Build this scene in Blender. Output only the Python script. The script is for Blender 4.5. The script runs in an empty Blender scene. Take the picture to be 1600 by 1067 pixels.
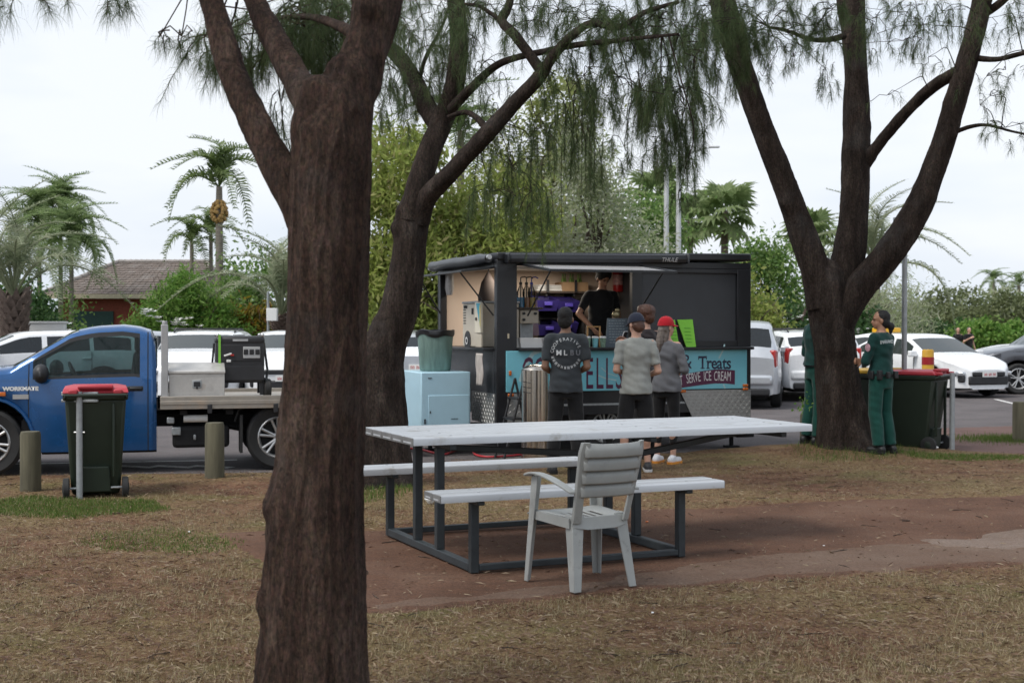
import bpy, bmesh, math, random
import numpy as np
from math import sin, cos, pi, radians, atan2, sqrt
from mathutils import Vector, Matrix, noise as mnoise
from mathutils.bvhtree import BVHTree

S = bpy.context.scene
COL = S.collection
random.seed(7)
R = np.random.default_rng(11)

# ------------------------------------------------------------------ camera, sky, sun, exposure
CAM_H, HOR, FPX = 1.60, 512.0, 2100.0
cam_data = bpy.data.cameras.new('camera')
cam = bpy.data.objects.new('camera', cam_data)
COL.objects.link(cam)
cam.location = (0, 0, CAM_H)
cam.rotation_euler = (radians(90 - 0.587), 0, 0)
cam_data.sensor_width = 36
cam_data.lens = 36 * FPX / 1600
cam_data.clip_end = 3000
cam_data.dof.use_dof = True
cam_data.dof.focus_distance = 10.5
cam_data.dof.aperture_fstop = 4.5
S.camera = cam

W = bpy.data.worlds.new('World')
S.world = W
W.use_nodes = True
wn, wl = W.node_tree.nodes, W.node_tree.links
bg = wn['Background']
bg.inputs['Strength'].default_value = 0.10
sky = wn.new('ShaderNodeTexSky')
sky.sky_type = 'NISHITA'
sky.sun_disc = False
sky.sun_elevation = radians(55)
sky.sun_rotation = radians(-125)
sky.dust_density = 3.0
tc = wn.new('ShaderNodeTexCoord')
mp = wn.new('ShaderNodeMapping')
mp.inputs['Scale'].default_value = (1.0, 1.0, 4.0)
wl.new(tc.outputs['Generated'], mp.inputs['Vector'])
cn = wn.new('ShaderNodeTexNoise')
cn.inputs['Scale'].default_value = 1.6
cn.inputs['Detail'].default_value = 5
cn.inputs['Roughness'].default_value = 0.5
wl.new(mp.outputs['Vector'], cn.inputs['Vector'])
cr = wn.new('ShaderNodeValToRGB')
cr.color_ramp.elements[0].position = 0.34
cr.color_ramp.elements[0].color = (5.0, 5.9, 7.2, 1)
cr.color_ramp.elements[1].position = 0.62
cr.color_ramp.elements[1].color = (7.7, 8.0, 8.4, 1)
wl.new(cn.outputs['Fac'], cr.inputs['Fac'])
mx = wn.new('ShaderNodeMix')
mx.data_type = 'RGBA'
mx.inputs['Factor'].default_value = 0.90
wl.new(sky.outputs['Color'], mx.inputs['A'])
wl.new(cr.outputs['Color'], mx.inputs['B'])
wl.new(mx.outputs['Result'], bg.inputs['Color'])

sd = bpy.data.lights.new('sun', 'SUN')
sun = bpy.data.objects.new('sun', sd)
COL.objects.link(sun)
sd.energy = 2.2
sd.angle = radians(24)
sd.color = (1.0, 0.96, 0.9)
# high on the left, veiled by cloud
_el, _az = radians(55), radians(-125)
_dir = Vector((sin(_az) * cos(_el), cos(_az) * cos(_el), sin(_el)))
sun.rotation_euler = _dir.to_track_quat('Z', 'Y').to_euler()

S.view_settings.view_transform = 'Standard'
S.view_settings.look = 'None'
S.view_settings.gamma = 1
S.view_settings.use_curve_mapping = False
S.view_settings.exposure = 0.4
S.cycles.max_bounces = 6
S.cycles.transparent_max_bounces = 12
# ------------------------------------------------------------------ helpers
def G(px, py):
    """ground point seen at a photo pixel"""
    d = CAM_H * FPX / (py - HOR)
    return Vector(((px - 800) / FPX * d, d, 0.0))
def P(px, py, d):
    """point at depth d seen at a photo pixel"""
    return Vector(((px - 800) / FPX * d, d, CAM_H - (py - HOR) / FPX * d))
def tag(o, label=None, cat=None, group=None, kind=None):
    if label: o['label'] = label
    if cat: o['category'] = cat
    if group: o['group'] = group
    if kind: o['kind'] = kind
    return o
def empty(name, loc, rz=0.0, label=None, cat=None, group=None):
    o = bpy.data.objects.new(name, None)
    COL.objects.link(o)
    o.empty_display_size = 0.2
    o.location = loc
    o.rotation_euler = (0, 0, rz)
    return tag(o, label, cat, group)
def copy_tree(o, parent=None):
    c = o.copy()
    COL.objects.link(c)
    c.parent = parent
    for ch in list(o.children):
        copy_tree(ch, c)
    return c

class M:
    """collects simple shapes, links them as ONE mesh object"""
    def __init__(s):
        s.v = []; s.f = []; s.T = None
    def add(s, vs, fs):
        b = len(s.v)
        if s.T is not None:
            vs = [tuple(s.T @ Vector(p)) for p in vs]
        s.v.extend(tuple(p) for p in vs)
        s.f.extend(tuple(i + b for i in f) for f in fs)
        return s
    def box(s, c, sz, rot=None):
        hx, hy, hz = sz[0] / 2, sz[1] / 2, sz[2] / 2
        vs = [Vector((x * hx, y * hy, z * hz)) for x in (-1, 1) for y in (-1, 1) for z in (-1, 1)]
        if rot is not None: vs = [rot @ p for p in vs]
        c = Vector(c)
        return s.add([p + c for p in vs], [(0, 1, 3, 2), (4, 6, 7, 5), (0, 4, 5, 1), (2, 3, 7, 6), (0, 2, 6, 4), (1, 5, 7, 3)])
    def span(s, x0, x1, y0, y1, z0, z1):
        return s.box(((x0 + x1) / 2, (y0 + y1) / 2, (z0 + z1) / 2), (abs(x1 - x0), abs(y1 - y0), abs(z1 - z0)))
    def tube(s, pts, rads, n=10, cap=True, ell=None):
        """round (or elliptical: ell=(a,b) pairs in x,y) tube along pts"""
        pts = [Vector(p) for p in pts]
        if not hasattr(rads, '__len__'): rads = [rads] * len(pts)
        vs, fs = [], []
        t0 = (pts[1] - pts[0]).normalized()
        up = Vector((0, 0, 1)) if abs(t0.z) < 0.9 else Vector((0, 1, 0))
        a = t0.cross(up).normalized()
        for i, p in enumerate(pts):
            t = (pts[min(i + 1, len(pts) - 1)] - pts[max(i - 1, 0)]).normalized()
            a = (a - t * a.dot(t)).normalized()
            b = t.cross(a)
            for k in range(n):
                th = 2 * pi * k / n
                vs.append(p + a * (cos(th) * rads[i]) + b * (sin(th) * rads[i]))
        for i in range(len(pts) - 1):
            for k in range(n):
                k2 = (k + 1) % n
                fs.append((i * n + k, i * n + k2, (i + 1) * n + k2, (i + 1) * n + k))
        if cap:
            fs.append(tuple(range(n - 1, -1, -1)))
            fs.append(tuple((len(pts) - 1) * n + k for k in range(n)))
        return s.add(vs, fs)
    def cyl(s, p0, p1, r0, r1=None, n=14):
        return s.tube([p0, p1], [r0, r0 if r1 is None else r1], n)
    def loft(s, rings, cap=True, close=True):
        n = len(rings[0]); vs = [p for r in rings for p in r]; fs = []
        for i in range(len(rings) - 1):
            for k in range(n if close else n - 1):
                k2 = (k + 1) % n
                fs.append((i * n + k, i * n + k2, (i + 1) * n + k2, (i + 1) * n + k))
        if cap:
            fs.append(tuple(range(n - 1, -1, -1)))
            fs.append(tuple((len(rings) - 1) * n + k for k in range(n)))
        return s.add(vs, fs)
    def prism(s, poly, fn0, fn1):
        """poly: 2d outline; fn0/fn1 map (a,b) to the two end faces"""
        n = len(poly)
        vs = [fn0(a, b) for a, b in poly] + [fn1(a, b) for a, b in poly]
        fs = [tuple(range(n - 1, -1, -1)), tuple(range(n, 2 * n))]
        fs += [(k, (k + 1) % n, n + (k + 1) % n, n + k) for k in range(n)]
        return s.add(vs, fs)
    def lathe(s, prof, n=24, c=(0, 0, 0), axis='z'):
        vs, fs = [], []
        for r, z in prof:
            for k in range(n):
                th = 2 * pi * k / n
                x, y = r * cos(th), r * sin(th)
                p = (x, y, z) if axis == 'z' else ((x, z, y) if axis == 'y' else (z, x, y))
                vs.append((p[0] + c[0], p[1] + c[1], p[2] + c[2]))
        for i in range(len(prof) - 1):
            for k in range(n):
                k2 = (k + 1) % n
                q = (i * n + k, i * n + k2, (i + 1) * n + k2, (i + 1) * n + k)
                fs.append(q if axis != 'y' else q[::-1])
        return s.add(vs, fs)
    def ball(s, c, r, n=14, m=9, rot=None):
        if not hasattr(r, '__len__'): r = (r, r, r)
        vs, fs = [], []
        for i in range(m + 1):
            ph = pi * i / m
            for k in range(n):
                th = 2 * pi * k / n
                p = Vector((r[0] * sin(ph) * cos(th), r[1] * sin(ph) * sin(th), -r[2] * cos(ph)))
                if rot is not None: p = rot @ p
                vs.append(p + Vector(c))
        for i in range(m):
            for k in range(n):
                k2 = (k + 1) % n
                fs.append((i * n + k, i * n + k2, (i + 1) * n + k2, (i + 1) * n + k))
        return s.add(vs, fs)
    def caps(s, p0, p1, r0, r1, n=12):
        """tapered capsule"""
        p0, p1 = Vector(p0), Vector(p1)
        d = p1 - p0
        L = d.length
        t = d / L if L > 1e-6 else Vector((0, 0, 1))
        pts, rr = [], []
        for k in range(4):
            a = pi / 2 * (1 - k / 3.0)
            pts.append(p0 - t * (r0 * sin(a) * 0.999)); rr.append(max(r0 * cos(a), 0.0008))
        for k in range(4):
            a = pi / 2 * k / 3.0
            pts.append(p1 + t * (r1 * sin(a) * 0.999)); rr.append(max(r1 * cos(a), 0.0008))
        return s.tube(pts, rr, n)
    def etube(s, rows, n=20):
        """rows of (cx,cy,cz,a,b): stacked horizontal ellipses"""
        rings = [[(cx + a * cos(2 * pi * k / n), cy + b * sin(2 * pi * k / n), cz) for k in range(n)] for cx, cy, cz, a, b in rows]
        return s.loft(rings)
    def mesh(s, name):
        me = bpy.data.meshes.new(name)
        me.from_pydata(s.v, [], s.f)
        me.update()
        return me
    def obj(s, name, mat, parent=None, smooth=40, bevel=0, label=None, seg=2):
        me = s.mesh(name)
        return link_mesh(name, me, mat, parent, smooth, bevel, label, seg)

def link_mesh(name, me, mat, parent=None, smooth=40, bevel=0, label=None, seg=2):
    if mat is not None and not me.materials: me.materials.append(mat)
    if smooth:
        me.polygons.foreach_set('use_smooth', [True] * len(me.polygons))
        if smooth < 180: me.set_sharp_from_angle(angle=radians(smooth))
    o = bpy.data.objects.new(name, me)
    COL.objects.link(o)
    if parent is not None: o.parent = parent
    if bevel:
        b = o.modifiers.new('bevel', 'BEVEL')
        b.width = bevel; b.segments = seg; b.limit_method = 'ANGLE'; b.angle_limit = radians(35)
    if label: o['label'] = label
    return o

def fast_mesh(name, V, F, mat, parent=None, smooth=False):
    """V (n,3), F (m,3|4) arrays or a list of such arrays"""
    me = bpy.data.meshes.new(name)
    Fs = F if isinstance(F, list) else [F]
    V = np.asarray(V, dtype=np.float32)
    me.vertices.add(len(V)); me.vertices.foreach_set('co', V.ravel())
    idx = np.concatenate([f.ravel() for f in Fs]).astype(np.int32)
    tot = np.concatenate([np.full(len(f), f.shape[1]) for f in Fs]).astype(np.int32)
    me.loops.add(len(idx)); me.loops.foreach_set('vertex_index', idx)
    me.polygons.add(len(tot))
    st = np.concatenate([[0], np.cumsum(tot)[:-1]]).astype(np.int32)
    me.polygons.foreach_set('loop_start', st); me.polygons.foreach_set('loop_total', tot)
    if smooth: me.polygons.foreach_set('use_smooth', np.ones(len(tot), dtype=bool))
    me.update(calc_edges=True)
    me.materials.append(mat)
    o = bpy.data.objects.new(name, me)
    COL.objects.link(o)
    if parent is not None: o.parent = parent
    return o

def remesh(m, voxel, smooth=2, wrinkle=0.0, wscale=9.0, seed=0.0):
    """overlapping closed shells -> one continuous smooth mesh"""
    me = m.mesh('tmp')
    o = bpy.data.objects.new('tmp', me)
    COL.objects.link(o)
    r = o.modifiers.new('r', 'REMESH'); r.mode = 'VOXEL'; r.voxel_size = voxel; r.adaptivity = 0.0
    if smooth:
        sm = o.modifiers.new('s', 'SMOOTH'); sm.iterations = smooth; sm.factor = 0.5
    dg = bpy.context.evaluated_depsgraph_get()
    out = bpy.data.meshes.new_from_object(o.evaluated_get(dg))
    bpy.data.objects.remove(o); bpy.data.meshes.remove(me)
    if wrinkle:
        n = len(out.vertices)
        co = np.empty(n * 3, np.float32); out.vertices.foreach_get('co', co); co = co.reshape(-1, 3)
        no = np.empty(n * 3, np.float32); out.vertices.foreach_get('normal', no); no = no.reshape(-1, 3)
        d = np.array([mnoise.noise(Vector((p[0] * wscale + seed, p[1] * wscale, p[2] * wscale * 1.8 + p[0] * 5))) for p in co])
        co = co + no * (d * wrinkle)[:, None]
        out.vertices.foreach_set('co', co.astype(np.float32).ravel())
        out.update()
    return out

def text_mesh(txt, size, align='CENTER', extrude=0.0, offset=0.0, shear=0.0, res=3):
    cu = bpy.data.curves.new('t', 'FONT')
    cu.body = txt; cu.size = size; cu.align_x = align; cu.align_y = 'CENTER'
    cu.extrude = extrude; cu.offset = offset; cu.shear = shear; cu.resolution_u = res
    o = bpy.data.objects.new('t', cu)
    COL.objects.link(o)
    dg = bpy.context.evaluated_depsgraph_get()
    me = bpy.data.meshes.new_from_object(o.evaluated_get(dg))
    bpy.data.objects.remove(o); bpy.data.curves.remove(cu)
    return me
def place_text(name, txt, size, mat, parent, loc, xdir, ydir, sx=1.0, **kw):
    """flat lettering standing a little proud of a surface; xdir/ydir are local axes of the text"""
    me = text_mesh(txt, size, **kw)
    X, Y = Vector(xdir).normalized(), Vector(ydir).normalized()
    Z = X.cross(Y)
    T = Matrix((X * sx, Y, Z)).transposed().to_4x4()
    T.translation = Vector(loc)
    me.transform(T)
    me.materials.clear()
    return link_mesh(name, me, mat, parent, smooth=0)

def seg_rot(d):
    return Vector(d).to_track_quat('X', 'Z').to_matrix()
def smoothstep(a, b, x):
    t = np.clip((x - a) / (b - a), 0, 1)
    return t * t * (3 - 2 * t)
def poly_sd(poly, X, Y):
    """signed distance (inside positive) of points to a polygon"""
    poly = np.asarray(poly, float)
    d = np.full(X.shape, 1e9); ins = np.zeros(X.shape, bool)
    n = len(poly)
    for i in range(n):
        ax, ay = poly[i]; bx, by = poly[(i + 1) % n]
        ex, ey = bx - ax, by - ay
        t = np.clip(((X - ax) * ex + (Y - ay) * ey) / (ex * ex + ey * ey + 1e-12), 0, 1)
        d = np.minimum(d, np.hypot(X - ax - t * ex, Y - ay - t * ey))
        c = ((ay > Y) != (by > Y)) & (X < (bx - ax) * (Y - ay) / (by - ay + 1e-12) + ax)
        ins ^= c
    return np.where(ins, d, -d)
_ph = np.random.default_rng(5).uniform(0, 6.28, (24, 2))
_dr = np.random.default_rng(6).uniform(0, 6.28, 24)
def wav(X, Y, f0=1.0, octs=4):
    """cheap smooth 2d noise about -1..1"""
    o = np.zeros_like(X, dtype=float); a = 1.0; f = f0; tot = 0
    for k in range(octs):
        for j in range(4):
            q = (k * 4 + j) % 24
            o += a * np.sin(f * (cos(_dr[q]) * X + sin(_dr[q]) * Y) + _ph[q, 0] + 1.3 * np.sin(f * 0.6 * (sin(_dr[q]) * X - cos(_dr[q]) * Y) + _ph[q, 1]))
        tot += a * 2.0; a *= 0.55; f *= 2.1
    return o / tot
def crom(pts, rads, step):
    """Catmull-Rom resample of a polyline with radii"""
    pts = [np.array(p, float) for p in pts]
    n = len(pts); P_, R_ = [], []
    for i in range(n - 1):
        p0 = pts[max(i - 1, 0)]; p1 = pts[i]; p2 = pts[i + 1]; p3 = pts[min(i + 2, n - 1)]
        m = max(1, int(np.linalg.norm(p2 - p1) / step))
        for k in range(m):
            t = k / m
            P_.append(0.5 * (2 * p1 + (p2 - p0) * t + (2 * p0 - 5 * p1 + 4 * p2 - p3) * t * t + (-p0 + 3 * p1 - 3 * p2 + p3) * t ** 3))
            s_ = t * t * (3 - 2 * t)
            R_.append(rads[i] * (1 - s_) + rads[i + 1] * s_)
    P_.append(pts[-1]); R_.append(rads[-1])
    return np.array(P_), np.array(R_)
# ------------------------------------------------------------------ materials
MATS = {}
def newmat(name):
    m = bpy.data.materials.new(name)
    m.use_nodes = True
    nt = m.node_tree
    return m, nt.nodes, nt.links, nt.nodes['Principled BSDF']
def c4(c): return (c[0], c[1], c[2], 1.0)
def nnoise(n, l, scale, detail=4, rough=0.55, stretch=None, coord='Object'):
    t = n.new('ShaderNodeTexCoord')
    x = n.new('ShaderNodeTexNoise')
    x.inputs['Scale'].default_value = scale; x.inputs['Detail'].default_value = detail; x.inputs['Roughness'].default_value = rough
    if stretch:
        mp_ = n.new('ShaderNodeMapping'); mp_.inputs['Scale'].default_value = stretch
        l.new(t.outputs[coord], mp_.inputs['Vector']); l.new(mp_.outputs['Vector'], x.inputs['Vector'])
    else:
        l.new(t.outputs[coord], x.inputs['Vector'])
    return x
def ramp(n, l, src, stops):
    r = n.new('ShaderNodeValToRGB')
    e = r.color_ramp.elements
    while len(e) < len(stops): e.new(0.5)
    for k, (p, c) in enumerate(stops):
        e[k].position = p; e[k].color = c4(c)
    l.new(src, r.inputs['Fac'])
    return r
def mixc(n, l, fac, a, b, mode='MIX'):
    x = n.new('ShaderNodeMix'); x.data_type = 'RGBA'; x.blend_type = mode
    for s_, v in (('Factor', fac), ('A', a), ('B', b)):
        if hasattr(v, 'links'): l.new(v, x.inputs[s_])
        elif s_ == 'Factor': x.inputs[s_].default_value = v
        else: x.inputs[s_].default_value = c4(v)
    return x.outputs['Result']
def bump(n, l, b, src, strength, dist=0.01):
    u = n.new('ShaderNodeBump'); u.inputs['Strength'].default_value = strength; u.inputs['Distance'].default_value = dist
    l.new(src, u.inputs['Height']); l.new(u.outputs['Normal'], b.inputs['Normal'])
    return u
def simple(name, col, rough=0.6, metal=0.0, var=0.12, scale=6.0, bs=0.0, bscale=60.0, coat=0.0, spec=0.5, stretch=None, dirt=None, sheen=0.0):
    if name in MATS: return MATS[name]
    m, n, l, b = newmat(name)
    x = nnoise(n, l, scale, 5, 0.6, stretch)
    lo = [max(0, c * (1 - var)) for c in col]; hi = [min(1, c * (1 + var)) for c in col]
    r = ramp(n, l, x.outputs['Fac'], [(0.3, lo), (0.7, hi)])
    out = r.outputs['Color']
    if dirt:
        d = nnoise(n, l, dirt[1], 6, 0.65)
        dr = ramp(n, l, d.outputs['Fac'], [(dirt[2], (0, 0, 0)), (min(1, dirt[2] + 0.18), (1, 1, 1))])
        out = mixc(n, l, dr.outputs['Color'], out, dirt[0])
    l.new(out, b.inputs['Base Color'])
    b.inputs['Roughness'].default_value = rough
    rr = n.new('ShaderNodeMapRange'); rr.inputs['To Min'].default_value = max(0.02, rough - 0.08); rr.inputs['To Max'].default_value = min(1, rough + 0.08)
    l.new(x.outputs['Fac'], rr.inputs['Value']); l.new(rr.outputs['Result'], b.inputs['Roughness'])
    b.inputs['Metallic'].default_value = metal
    b.inputs['Coat Weight'].default_value = coat; b.inputs['Coat Roughness'].default_value = 0.06
    b.inputs['Specular IOR Level'].default_value = spec
    if sheen: b.inputs['Sheen Weight'].default_value = sheen
    if bs:
        y = nnoise(n, l, bscale, 4, 0.6, stretch)
        bump(n, l, b, y.outputs['Fac'], bs)
    MATS[name] = m
    return m
def leafmat(name, cols, transl=0.35, rough=0.55):
    """leaf colour differs from leaf to leaf"""
    m, n, l, b = newmat(name)
    g = n.new('ShaderNodeNewGeometry')
    k = len(cols)
    r = ramp(n, l, g.outputs['Random Per Island'], [(i / max(1, k - 1), c) for i, c in enumerate(cols)])
    big = nnoise(n, l, 0.9, 3, 0.5)
    lo = mixc(n, l, 1.0, r.outputs['Color'], (0.72, 0.78, 0.7), 'MULTIPLY')
    out = mixc(n, l, big.outputs['Fac'], lo, r.outputs['Color'])
    l.new(out, b.inputs['Base Color'])
    b.inputs['Roughness'].default_value = rough
    b.inputs['Specular IOR Level'].default_value = 0.3
    t = n.new('ShaderNodeBsdfTranslucent')
    l.new(out, t.inputs['Color'])
    ms = n.new('ShaderNodeMixShader'); ms.inputs['Fac'].default_value = transl
    l.new(b.outputs['BSDF'], ms.inputs[1]); l.new(t.outputs['BSDF'], ms.inputs[2])
    l.new(ms.outputs['Shader'], n['Material Output'].inputs['Surface'])
    return m
def glassmat(name, tint, seen):
    """tinted pane: a share of the view passes through, the rest reflects"""
    m, n, l, b = newmat(name)
    tr = n.new('ShaderNodeBsdfTransparent'); tr.inputs['Color'].default_value = c4(tint)
    b.inputs['Base Color'].default_value = c4([t * 0.06 for t in tint]); b.inputs['Roughness'].default_value = 0.03
    ms = n.new('ShaderNodeMixShader')
    fr = n.new('ShaderNodeFresnel'); fr.inputs['IOR'].default_value = 1.5
    mr = n.new('ShaderNodeMapRange'); mr.inputs['To Min'].default_value = seen; mr.inputs['To Max'].default_value = 0.0
    l.new(fr.outputs['Fac'], mr.inputs['Value'])
    l.new(mr.outputs['Result'], ms.inputs['Fac'])
    l.new(b.outputs['BSDF'], ms.inputs[1]); l.new(tr.outputs['BSDF'], ms.inputs[2])
    l.new(ms.outputs['Shader'], n['Material Output'].inputs['Surface'])
    return m

def barkmat(name, c0, c1, c2, sc=1.0):
    m, n, l, b = newmat(name)
    a = nnoise(n, l, 7 * sc, 8, 0.65, (1, 1, 0.24))
    f = nnoise(n, l, 60 * sc, 8, 0.78, (1, 1, 0.5))
    big = nnoise(n, l, 2.2 * sc, 4, 0.6)
    r = ramp(n, l, a.outputs['Fac'], [(0.33, c0), (0.52, c1), (0.7, c2)])
    out = mixc(n, l, 0.55, r.outputs['Color'], f.outputs['Color'], 'SOFT_LIGHT')
    fr = ramp(n, l, f.outputs['Fac'], [(0.38, (0.3, 0.28, 0.28)), (0.56, (1, 1, 1)), (0.7, (1.35, 1.3, 1.28))])
    out = mixc(n, l, 0.75, out, fr.outputs['Color'], 'MULTIPLY')
    br = ramp(n, l, big.outputs['Fac'], [(0.55, (0, 0, 0)), (0.72, (1, 1, 1))])
    grey = mixc(n, l, 0.5, out, (0.10, 0.092, 0.088))
    out = mixc(n, l, br.outputs['Color'], out, grey)
    # narrow fissures between the plates of bark
    tcv = n.new('ShaderNodeTexCoord'); mpv = n.new('ShaderNodeMapping'); mpv.inputs['Scale'].default_value = (1, 1, 0.11)
    wob = n.new('ShaderNodeMix'); wob.data_type = 'RGBA'; wob.blend_type = 'LINEAR_LIGHT'; wob.inputs['Factor'].default_value = 0.11
    l.new(tcv.outputs['Object'], mpv.inputs['Vector']); l.new(mpv.outputs['Vector'], wob.inputs['A']); l.new(a.outputs['Color'], wob.inputs['B'])
    vo = n.new('ShaderNodeTexVoronoi'); vo.feature = 'DISTANCE_TO_EDGE'; vo.inputs['Scale'].default_value = 36 * sc
    l.new(wob.outputs['Result'], vo.inputs['Vector'])
    vr = ramp(n, l, vo.outputs['Distance'], [(0.0, (0.22, 0.2, 0.2)), (0.10, (0.8, 0.8, 0.8)), (0.3, (1.15, 1.12, 1.1))])
    out = mixc(n, l, 0.5, out, vr.outputs['Color'], 'MULTIPLY')
    # scattered pale lichen flecks
    fl = nnoise(n, l, 60 * sc, 2, 0.5)
    flr = ramp(n, l, fl.outputs['Fac'], [(0.72, (0, 0, 0)), (0.80, (.6, .6, .6))])
    out = mixc(n, l, flr.outputs['Color'], out, (0.17, 0.15, 0.14))
    hsv = n.new('ShaderNodeHueSaturation'); hsv.inputs['Saturation'].default_value = 0.9
    l.new(out, hsv.inputs['Color'])
    l.new(hsv.outputs['Color'], b.inputs['Base Color'])
    b.inputs['Roughness'].default_value = 0.9; b.inputs['Specular IOR Level'].default_value = 0.2
    mm = n.new('ShaderNodeMath'); mm.operation = 'ADD'
    l.new(a.outputs['Fac'], mm.inputs[0]); l.new(f.outputs['Fac'], mm.inputs[1])
    m3 = n.new('ShaderNodeMath'); m3.operation = 'MULTIPLY_ADD'; m3.inputs[1].default_value = 0.7
    m4 = n.new('ShaderNodeMath'); m4.operation = 'MINIMUM'; m4.inputs[1].default_value = 0.3
    l.new(vo.outputs['Distance'], m4.inputs[0]); l.new(m4.outputs[0], m3.inputs[0]); l.new(mm.outputs[0], m3.inputs[2])
    bump(n, l, b, m3.outputs[0], 1.0, 0.03)
    return m

BARK = barkmat('bark', (0.042, 0.023, 0.016), (0.102, 0.06, 0.042), (0.175, 0.118, 0.088))
BARK2 = barkmat('bark_brown', (0.027, 0.018, 0.014), (0.064, 0.045, 0.035), (0.12, 0.092, 0.075))
BARK_FAR = barkmat('bark_grey', (0.06, 0.045, 0.035), (0.12, 0.09, 0.07), (0.2, 0.16, 0.13), 0.6)
NEEDLE = leafmat('needle', [(0.05, 0.085, 0.037), (0.09, 0.14, 0.055), (0.135, 0.18, 0.075), (0.115, 0.11, 0.055)], 0.5)

def lawnmat():
    m, n, l, b = newmat('lawn')
    big = nnoise(n, l, 0.55, 5, 0.6)
    mid = nnoise(n, l, 3.1, 6, 0.65)
    fine = nnoise(n, l, 26, 8, 0.75)
    fib = nnoise(n, l, 70, 4, 0.7, (1, 0.35, 1))
    soil = ramp(n, l, mid.outputs['Fac'], [(0.35, (0.095, 0.045, 0.03)), (0.55, (0.19, 0.097, 0.062)), (0.75, (0.275, 0.165, 0.105))])
    straw = ramp(n, l, fib.outputs['Fac'], [(0.32, (0.105, 0.075, 0.034)), (0.5, (0.22, 0.168, 0.08)), (0.72, (0.41, 0.33, 0.195))])
    fac = n.new('ShaderNodeMath'); fac.operation = 'ADD'
    l.new(big.outputs['Fac'], fac.inputs[0]); l.new(fine.outputs['Fac'], fac.inputs[1])
    fr = ramp(n, l, fac.outputs[0], [(0.0, (0, 0, 0)), (0.44, (0.05,) * 3), (0.56, (0.8,) * 3), (1, (1, 1, 1))])
    # Add gives 0..2 -> halve
    hv = n.new('ShaderNodeMath'); hv.operation = 'MULTIPLY'; hv.inputs[1].default_value = 0.5
    l.new(fac.outputs[0], hv.inputs[0]); l.new(hv.outputs[0], fr.inputs['Fac'])
    out = mixc(n, l, fr.outputs['Color'], soil.outputs['Color'], straw.outputs['Color'])
    gr = nnoise(n, l, 0.9, 5, 0.7)
    gm = ramp(n, l, gr.outputs['Fac'], [(0.52, (0, 0, 0)), (0.68, (0.6,) * 3)])
    out = mixc(n, l, gm.outputs['Color'], out, (0.13, 0.14, 0.045))
    dk = ramp(n, l, fine.outputs['Fac'], [(0.33, (0.45, 0.42, 0.4)), (0.55, (1, 1, 1))])
    out = mixc(n, l, 0.8, out, dk.outputs['Color'], 'MULTIPLY')
    l.new(out, b.inputs['Base Color'])
    b.inputs['Roughness'].default_value = 0.95; b.inputs['Specular IOR Level'].default_value = 0.15
    bump(n, l, b, fine.outputs['Fac'], 1.0, 0.03)
    return m
def dirtmat(name, cols, grit, bsd=0.012):
    m, n, l, b = newmat(name)
    big = nnoise(n, l, 1.1, 6, 0.65)
    fine = nnoise(n, l, 55, 6, 0.75)
    st = nnoise(n, l, 5, 5, 0.7, (1, 3.5, 1))
    r = ramp(n, l, big.outputs['Fac'], [(0.32, cols[0]), (0.5, cols[1]), (0.7, cols[2])])
    sr = ramp(n, l, st.outputs['Fac'], [(0.45, (0, 0, 0)), (0.7, (0.6,) * 3)])
    out = mixc(n, l, sr.outputs['Color'], r.outputs['Color'], cols[3])
    fr = ramp(n, l, fine.outputs['Fac'], [(0.3, (0.5, 0.5, 0.5)), (0.5, (1, 1, 1)), (0.72, (1.0 + grit,) * 3)])
    out = mixc(n, l, 0.9, out, fr.outputs['Color'], 'MULTIPLY')
    l.new(out, b.inputs['Base Color'])
    b.inputs['Roughness'].default_value = 0.93; b.inputs['Specular IOR Level'].default_value = 0.2
    bump(n, l, b, fine.outputs['Fac'], 0.9, bsd)
    return m
LAWN = lawnmat()
DIRT = dirtmat('red_dirt', [(0.08, 0.043, 0.028), (0.115, 0.063, 0.042), (0.15, 0.092, 0.064), (0.145, 0.07, 0.04)], 0.5)
EDGE = dirtmat('worn_concrete', [(0.12, 0.076, 0.054), (0.15, 0.1, 0.074), (0.175, 0.125, 0.095), (0.14, 0.08, 0.052)], 0.35)
PATCH = dirtmat('pale_concrete', [(0.15, 0.108, 0.084), (0.195, 0.146, 0.118), (0.23, 0.18, 0.15), (0.16, 0.1, 0.07)], 0.3)
ASPH = dirtmat('asphalt', [(0.085, 0.078, 0.08), (0.115, 0.105, 0.107), (0.14, 0.127, 0.128), (0.15, 0.118, 0.11)], 0.5)
REDPATH = dirtmat('red_path', [(0.11, 0.065, 0.055), (0.15, 0.09, 0.078), (0.18, 0.115, 0.1), (0.13, 0.1, 0.09)], 0.4)
TERR = dirtmat('far_ground', [(0.08, 0.085, 0.04), (0.11, 0.10, 0.05), (0.14, 0.12, 0.07), (0.09, 0.1, 0.04)], 0.3)
LINEW = simple('road_paint', (0.62, 0.61, 0.59), 0.8, var=0.2, scale=12, dirt=((0.2, 0.17, 0.16), 9, 0.52))

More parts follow.
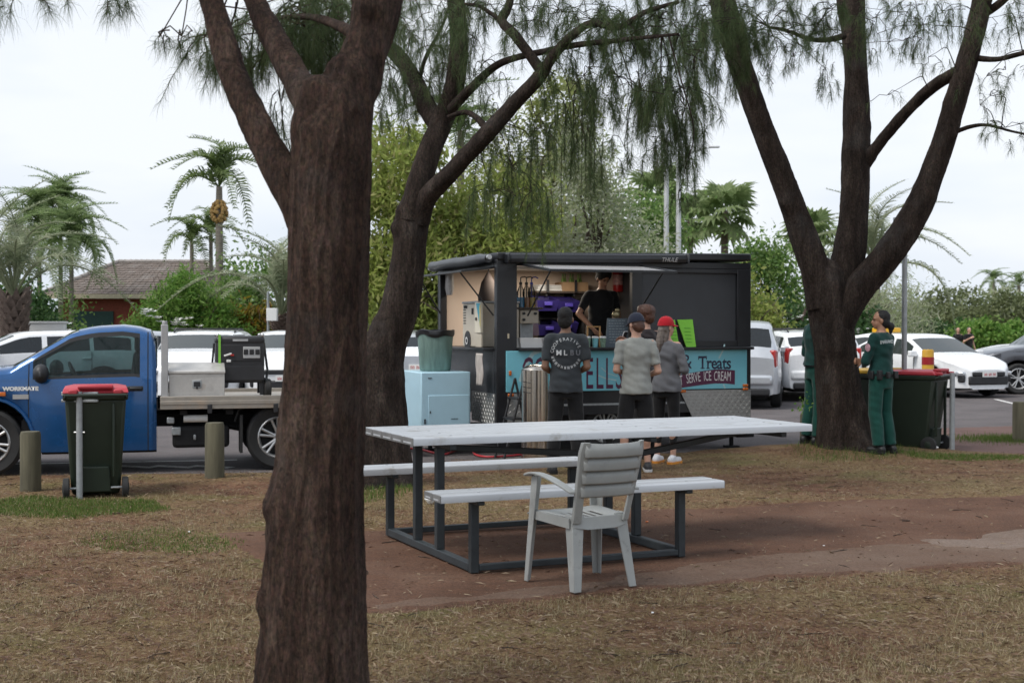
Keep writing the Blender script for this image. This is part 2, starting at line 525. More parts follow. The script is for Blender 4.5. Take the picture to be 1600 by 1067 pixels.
WHITEP = simple('white_paint', (0.78, 0.79, 0.80), 0.28, var=0.03, coat=0.6)
SILVERP = simple('silver_paint', (0.55, 0.57, 0.6), 0.3, metal=0.5, var=0.04, coat=0.6)
GREYP = simple('grey_paint', (0.10, 0.105, 0.12), 0.3, metal=0.4, var=0.05, coat=0.7)
BLUEP = simple('blue_paint', (0.007, 0.082, 0.25), 0.26, metal=0.35, var=0.06, coat=0.8, dirt=((0.05, 0.1, 0.17), 3, 0.62))
BLACKPL = simple('black_plastic', (0.018, 0.018, 0.02), 0.5, var=0.25)
RUBBER = simple('rubber', (0.02, 0.02, 0.02), 0.8, var=0.3, dirt=((0.06, 0.045, 0.04), 10, 0.6))
UNDER = simple('underbody', (0.012, 0.012, 0.013), 0.85, var=0.3)
ALLOY = simple('alloy', (0.5, 0.5, 0.5), 0.35, metal=0.7, var=0.1)
GLASS = glassmat('car_glass', (0.55, 0.68, 0.68), 0.45)
GLASSD = glassmat('dark_car_glass', (0.35, 0.42, 0.48), 0.18)
CLEAR = glassmat('clear_plastic', (0.92, 0.94, 0.95), 0.8)
REDL = simple('red_lens', (0.35, 0.015, 0.012), 0.2, var=0.05, coat=0.5)
ORANGEL = simple('orange_lens', (0.55, 0.13, 0.015), 0.25, var=0.05, coat=0.5)
CLEARL = simple('clear_lens', (0.55, 0.57, 0.6), 0.1, metal=0.6, var=0.1, coat=0.6)
PLATE = simple('number_plate', (0.72, 0.72, 0.70), 0.4, var=0.05)
OCHRE = simple('plate_red', (0.45, 0.05, 0.05), 0.5, var=0.1)
GALV = simple('galvanised_steel', (0.36, 0.38, 0.39), 0.5, metal=0.6, var=0.15, scale=18, bs=0.1)
ALUM = simple('worn_aluminium', (0.36, 0.325, 0.28), 0.5, metal=0.55, var=0.12, scale=9, dirt=((0.42, 0.33, 0.25), 6, 0.55))
STEEL = simple('brushed_steel', (0.6, 0.55, 0.49), 0.2, metal=1.0, var=0.04, scale=3)
TIMBER = simple('weathered_timber', (0.10, 0.092, 0.06), 0.9, var=0.35, scale=16, stretch=(1, 1, 0.12), bs=0.6, bscale=30, dirt=((0.05, 0.045, 0.03), 4, 0.58))
CONC = simple('concrete', (0.3, 0.29, 0.27), 0.9, var=0.2, scale=5, bs=0.3)
# ------------------------------------------------------------------ ground
def gpoly(pts): return [tuple(G(x, y)[:2]) for x, y in pts]
T3 = G(1322, 708)                       # foot of the three-limbed tree
LAWN_EDGE = [(-24.0, 15.6), (-9, 15.3)] + gpoly([(-200, 742), (100, 741), (430, 739), (560, 733), (700, 722), (800, 717), (900, 716), (1010, 712), (1100, 704), (1230, 698), (1300, 694), (1400, 700), (1480, 706), (1600, 709), (1800, 712)]) + [(22, 17.2), (22, -6), (-24, -6)]
BOL_R = G(1590, 690)
def lawn_h(X, Y):
    h = 0.014 + 0.006 * wav(X, Y, 1.7, 4) + 0.006 * wav(X, Y, 0.5, 2)
    h = h + 0.09 * np.exp(-(((X - T3.x) / 1.1) ** 2 + ((Y - T3.y - 0.1) / 0.8) ** 2))
    h = h + 0.05 * np.exp(-(((X + 2.66) / 0.9) ** 2 + ((Y - 13.7) / 0.7) ** 2))
    return h
def lawn_sd(X, Y):
    return poly_sd(LAWN_EDGE, X, Y) + 0.10 * wav(X, Y, 3.0, 3)
def gz(x, y):
    """height of the ground where something stands"""
    X, Y = np.array([x], float), np.array([y], float)
    s_ = smoothstep(-0.12, 0.12, lawn_sd(X, Y))
    return float((-0.05 * (1 - s_) + lawn_h(X, Y) * s_)[0]) if lawn_sd(X, Y)[0] > -0.02 else 0.0
def sheet(name, mat, x0, x1, y0, y1, step, zf):
    nx, ny = int((x1 - x0) / step) + 1, int((y1 - y0) / step) + 1
    X, Y = np.meshgrid(np.linspace(x0, x1, nx), np.linspace(y0, y1, ny))
    Z, keep = zf(X, Y)
    V = np.stack([X, Y, Z], -1).reshape(-1, 3)
    i = np.arange(ny - 1)[:, None] * nx + np.arange(nx - 1)[None, :]
    F = np.stack([i, i + 1, i + nx + 1, i + nx], -1)
    k = keep[:-1, :-1] | keep[1:, 1:] | keep[:-1, 1:] | keep[1:, :-1]
    F = F[k]
    used = np.unique(F); mp_ = -np.ones(len(V), int); mp_[used] = np.arange(len(used))
    return tag(fast_mesh(name, V[used], mp_[F], mat, smooth=True), kind='structure')

def zf_lawn(X, Y):
    s_ = smoothstep(-0.12, 0.12, lawn_sd(X, Y))
    return -0.05 * (1 - s_) + lawn_h(X, Y) * s_, lawn_sd(X, Y) > -0.4
sheet('lawn', LAWN, -24, 22, -6, 19, 0.11, zf_lawn)

def over_lawn(poly, lift, ns, nf, thick=0.03):
    def f(X, Y):
        d = poly_sd(poly, X, Y) + ns * wav(X, Y, nf, 3)
        s_ = smoothstep(-0.05, 0.05, d)
        return lawn_h(X, Y) + lift * s_ - thick * (1 - s_), d > -0.15
    return f
DIRT_POLY = gpoly([(318, 836), (420, 829), (600, 832), (760, 822), (900, 806), (1010, 799), (1120, 796), (1330, 783), (1600, 774), (1900, 766), (1950, 868), (1600, 884), (1330, 902), (1180, 912), (1000, 928), (850, 944), (700, 955), (590, 964), (480, 960), (405, 885), (355, 856)])
EDGE_POLY = gpoly([(560, 948), (760, 930), (1000, 899), (1180, 872), (1380, 853), (1600, 849), (1900, 840), (1950, 866), (1600, 882), (1330, 900), (1180, 909), (1000, 925), (850, 941), (700, 952), (590, 961)])
PATCH_POLY = gpoly([(1425, 848), (1500, 844), (1560, 836), (1620, 829), (1720, 828), (1740, 846), (1640, 858), (1560, 862), (1480, 858)])
sheet('dirt_path', DIRT, -4.5, 10, 6.5, 13.2, 0.07, over_lawn(DIRT_POLY, 0.006, 0.07, 2.6))
sheet('worn_path_edge', EDGE, -2.5, 10, 6.5, 12, 0.05, over_lawn(EDGE_POLY, 0.009, 0.09, 5.0, .012))
sheet('concrete_patch', PATCH, 2.0, 10, 8.5, 12, 0.05, over_lawn(PATCH_POLY, 0.013, 0.09, 5.5, 0.012))

def flat(name, mat, poly, z):
    me = bpy.data.meshes.new(name)
    me.from_pydata([(x, y, z) for x, y in poly], [], [tuple(range(len(poly)))])
    me.update(); me.materials.append(mat)
    if me.polygons[0].normal.z < 0: me.flip_normals()
    o = bpy.data.objects.new(name, me); COL.objects.link(o)
    return tag(o, kind='structure')
flat('ground', TERR, [(-900, -200), (900, -200), (900, 1500), (-900, 1500)], -0.08)
flat('car_park', ASPH, [(-70, 9.5), (70, 9.5), (70, 42), (-70, 42)], 0.0)
RED_POLY = gpoly([(1470, 668), (1620, 664), (2000, 668), (2100, 712), (1800, 716), (1600, 713), (1440, 710), (1420, 690)])
sheet('footpath', REDPATH, 4, 18, 15.5, 22.5, 0.12, lambda X, Y: (np.where(poly_sd(RED_POLY, X, Y) + 0.12 * wav(X, Y, 2, 3) > 0, 0.006, -0.02), poly_sd(RED_POLY, X, Y) > -0.3))
# painted bay lines of the car park
def line(a, b, w=0.1):
    a, b = Vector(a), Vector(b); t = (b - a).normalized(); q = Vector((-t.y, t.x)) * w / 2
    flat('road_marking', LINEW, [tuple(a - q), tuple(b - q), tuple(b + q), tuple(a + q)], 0.0045)
for k in range(12):
    x = -26 + k * 2.6
    line((x, 21.0), (x + 0.9, 26.0))
    line((x + 33.5, 25.0), (x + 34.2, 30.0))
ga, gb = G(-60, 727), G(370, 719)
line(ga[:2], gb[:2], 0.09)
for q in (180, 240, 300, 560, 690):
    p = G(q, 728); line(p[:2], (p + Vector((0.5, -0.22, 0)))[:2], 0.16)
# kerb along the far side of the car park
kb = M()
kb.span(-70, 70, 41.9, 42.1, -0.06, 0.13)
tag(kb.obj('kerb', CONC, bevel=0.02), kind='structure')
# bright strip of green grass at the foot of the little bollard on the right
# ------------------------------------------------------------------ near trees
def bark_tube(name, pts, rads, mat, parent, nseg, step, amp, freq=(11, 11, 1.7), seed=0.0, flare=None, knobs=(), cap=True):
    """trunk or limb with furrowed bark as real relief; flare=(height, extra, lobes) for the root swell"""
    C, Rr = crom(pts, rads, step)
    n = len(C)
    T = np.gradient(C, axis=0); T /= np.linalg.norm(T, axis=1)[:, None]
    a = np.cross(T[0], [0.3, 1, 0.1]); a /= np.linalg.norm(a)
    V = np.zeros((n, nseg, 3)); th = np.linspace(0, 2 * pi, nseg, endpoint=False)
    ks = [(Vector(k[0]), k[1], k[2]) for k in knobs]
    for i in range(n):
        a = a - T[i] * a.dot(T[i]); a /= np.linalg.norm(a); b = np.cross(T[i], a)
        r = np.full(nseg, Rr[i])
        if flare:
            h = C[i][2] - C[0][2]
            e = flare[1] * math.exp(-max(h, 0) / flare[0])
            r = r * (1 + e * (0.7 + 0.5 * np.cos(flare[2] * th + seed) + 0.3 * np.cos((flare[2] + 2) * th + 1.3 + seed)))
        r = r * (1 + 0.05 * np.cos(2 * th + seed + 0.35 * i * step) + 0.035 * np.cos(3 * th + 2 * seed - 0.5 * i * step))
        V[i] = C[i] + np.outer(r * np.cos(th), a) + np.outer(r * np.sin(th), b)
    N = V - C[:, None, :]; N /= (np.linalg.norm(N, axis=2, keepdims=True) + 1e-9)
    flatV, flatN = V.reshape(-1, 3), N.reshape(-1, 3)
    d = np.empty(len(flatV))
    fx, fy, fz = freq
    for q, p in enumerate(flatV):
        v = Vector((p[0] * fx + seed, p[1] * fy, p[2] * fz))
        e = mnoise.noise(v) + 0.6 * mnoise.noise(v * 2.3)
        d[q] = (abs(e) ** 0.7) * -1.0 + 0.35 + 0.5 * mnoise.noise(Vector((p[0] * 3 + seed, p[1] * 3, p[2] * 1.2)))
    sc = np.repeat(np.minimum(1.0, Rr / 0.12), nseg)
    flatV = flatV + flatN * (d * amp * sc)[:, None]
    for kc, kr, kh in ks:
        dist = np.linalg.norm(flatV - np.array(kc), axis=1)
        flatV = flatV + flatN * (kh * np.exp(-(dist / kr) ** 2))[:, None]
    i = np.arange(n - 1)[:, None] * nseg; k = np.arange(nseg)[None, :]
    F = np.stack([i + k, i + (k + 1) % nseg, i + nseg + (k + 1) % nseg, i + nseg + k], -1).reshape(-1, 4)
    Fs = [F]
    if cap:
        flatV = np.vstack([flatV, C[-1] + T[-1] * Rr[-1] * 0.35])
        c = len(flatV) - 1; kk = np.arange(nseg)
        Fs.append(np.stack([(n - 1) * nseg + kk, (n - 1) * nseg + (kk + 1) % nseg, np.full(nseg, c)], -1))
    return fast_mesh(name, flatV, Fs, mat, parent, smooth=True), C

class Needles:
    """hanging needle foliage of a she-oak, gathered into one mesh"""
    def __init__(s, rng): s.V = []; s.F = []; s.n = 0; s.rng = rng; s.tw = M()
    def strands(s, p, d, L, w):
        """p (n,3) roots, d (n,3) start directions, L lengths, w widths; each bends over to hang"""
        n = len(p); rng = s.rng
        d = d / (np.linalg.norm(d, axis=1)[:, None] + 1e-9)
        d2 = d * 0.55 + np.array([0, 0, -.85]) + rng.normal(0, 0.22, (n, 3))
        d2 /= np.linalg.norm(d2, axis=1)[:, None]
        m = p + d * (L * 0.42)[:, None]
        t = m + d2 * (L * 0.58)[:, None]
        q = rng.normal(0, 1, (n, 3)); q -= d * np.sum(q * d, 1)[:, None]; q /= np.linalg.norm(q, axis=1)[:, None]
        q = q * (w / 2)[:, None]
        V = np.stack([p - q, p + q, m - q * 0.8, m + q * 0.8, t], 1).reshape(-1, 3)
        b = s.n + np.arange(n)[:, None] * 5
        F = np.concatenate([b + [[0, 1, 3]], b + [[0, 3, 2]], b + [[2, 3, 4]]])
        s.V.append(V); s.F.append(F); s.n += n * 5
    def spray(s, o, h, L, drop, n, nl, w, twig=0.004):
        """a twig leaving o along h, drooping by `drop`, with n needles of length nl"""
        rng = s.rng
        o = np.array(o, float); h = np.array(h, float); h /= np.linalg.norm(h) + 1e-9
        t = np.sqrt(rng.uniform(0.02, 1, n))
        sw = rng.normal(0, 0.06, 3) * L
        f = lambda t: o + np.outer(t - 0.42 * t * t, h) * L + np.outer(t ** 1.7, [0, 0, -drop]) + np.outer(np.sin(t * 3), sw)
        p = f(t)
        tn = np.outer(1 - 0.84 * t, h) * L + np.outer(1.7 * t ** 0.7, [0, 0, -drop])
        tn /= np.linalg.norm(tn, axis=1)[:, None] + 1e-9
        d = tn * 0.6 + rng.normal(0, 0.55, (n, 3)) + np.array([0, 0, -0.2])
        s.strands(p, d, nl * rng.uniform(0.55, 1.25, n), w * rng.uniform(0.7, 1.3, n))
        if twig:
            ts = np.linspace(0, 1, 6)
            s.tw.tube([tuple(x) for x in f(ts)], [twig * (1 - 0.75 * q) for q in ts], 4, cap=False)
    def reach(s, a, b, r0, r1):
        """a bent twig from limb point a to b"""
        a, b = Vector(a), Vector(b)
        m = a.lerp(b, 0.5) + Vector((0, 0, 0.12 * (b - a).length)) + Vector(s.rng.normal(0, 0.09, 3)) * (b - a).length
        pts = [a, a.lerp(m, 0.55) + Vector((0, 0, 0.03)), m, m.lerp(b, 0.55), b]
        q_, w_ = crom(pts, [r0, r0 * 0.85, (r0 + r1) / 2, r1, r1], max(.05, (b - a).length / 14))
        s.tw.tube([tuple(v) for v in q_], list(w_), 6, cap=False)
        return pts
    def link(s, parent, mat, tmat):
        f = fast_mesh('foliage', np.concatenate(s.V), np.concatenate(s.F), mat, parent)
        tag(f, kind='stuff')
        t = s.tw.obj('twigs', tmat, parent, smooth=180)
        tag(t, kind='stuff')

def sheoak(label, base, trunk, limbs, clumps, rng, crown, nl, nw, amp, seg, step, flare, seed, knobs=(), fringe=None, bark=None):
    bark = bark or BARK
    """trunk/limbs: lists of (px,py,depth,halfwidth px) read into world metres; clumps: hanging masses"""
    root = empty('she_oak_tree', base, 0, label, 'tree')
    b = Vector(base)
    def conv(rows): return [P(x, y, d) - b for x, y, d, w in rows], [w * d / FPX for x, y, d, w in rows]
    tp, tr = conv(trunk)
    tp[0].z = -0.08
    kn = [(P(x, y, d) - b, rr, hh) for x, y, d, rr, hh in knobs]
    _, C = bark_tube('trunk', tp, tr, bark, root, seg, step, amp, seed=seed, flare=flare, knobs=kn)
    skel = [c for c in C[len(C) // 2:]]
    for q, rows in enumerate(limbs):
        lp, lr = conv(rows)
        sg = max(14, int(seg * min(1, lr[0] / tr[len(tr) // 2])))
        _, C = bark_tube('limb', lp, lr, bark, root, sg, step * 1.6, amp * 0.8, seed=seed + q * 3.1, cap=True, knobs=kn)
        skel += [c for c in C[len(C) // 4:]]
    skel = np.array(skel)
    N = Needles(rng)
    for (x, y, d, wpx, hpx, ns, dens) in clumps:
        # hanging mass centred on pixel column x, from y downwards; wpx/hpx its spread
        k = d / FPX
        c = np.array(P(x, y, d) - b)
        dist = np.linalg.norm(skel - (c + [0, 0, 0.15]), axis=1)
        j = int(np.argmin(dist + 0.4 * (skel[:, 2] < c[2] - 0.3)))
        if dist[j] > 0.15:
            N.reach(skel[j], c, 0.005 + 0.002 * dist[j], 0.003)
        for _ in range(int(ns * (1.5 if y > 140 else 2.2))):
            o = c + np.array([rng.normal(0, wpx * 0.33), 0, rng.uniform(-0.35, 0.25) * hpx]) * k + np.array([0, rng.normal(0, wpx * 0.3 * k), 0])
            h = np.array([rng.normal(0, 1), rng.normal(0, 1), rng.uniform(-0.1, 0.7)])
            L = rng.uniform(0.25, 0.5) * wpx * k
            drop = rng.uniform(0.25, 0.75) * hpx * k
            N.spray(o, h, L, drop, int(dens * 1.1 * rng.uniform(0.6, 1.3)), nl * rng.uniform(.7, 1.15), nw)
            if rng.uniform() < 0.5:
                N.tw.tube([tuple(c), tuple((c + o) / 2 + [0, 0, 0.04]), tuple(o)], 0.0035, 4, cap=False)
    for (xa, xb, ya, yb, da, db, cnt, dn) in (fringe or []):
        for _ in range(cnt):
            x, y, d = rng.uniform(xa, xb), ya + (yb - ya) * rng.uniform(0, 1) ** 1.4, rng.uniform(da, db)
            c = np.array(P(x, y, d) - b)
            N.spray(c, [rng.normal(0, 1), rng.normal(0, 1), rng.uniform(-.1, .6)], rng.uniform(.25, .7), rng.uniform(.1, .45), int(dn * rng.uniform(.5, 1.4)), nl, nw)
    # the crown above the picture: same foliage, coarser, spread over a dome of boughs
    for (cx, cy, cz, rx, ry, rz, ns) in crown:
        for _ in range(ns):
            v = rng.normal(0, 1, 3); v /= np.linalg.norm(v)
            o = np.array([cx, cy, cz]) - np.array(b) + v * np.array([rx, ry, rz]) * rng.uniform(0.3, 1) ** 0.5
            N.spray(o, [v[0], v[1], 0.3], rng.uniform(0.5, 1.0), rng.uniform(0.3, 0.9), 85, nl * 1.6, nw * 3.2, twig=0.006)
        for _ in range(7):
            v = rng.normal(0, 1, 3); v[2] = abs(v[2]); v /= np.linalg.norm(v)
            e = np.array([cx, cy, cz]) - np.array(b) + v * np.array([rx, ry, rz]) * 0.8
            j = int(np.argmax(skel[:, 2] - 0.3 * np.linalg.norm(skel[:, :2] - e[:2], axis=1)))
            N.reach(skel[j], e, 0.035, 0.012)
    N.link(root, NEEDLE, bark)
    return root

# --- 1: the big dark trunk close by on the left
D1 = 5.45
t1b = Vector(((483 - 800) / FPX * D1, D1, 0)); t1b.z = gz(t1b.x, t1b.y)
sheoak('thick dark trunked she-oak close to the camera, with a broken stub at its fork',
  t1b,
  [(483, 1132, D1, 92), (484, 1060, D1, 87), (488, 900, D1, 82), (492, 800, D1, 77), (500, 700, D1, 71), (506, 600, D1, 68), (510, 500, D1, 65), (512, 400, D1, 64), (514, 300, D1, 63), (519, 235, D1, 62), (530, 180, D1 + .02, 57), (548, 135, D1 + .05, 49), (566, 95, D1 + .08, 40), (580, 55, D1 + .12, 36), (590, 0, D1 + .16, 40), (612, -120, D1 + .3, 36), (650, -320, D1 + .5, 30), (670, -560, D1 + .6, 20)],
  [[(500, 380, D1, 30), (500, 290, D1 - .01, 44), (501, 210, D1 - .01, 45), (504, 165, D1 - .02, 42), (508, 138, D1 - .02, 38), (511, 126, D1 - .02, 27)],
   [(500, 420, D1, 22), (476, 345, D1, 28), (442, 275, D1 + .02, 27), (415, 225, D1 + .05, 24), (393, 180, D1 + .08, 23), (368, 125, D1 + .12, 21), (347, 60, D1 + .16, 20), (331, 0, D1 + .2, 18), (300, -120, D1 + .3, 16), (250, -300, D1 + .5, 11)],
   [(512, 290, D1 + .06, 20), (494, 205, D1 + .12, 25), (475, 150, D1 + .2, 24), (452, 105, D1 + .3, 23), (424, 55, D1 + .4, 21), (398, 0, D1 + .5, 18), (350, -130, D1 + .8, 15), (300, -330, D1 + 1.1, 10)],
   [(585, 70, D1 + .2, 14), (520, 38, D1 + .7, 7), (480, 28, D1 + 1.1, 5), (430, 30, D1 + 1.5, 3)]],
  [(420, 50, 6.6, 110, 90, 9, 110), (330, 62, 6.4, 90, 60, 6, 70), (285, 58, 6.4, 70, 40, 3, 40), (470, 60, 6.8, 110, 100, 12, 150), (520, 40, 6.9, 90, 90, 11, 170), (475, 10, 7.0, 130, 60, 9, 150),
   (500, 110, 7.3, 70, 60, 6, 90), (440, 160, 6.6, 50, 90, 4, 60), (345, 95, 6.4, 60, 60, 4, 50), (395, 110, 6.6, 70, 50, 4, 60), (445, 220, 7.0, 30, 60, 2, 40),
   (80, -15, 6.2, 90, 40, 3, 50), (185, -10, 6.2, 60, 50, 3, 55), (10, -5, 6.2, 50, 50, 2, 50), (250, 60, 6.4, 40, 25, 2, 26), (540, 90, 7.2, 60, 60, 6, 110), (570, 10, 7.2, 80, 60, 6, 120)],
  np.random.default_rng(21),
  [(-1.3, 5.4, 7.6, 3.8, 3.6, 2.0, 210)], 0.13, 0.0017, 0.024, 210, 0.013, (0.18, 0.22, 5), 1.7,
  knobs=[(470, 200, D1 - .1, .07, .02), (578, 10, D1, .06, .04), (425, 600, D1 - .1, .05, .02), (405, 790, D1 - .1, .06, .03), (400, 945, D1 - .1, .06, .03)],
  fringe=[(300, 640, -60, 110, 6.2, 8.0, 26, 110), (400, 560, -30, 60, 6.4, 7.6, 26, 150)])

# --- 2: the forked tree beside the trailer
D2 = 13.55
t2b = Vector(((592 - 800) / FPX * D2, D2, 0)); t2b.z = gz(t2b.x, t2b.y)
sheoak('forked she-oak leaning over the food trailer, behind the white picnic table',
  t2b,
  [(590, 768, D2, 54), (590, 667, D2, 44), (592, 600, D2, 38), (595, 560, D2, 35), (608, 520, D2, 31), (622, 487, D2 + .02, 29), (636, 412, D2 + .03, 26), (642, 360, D2 + .03, 25), (648, 320, D2 + .03, 22), (652, 300, D2 + .03, 15)],
  [[(645, 345, D2, 21), (652, 300, D2, 20), (668, 245, D2 + .1, 18), (688, 195, D2 + .2, 17), (706, 150, D2 + .2, 15), (715, 100, D2 + .2, 14), (716, 50, D2 + .2, 13), (712, 0, D2 + .2, 13), (706, -120, D2 + .3, 11), (690, -300, D2 + .4, 7)],
   [(652, 345, D2, 19), (668, 308, D2 - .1, 15), (700, 275, D2 - .3, 14), (735, 237, D2 - .5, 13), (772, 198, D2 - .7, 13), (808, 158, D2 - .8, 12), (842, 122, D2 - .9, 11), (862, 92, D2 - 1, 8), (890, 60, D2 - 1.1, 7), (925, 38, D2 - 1.2, 6), (965, 45, D2 - 1.3, 5), (1010, 20, D2 - 1.4, 4), (1060, 5, D2 - 1.4, 3)],
   [(690, 205, D2 + .2, 14), (668, 172, D2 + .4, 15), (650, 132, D2 + .6, 13), (625, 92, D2 + .8, 12), (600, 68, D2 + 1, 11), (570, 30, D2 + 1.2, 10), (540, -40, D2 + 1.4, 8)],
   [(704, 172, D2, 8), (735, 140, D2 - .2, 7), (772, 106, D2 - .4, 6), (805, 92, D2 - .6, 5), (850, 82, D2 - .8, 5), (900, 72, D2 - 1.1, 4.5), (955, 66, D2 - 1.4, 4), (1010, 60, D2 - 1.6, 3), (1060, 55, D2 - 1.7, 2)],
   [(845, 112, D2 - .9, 9), (826, 85, D2 - .9, 8), (803, 55, D2 - .9, 8), (784, 34, D2 - .8, 8), (796, 8, D2 - .8, 6), (802, -60, D2 - .7, 5)],
   [(762, 206, D2 - .6, 6), (748, 188, D2 - .5, 5), (728, 176, D2 - .4, 4), (700, 184, D2 - .3, 3)],
   [(785, 36, D2 - .8, 4), (750, 12, D2 - .7, 3), (720, 8, D2 - .6, 2.4)],
   [(650, 150, D2 + .5, 4), (664, 95, D2 + .6, 3.2), (690, 45, D2 + .6, 2.4), (702, 10, D2 + .6, 2)]],
  [(780, 175, 13, 70, 130, 10, 130), (800, 260, 12.8, 80, 150, 12, 150), (770, 300, 12.8, 60, 90, 7, 130), (845, 200, 12.6, 70, 150, 9, 120), (830, 300, 12.4, 50, 90, 5, 110), (895, 160, 12.4, 46, 190, 10, 150), (925, 190, 12.4, 40, 160, 7, 130), (912, 120, 12.4, 70, 120, 7, 130),
   (965, 120, 12.2, 80, 120, 9, 120), (1000, 140, 12.2, 70, 130, 9, 130), (1040, 140, 12.1, 80, 150, 14, 160), (1070, 170, 12.1, 60, 140, 12, 160), (1085, 90, 12.1, 60, 120, 8, 130), (1050, 230, 12.1, 60, 110, 9, 140), (975, 230, 12.2, 40, 60, 3, 80), (1062, 300, 12.1, 30, 60, 3, 60),
   (960, 40, 12.3, 100, 80, 10, 130), (1030, 30, 12.2, 100, 80, 10, 130), (880, 20, 12.6, 100, 60, 7, 90), (830, 20, 12.8, 80, 60, 5, 70), (740, 60, 13.2, 70, 90, 6, 80), (690, 60, 13.8, 80, 100, 7, 100), (640, 50, 14.2, 80, 80, 7, 110), (610, 110, 14.4, 60, 70, 5, 90), (670, 130, 14, 60, 80, 6, 100),
   (740, 120, 13.2, 60, 80, 5, 80), (870, 90, 12.6, 60, 60, 4, 70), (600, 20, 14.5, 90, 60, 6, 100), (625, 140, 14.2, 60, 90, 7, 110), (760, 10, 13, 80, 60, 5, 90), (700, 110, 13.6, 50, 60, 4, 80), (590, 170, 14.4, 40, 80, 4, 80), (850, 140, 12.6, 40, 70, 4, 70), (730, 180, 13.2, 40, 60, 4, 70)],
  np.random.default_rng(22),
  [(-1.2, 14.2, 9.0, 3.4, 3.0, 2.0, 120), (1.2, 12.2, 7.8, 2.6, 2.6, 1.2, 100)], 0.15, 0.0028, 0.018, 90, 0.035, (0.25, 0.25, 5), 4.2,
  knobs=[(618, 355, D2 - .05, .08, .06), (628, 330, D2 - .05, .07, .05)],
  fringe=[(590, 1100, -60, 60, 11.5, 14.5, 130, 110), (600, 760, 0, 130, 13, 14.8, 40, 100), (850, 1100, 20, 160, 11.6, 13, 60, 120)], bark=BARK2)

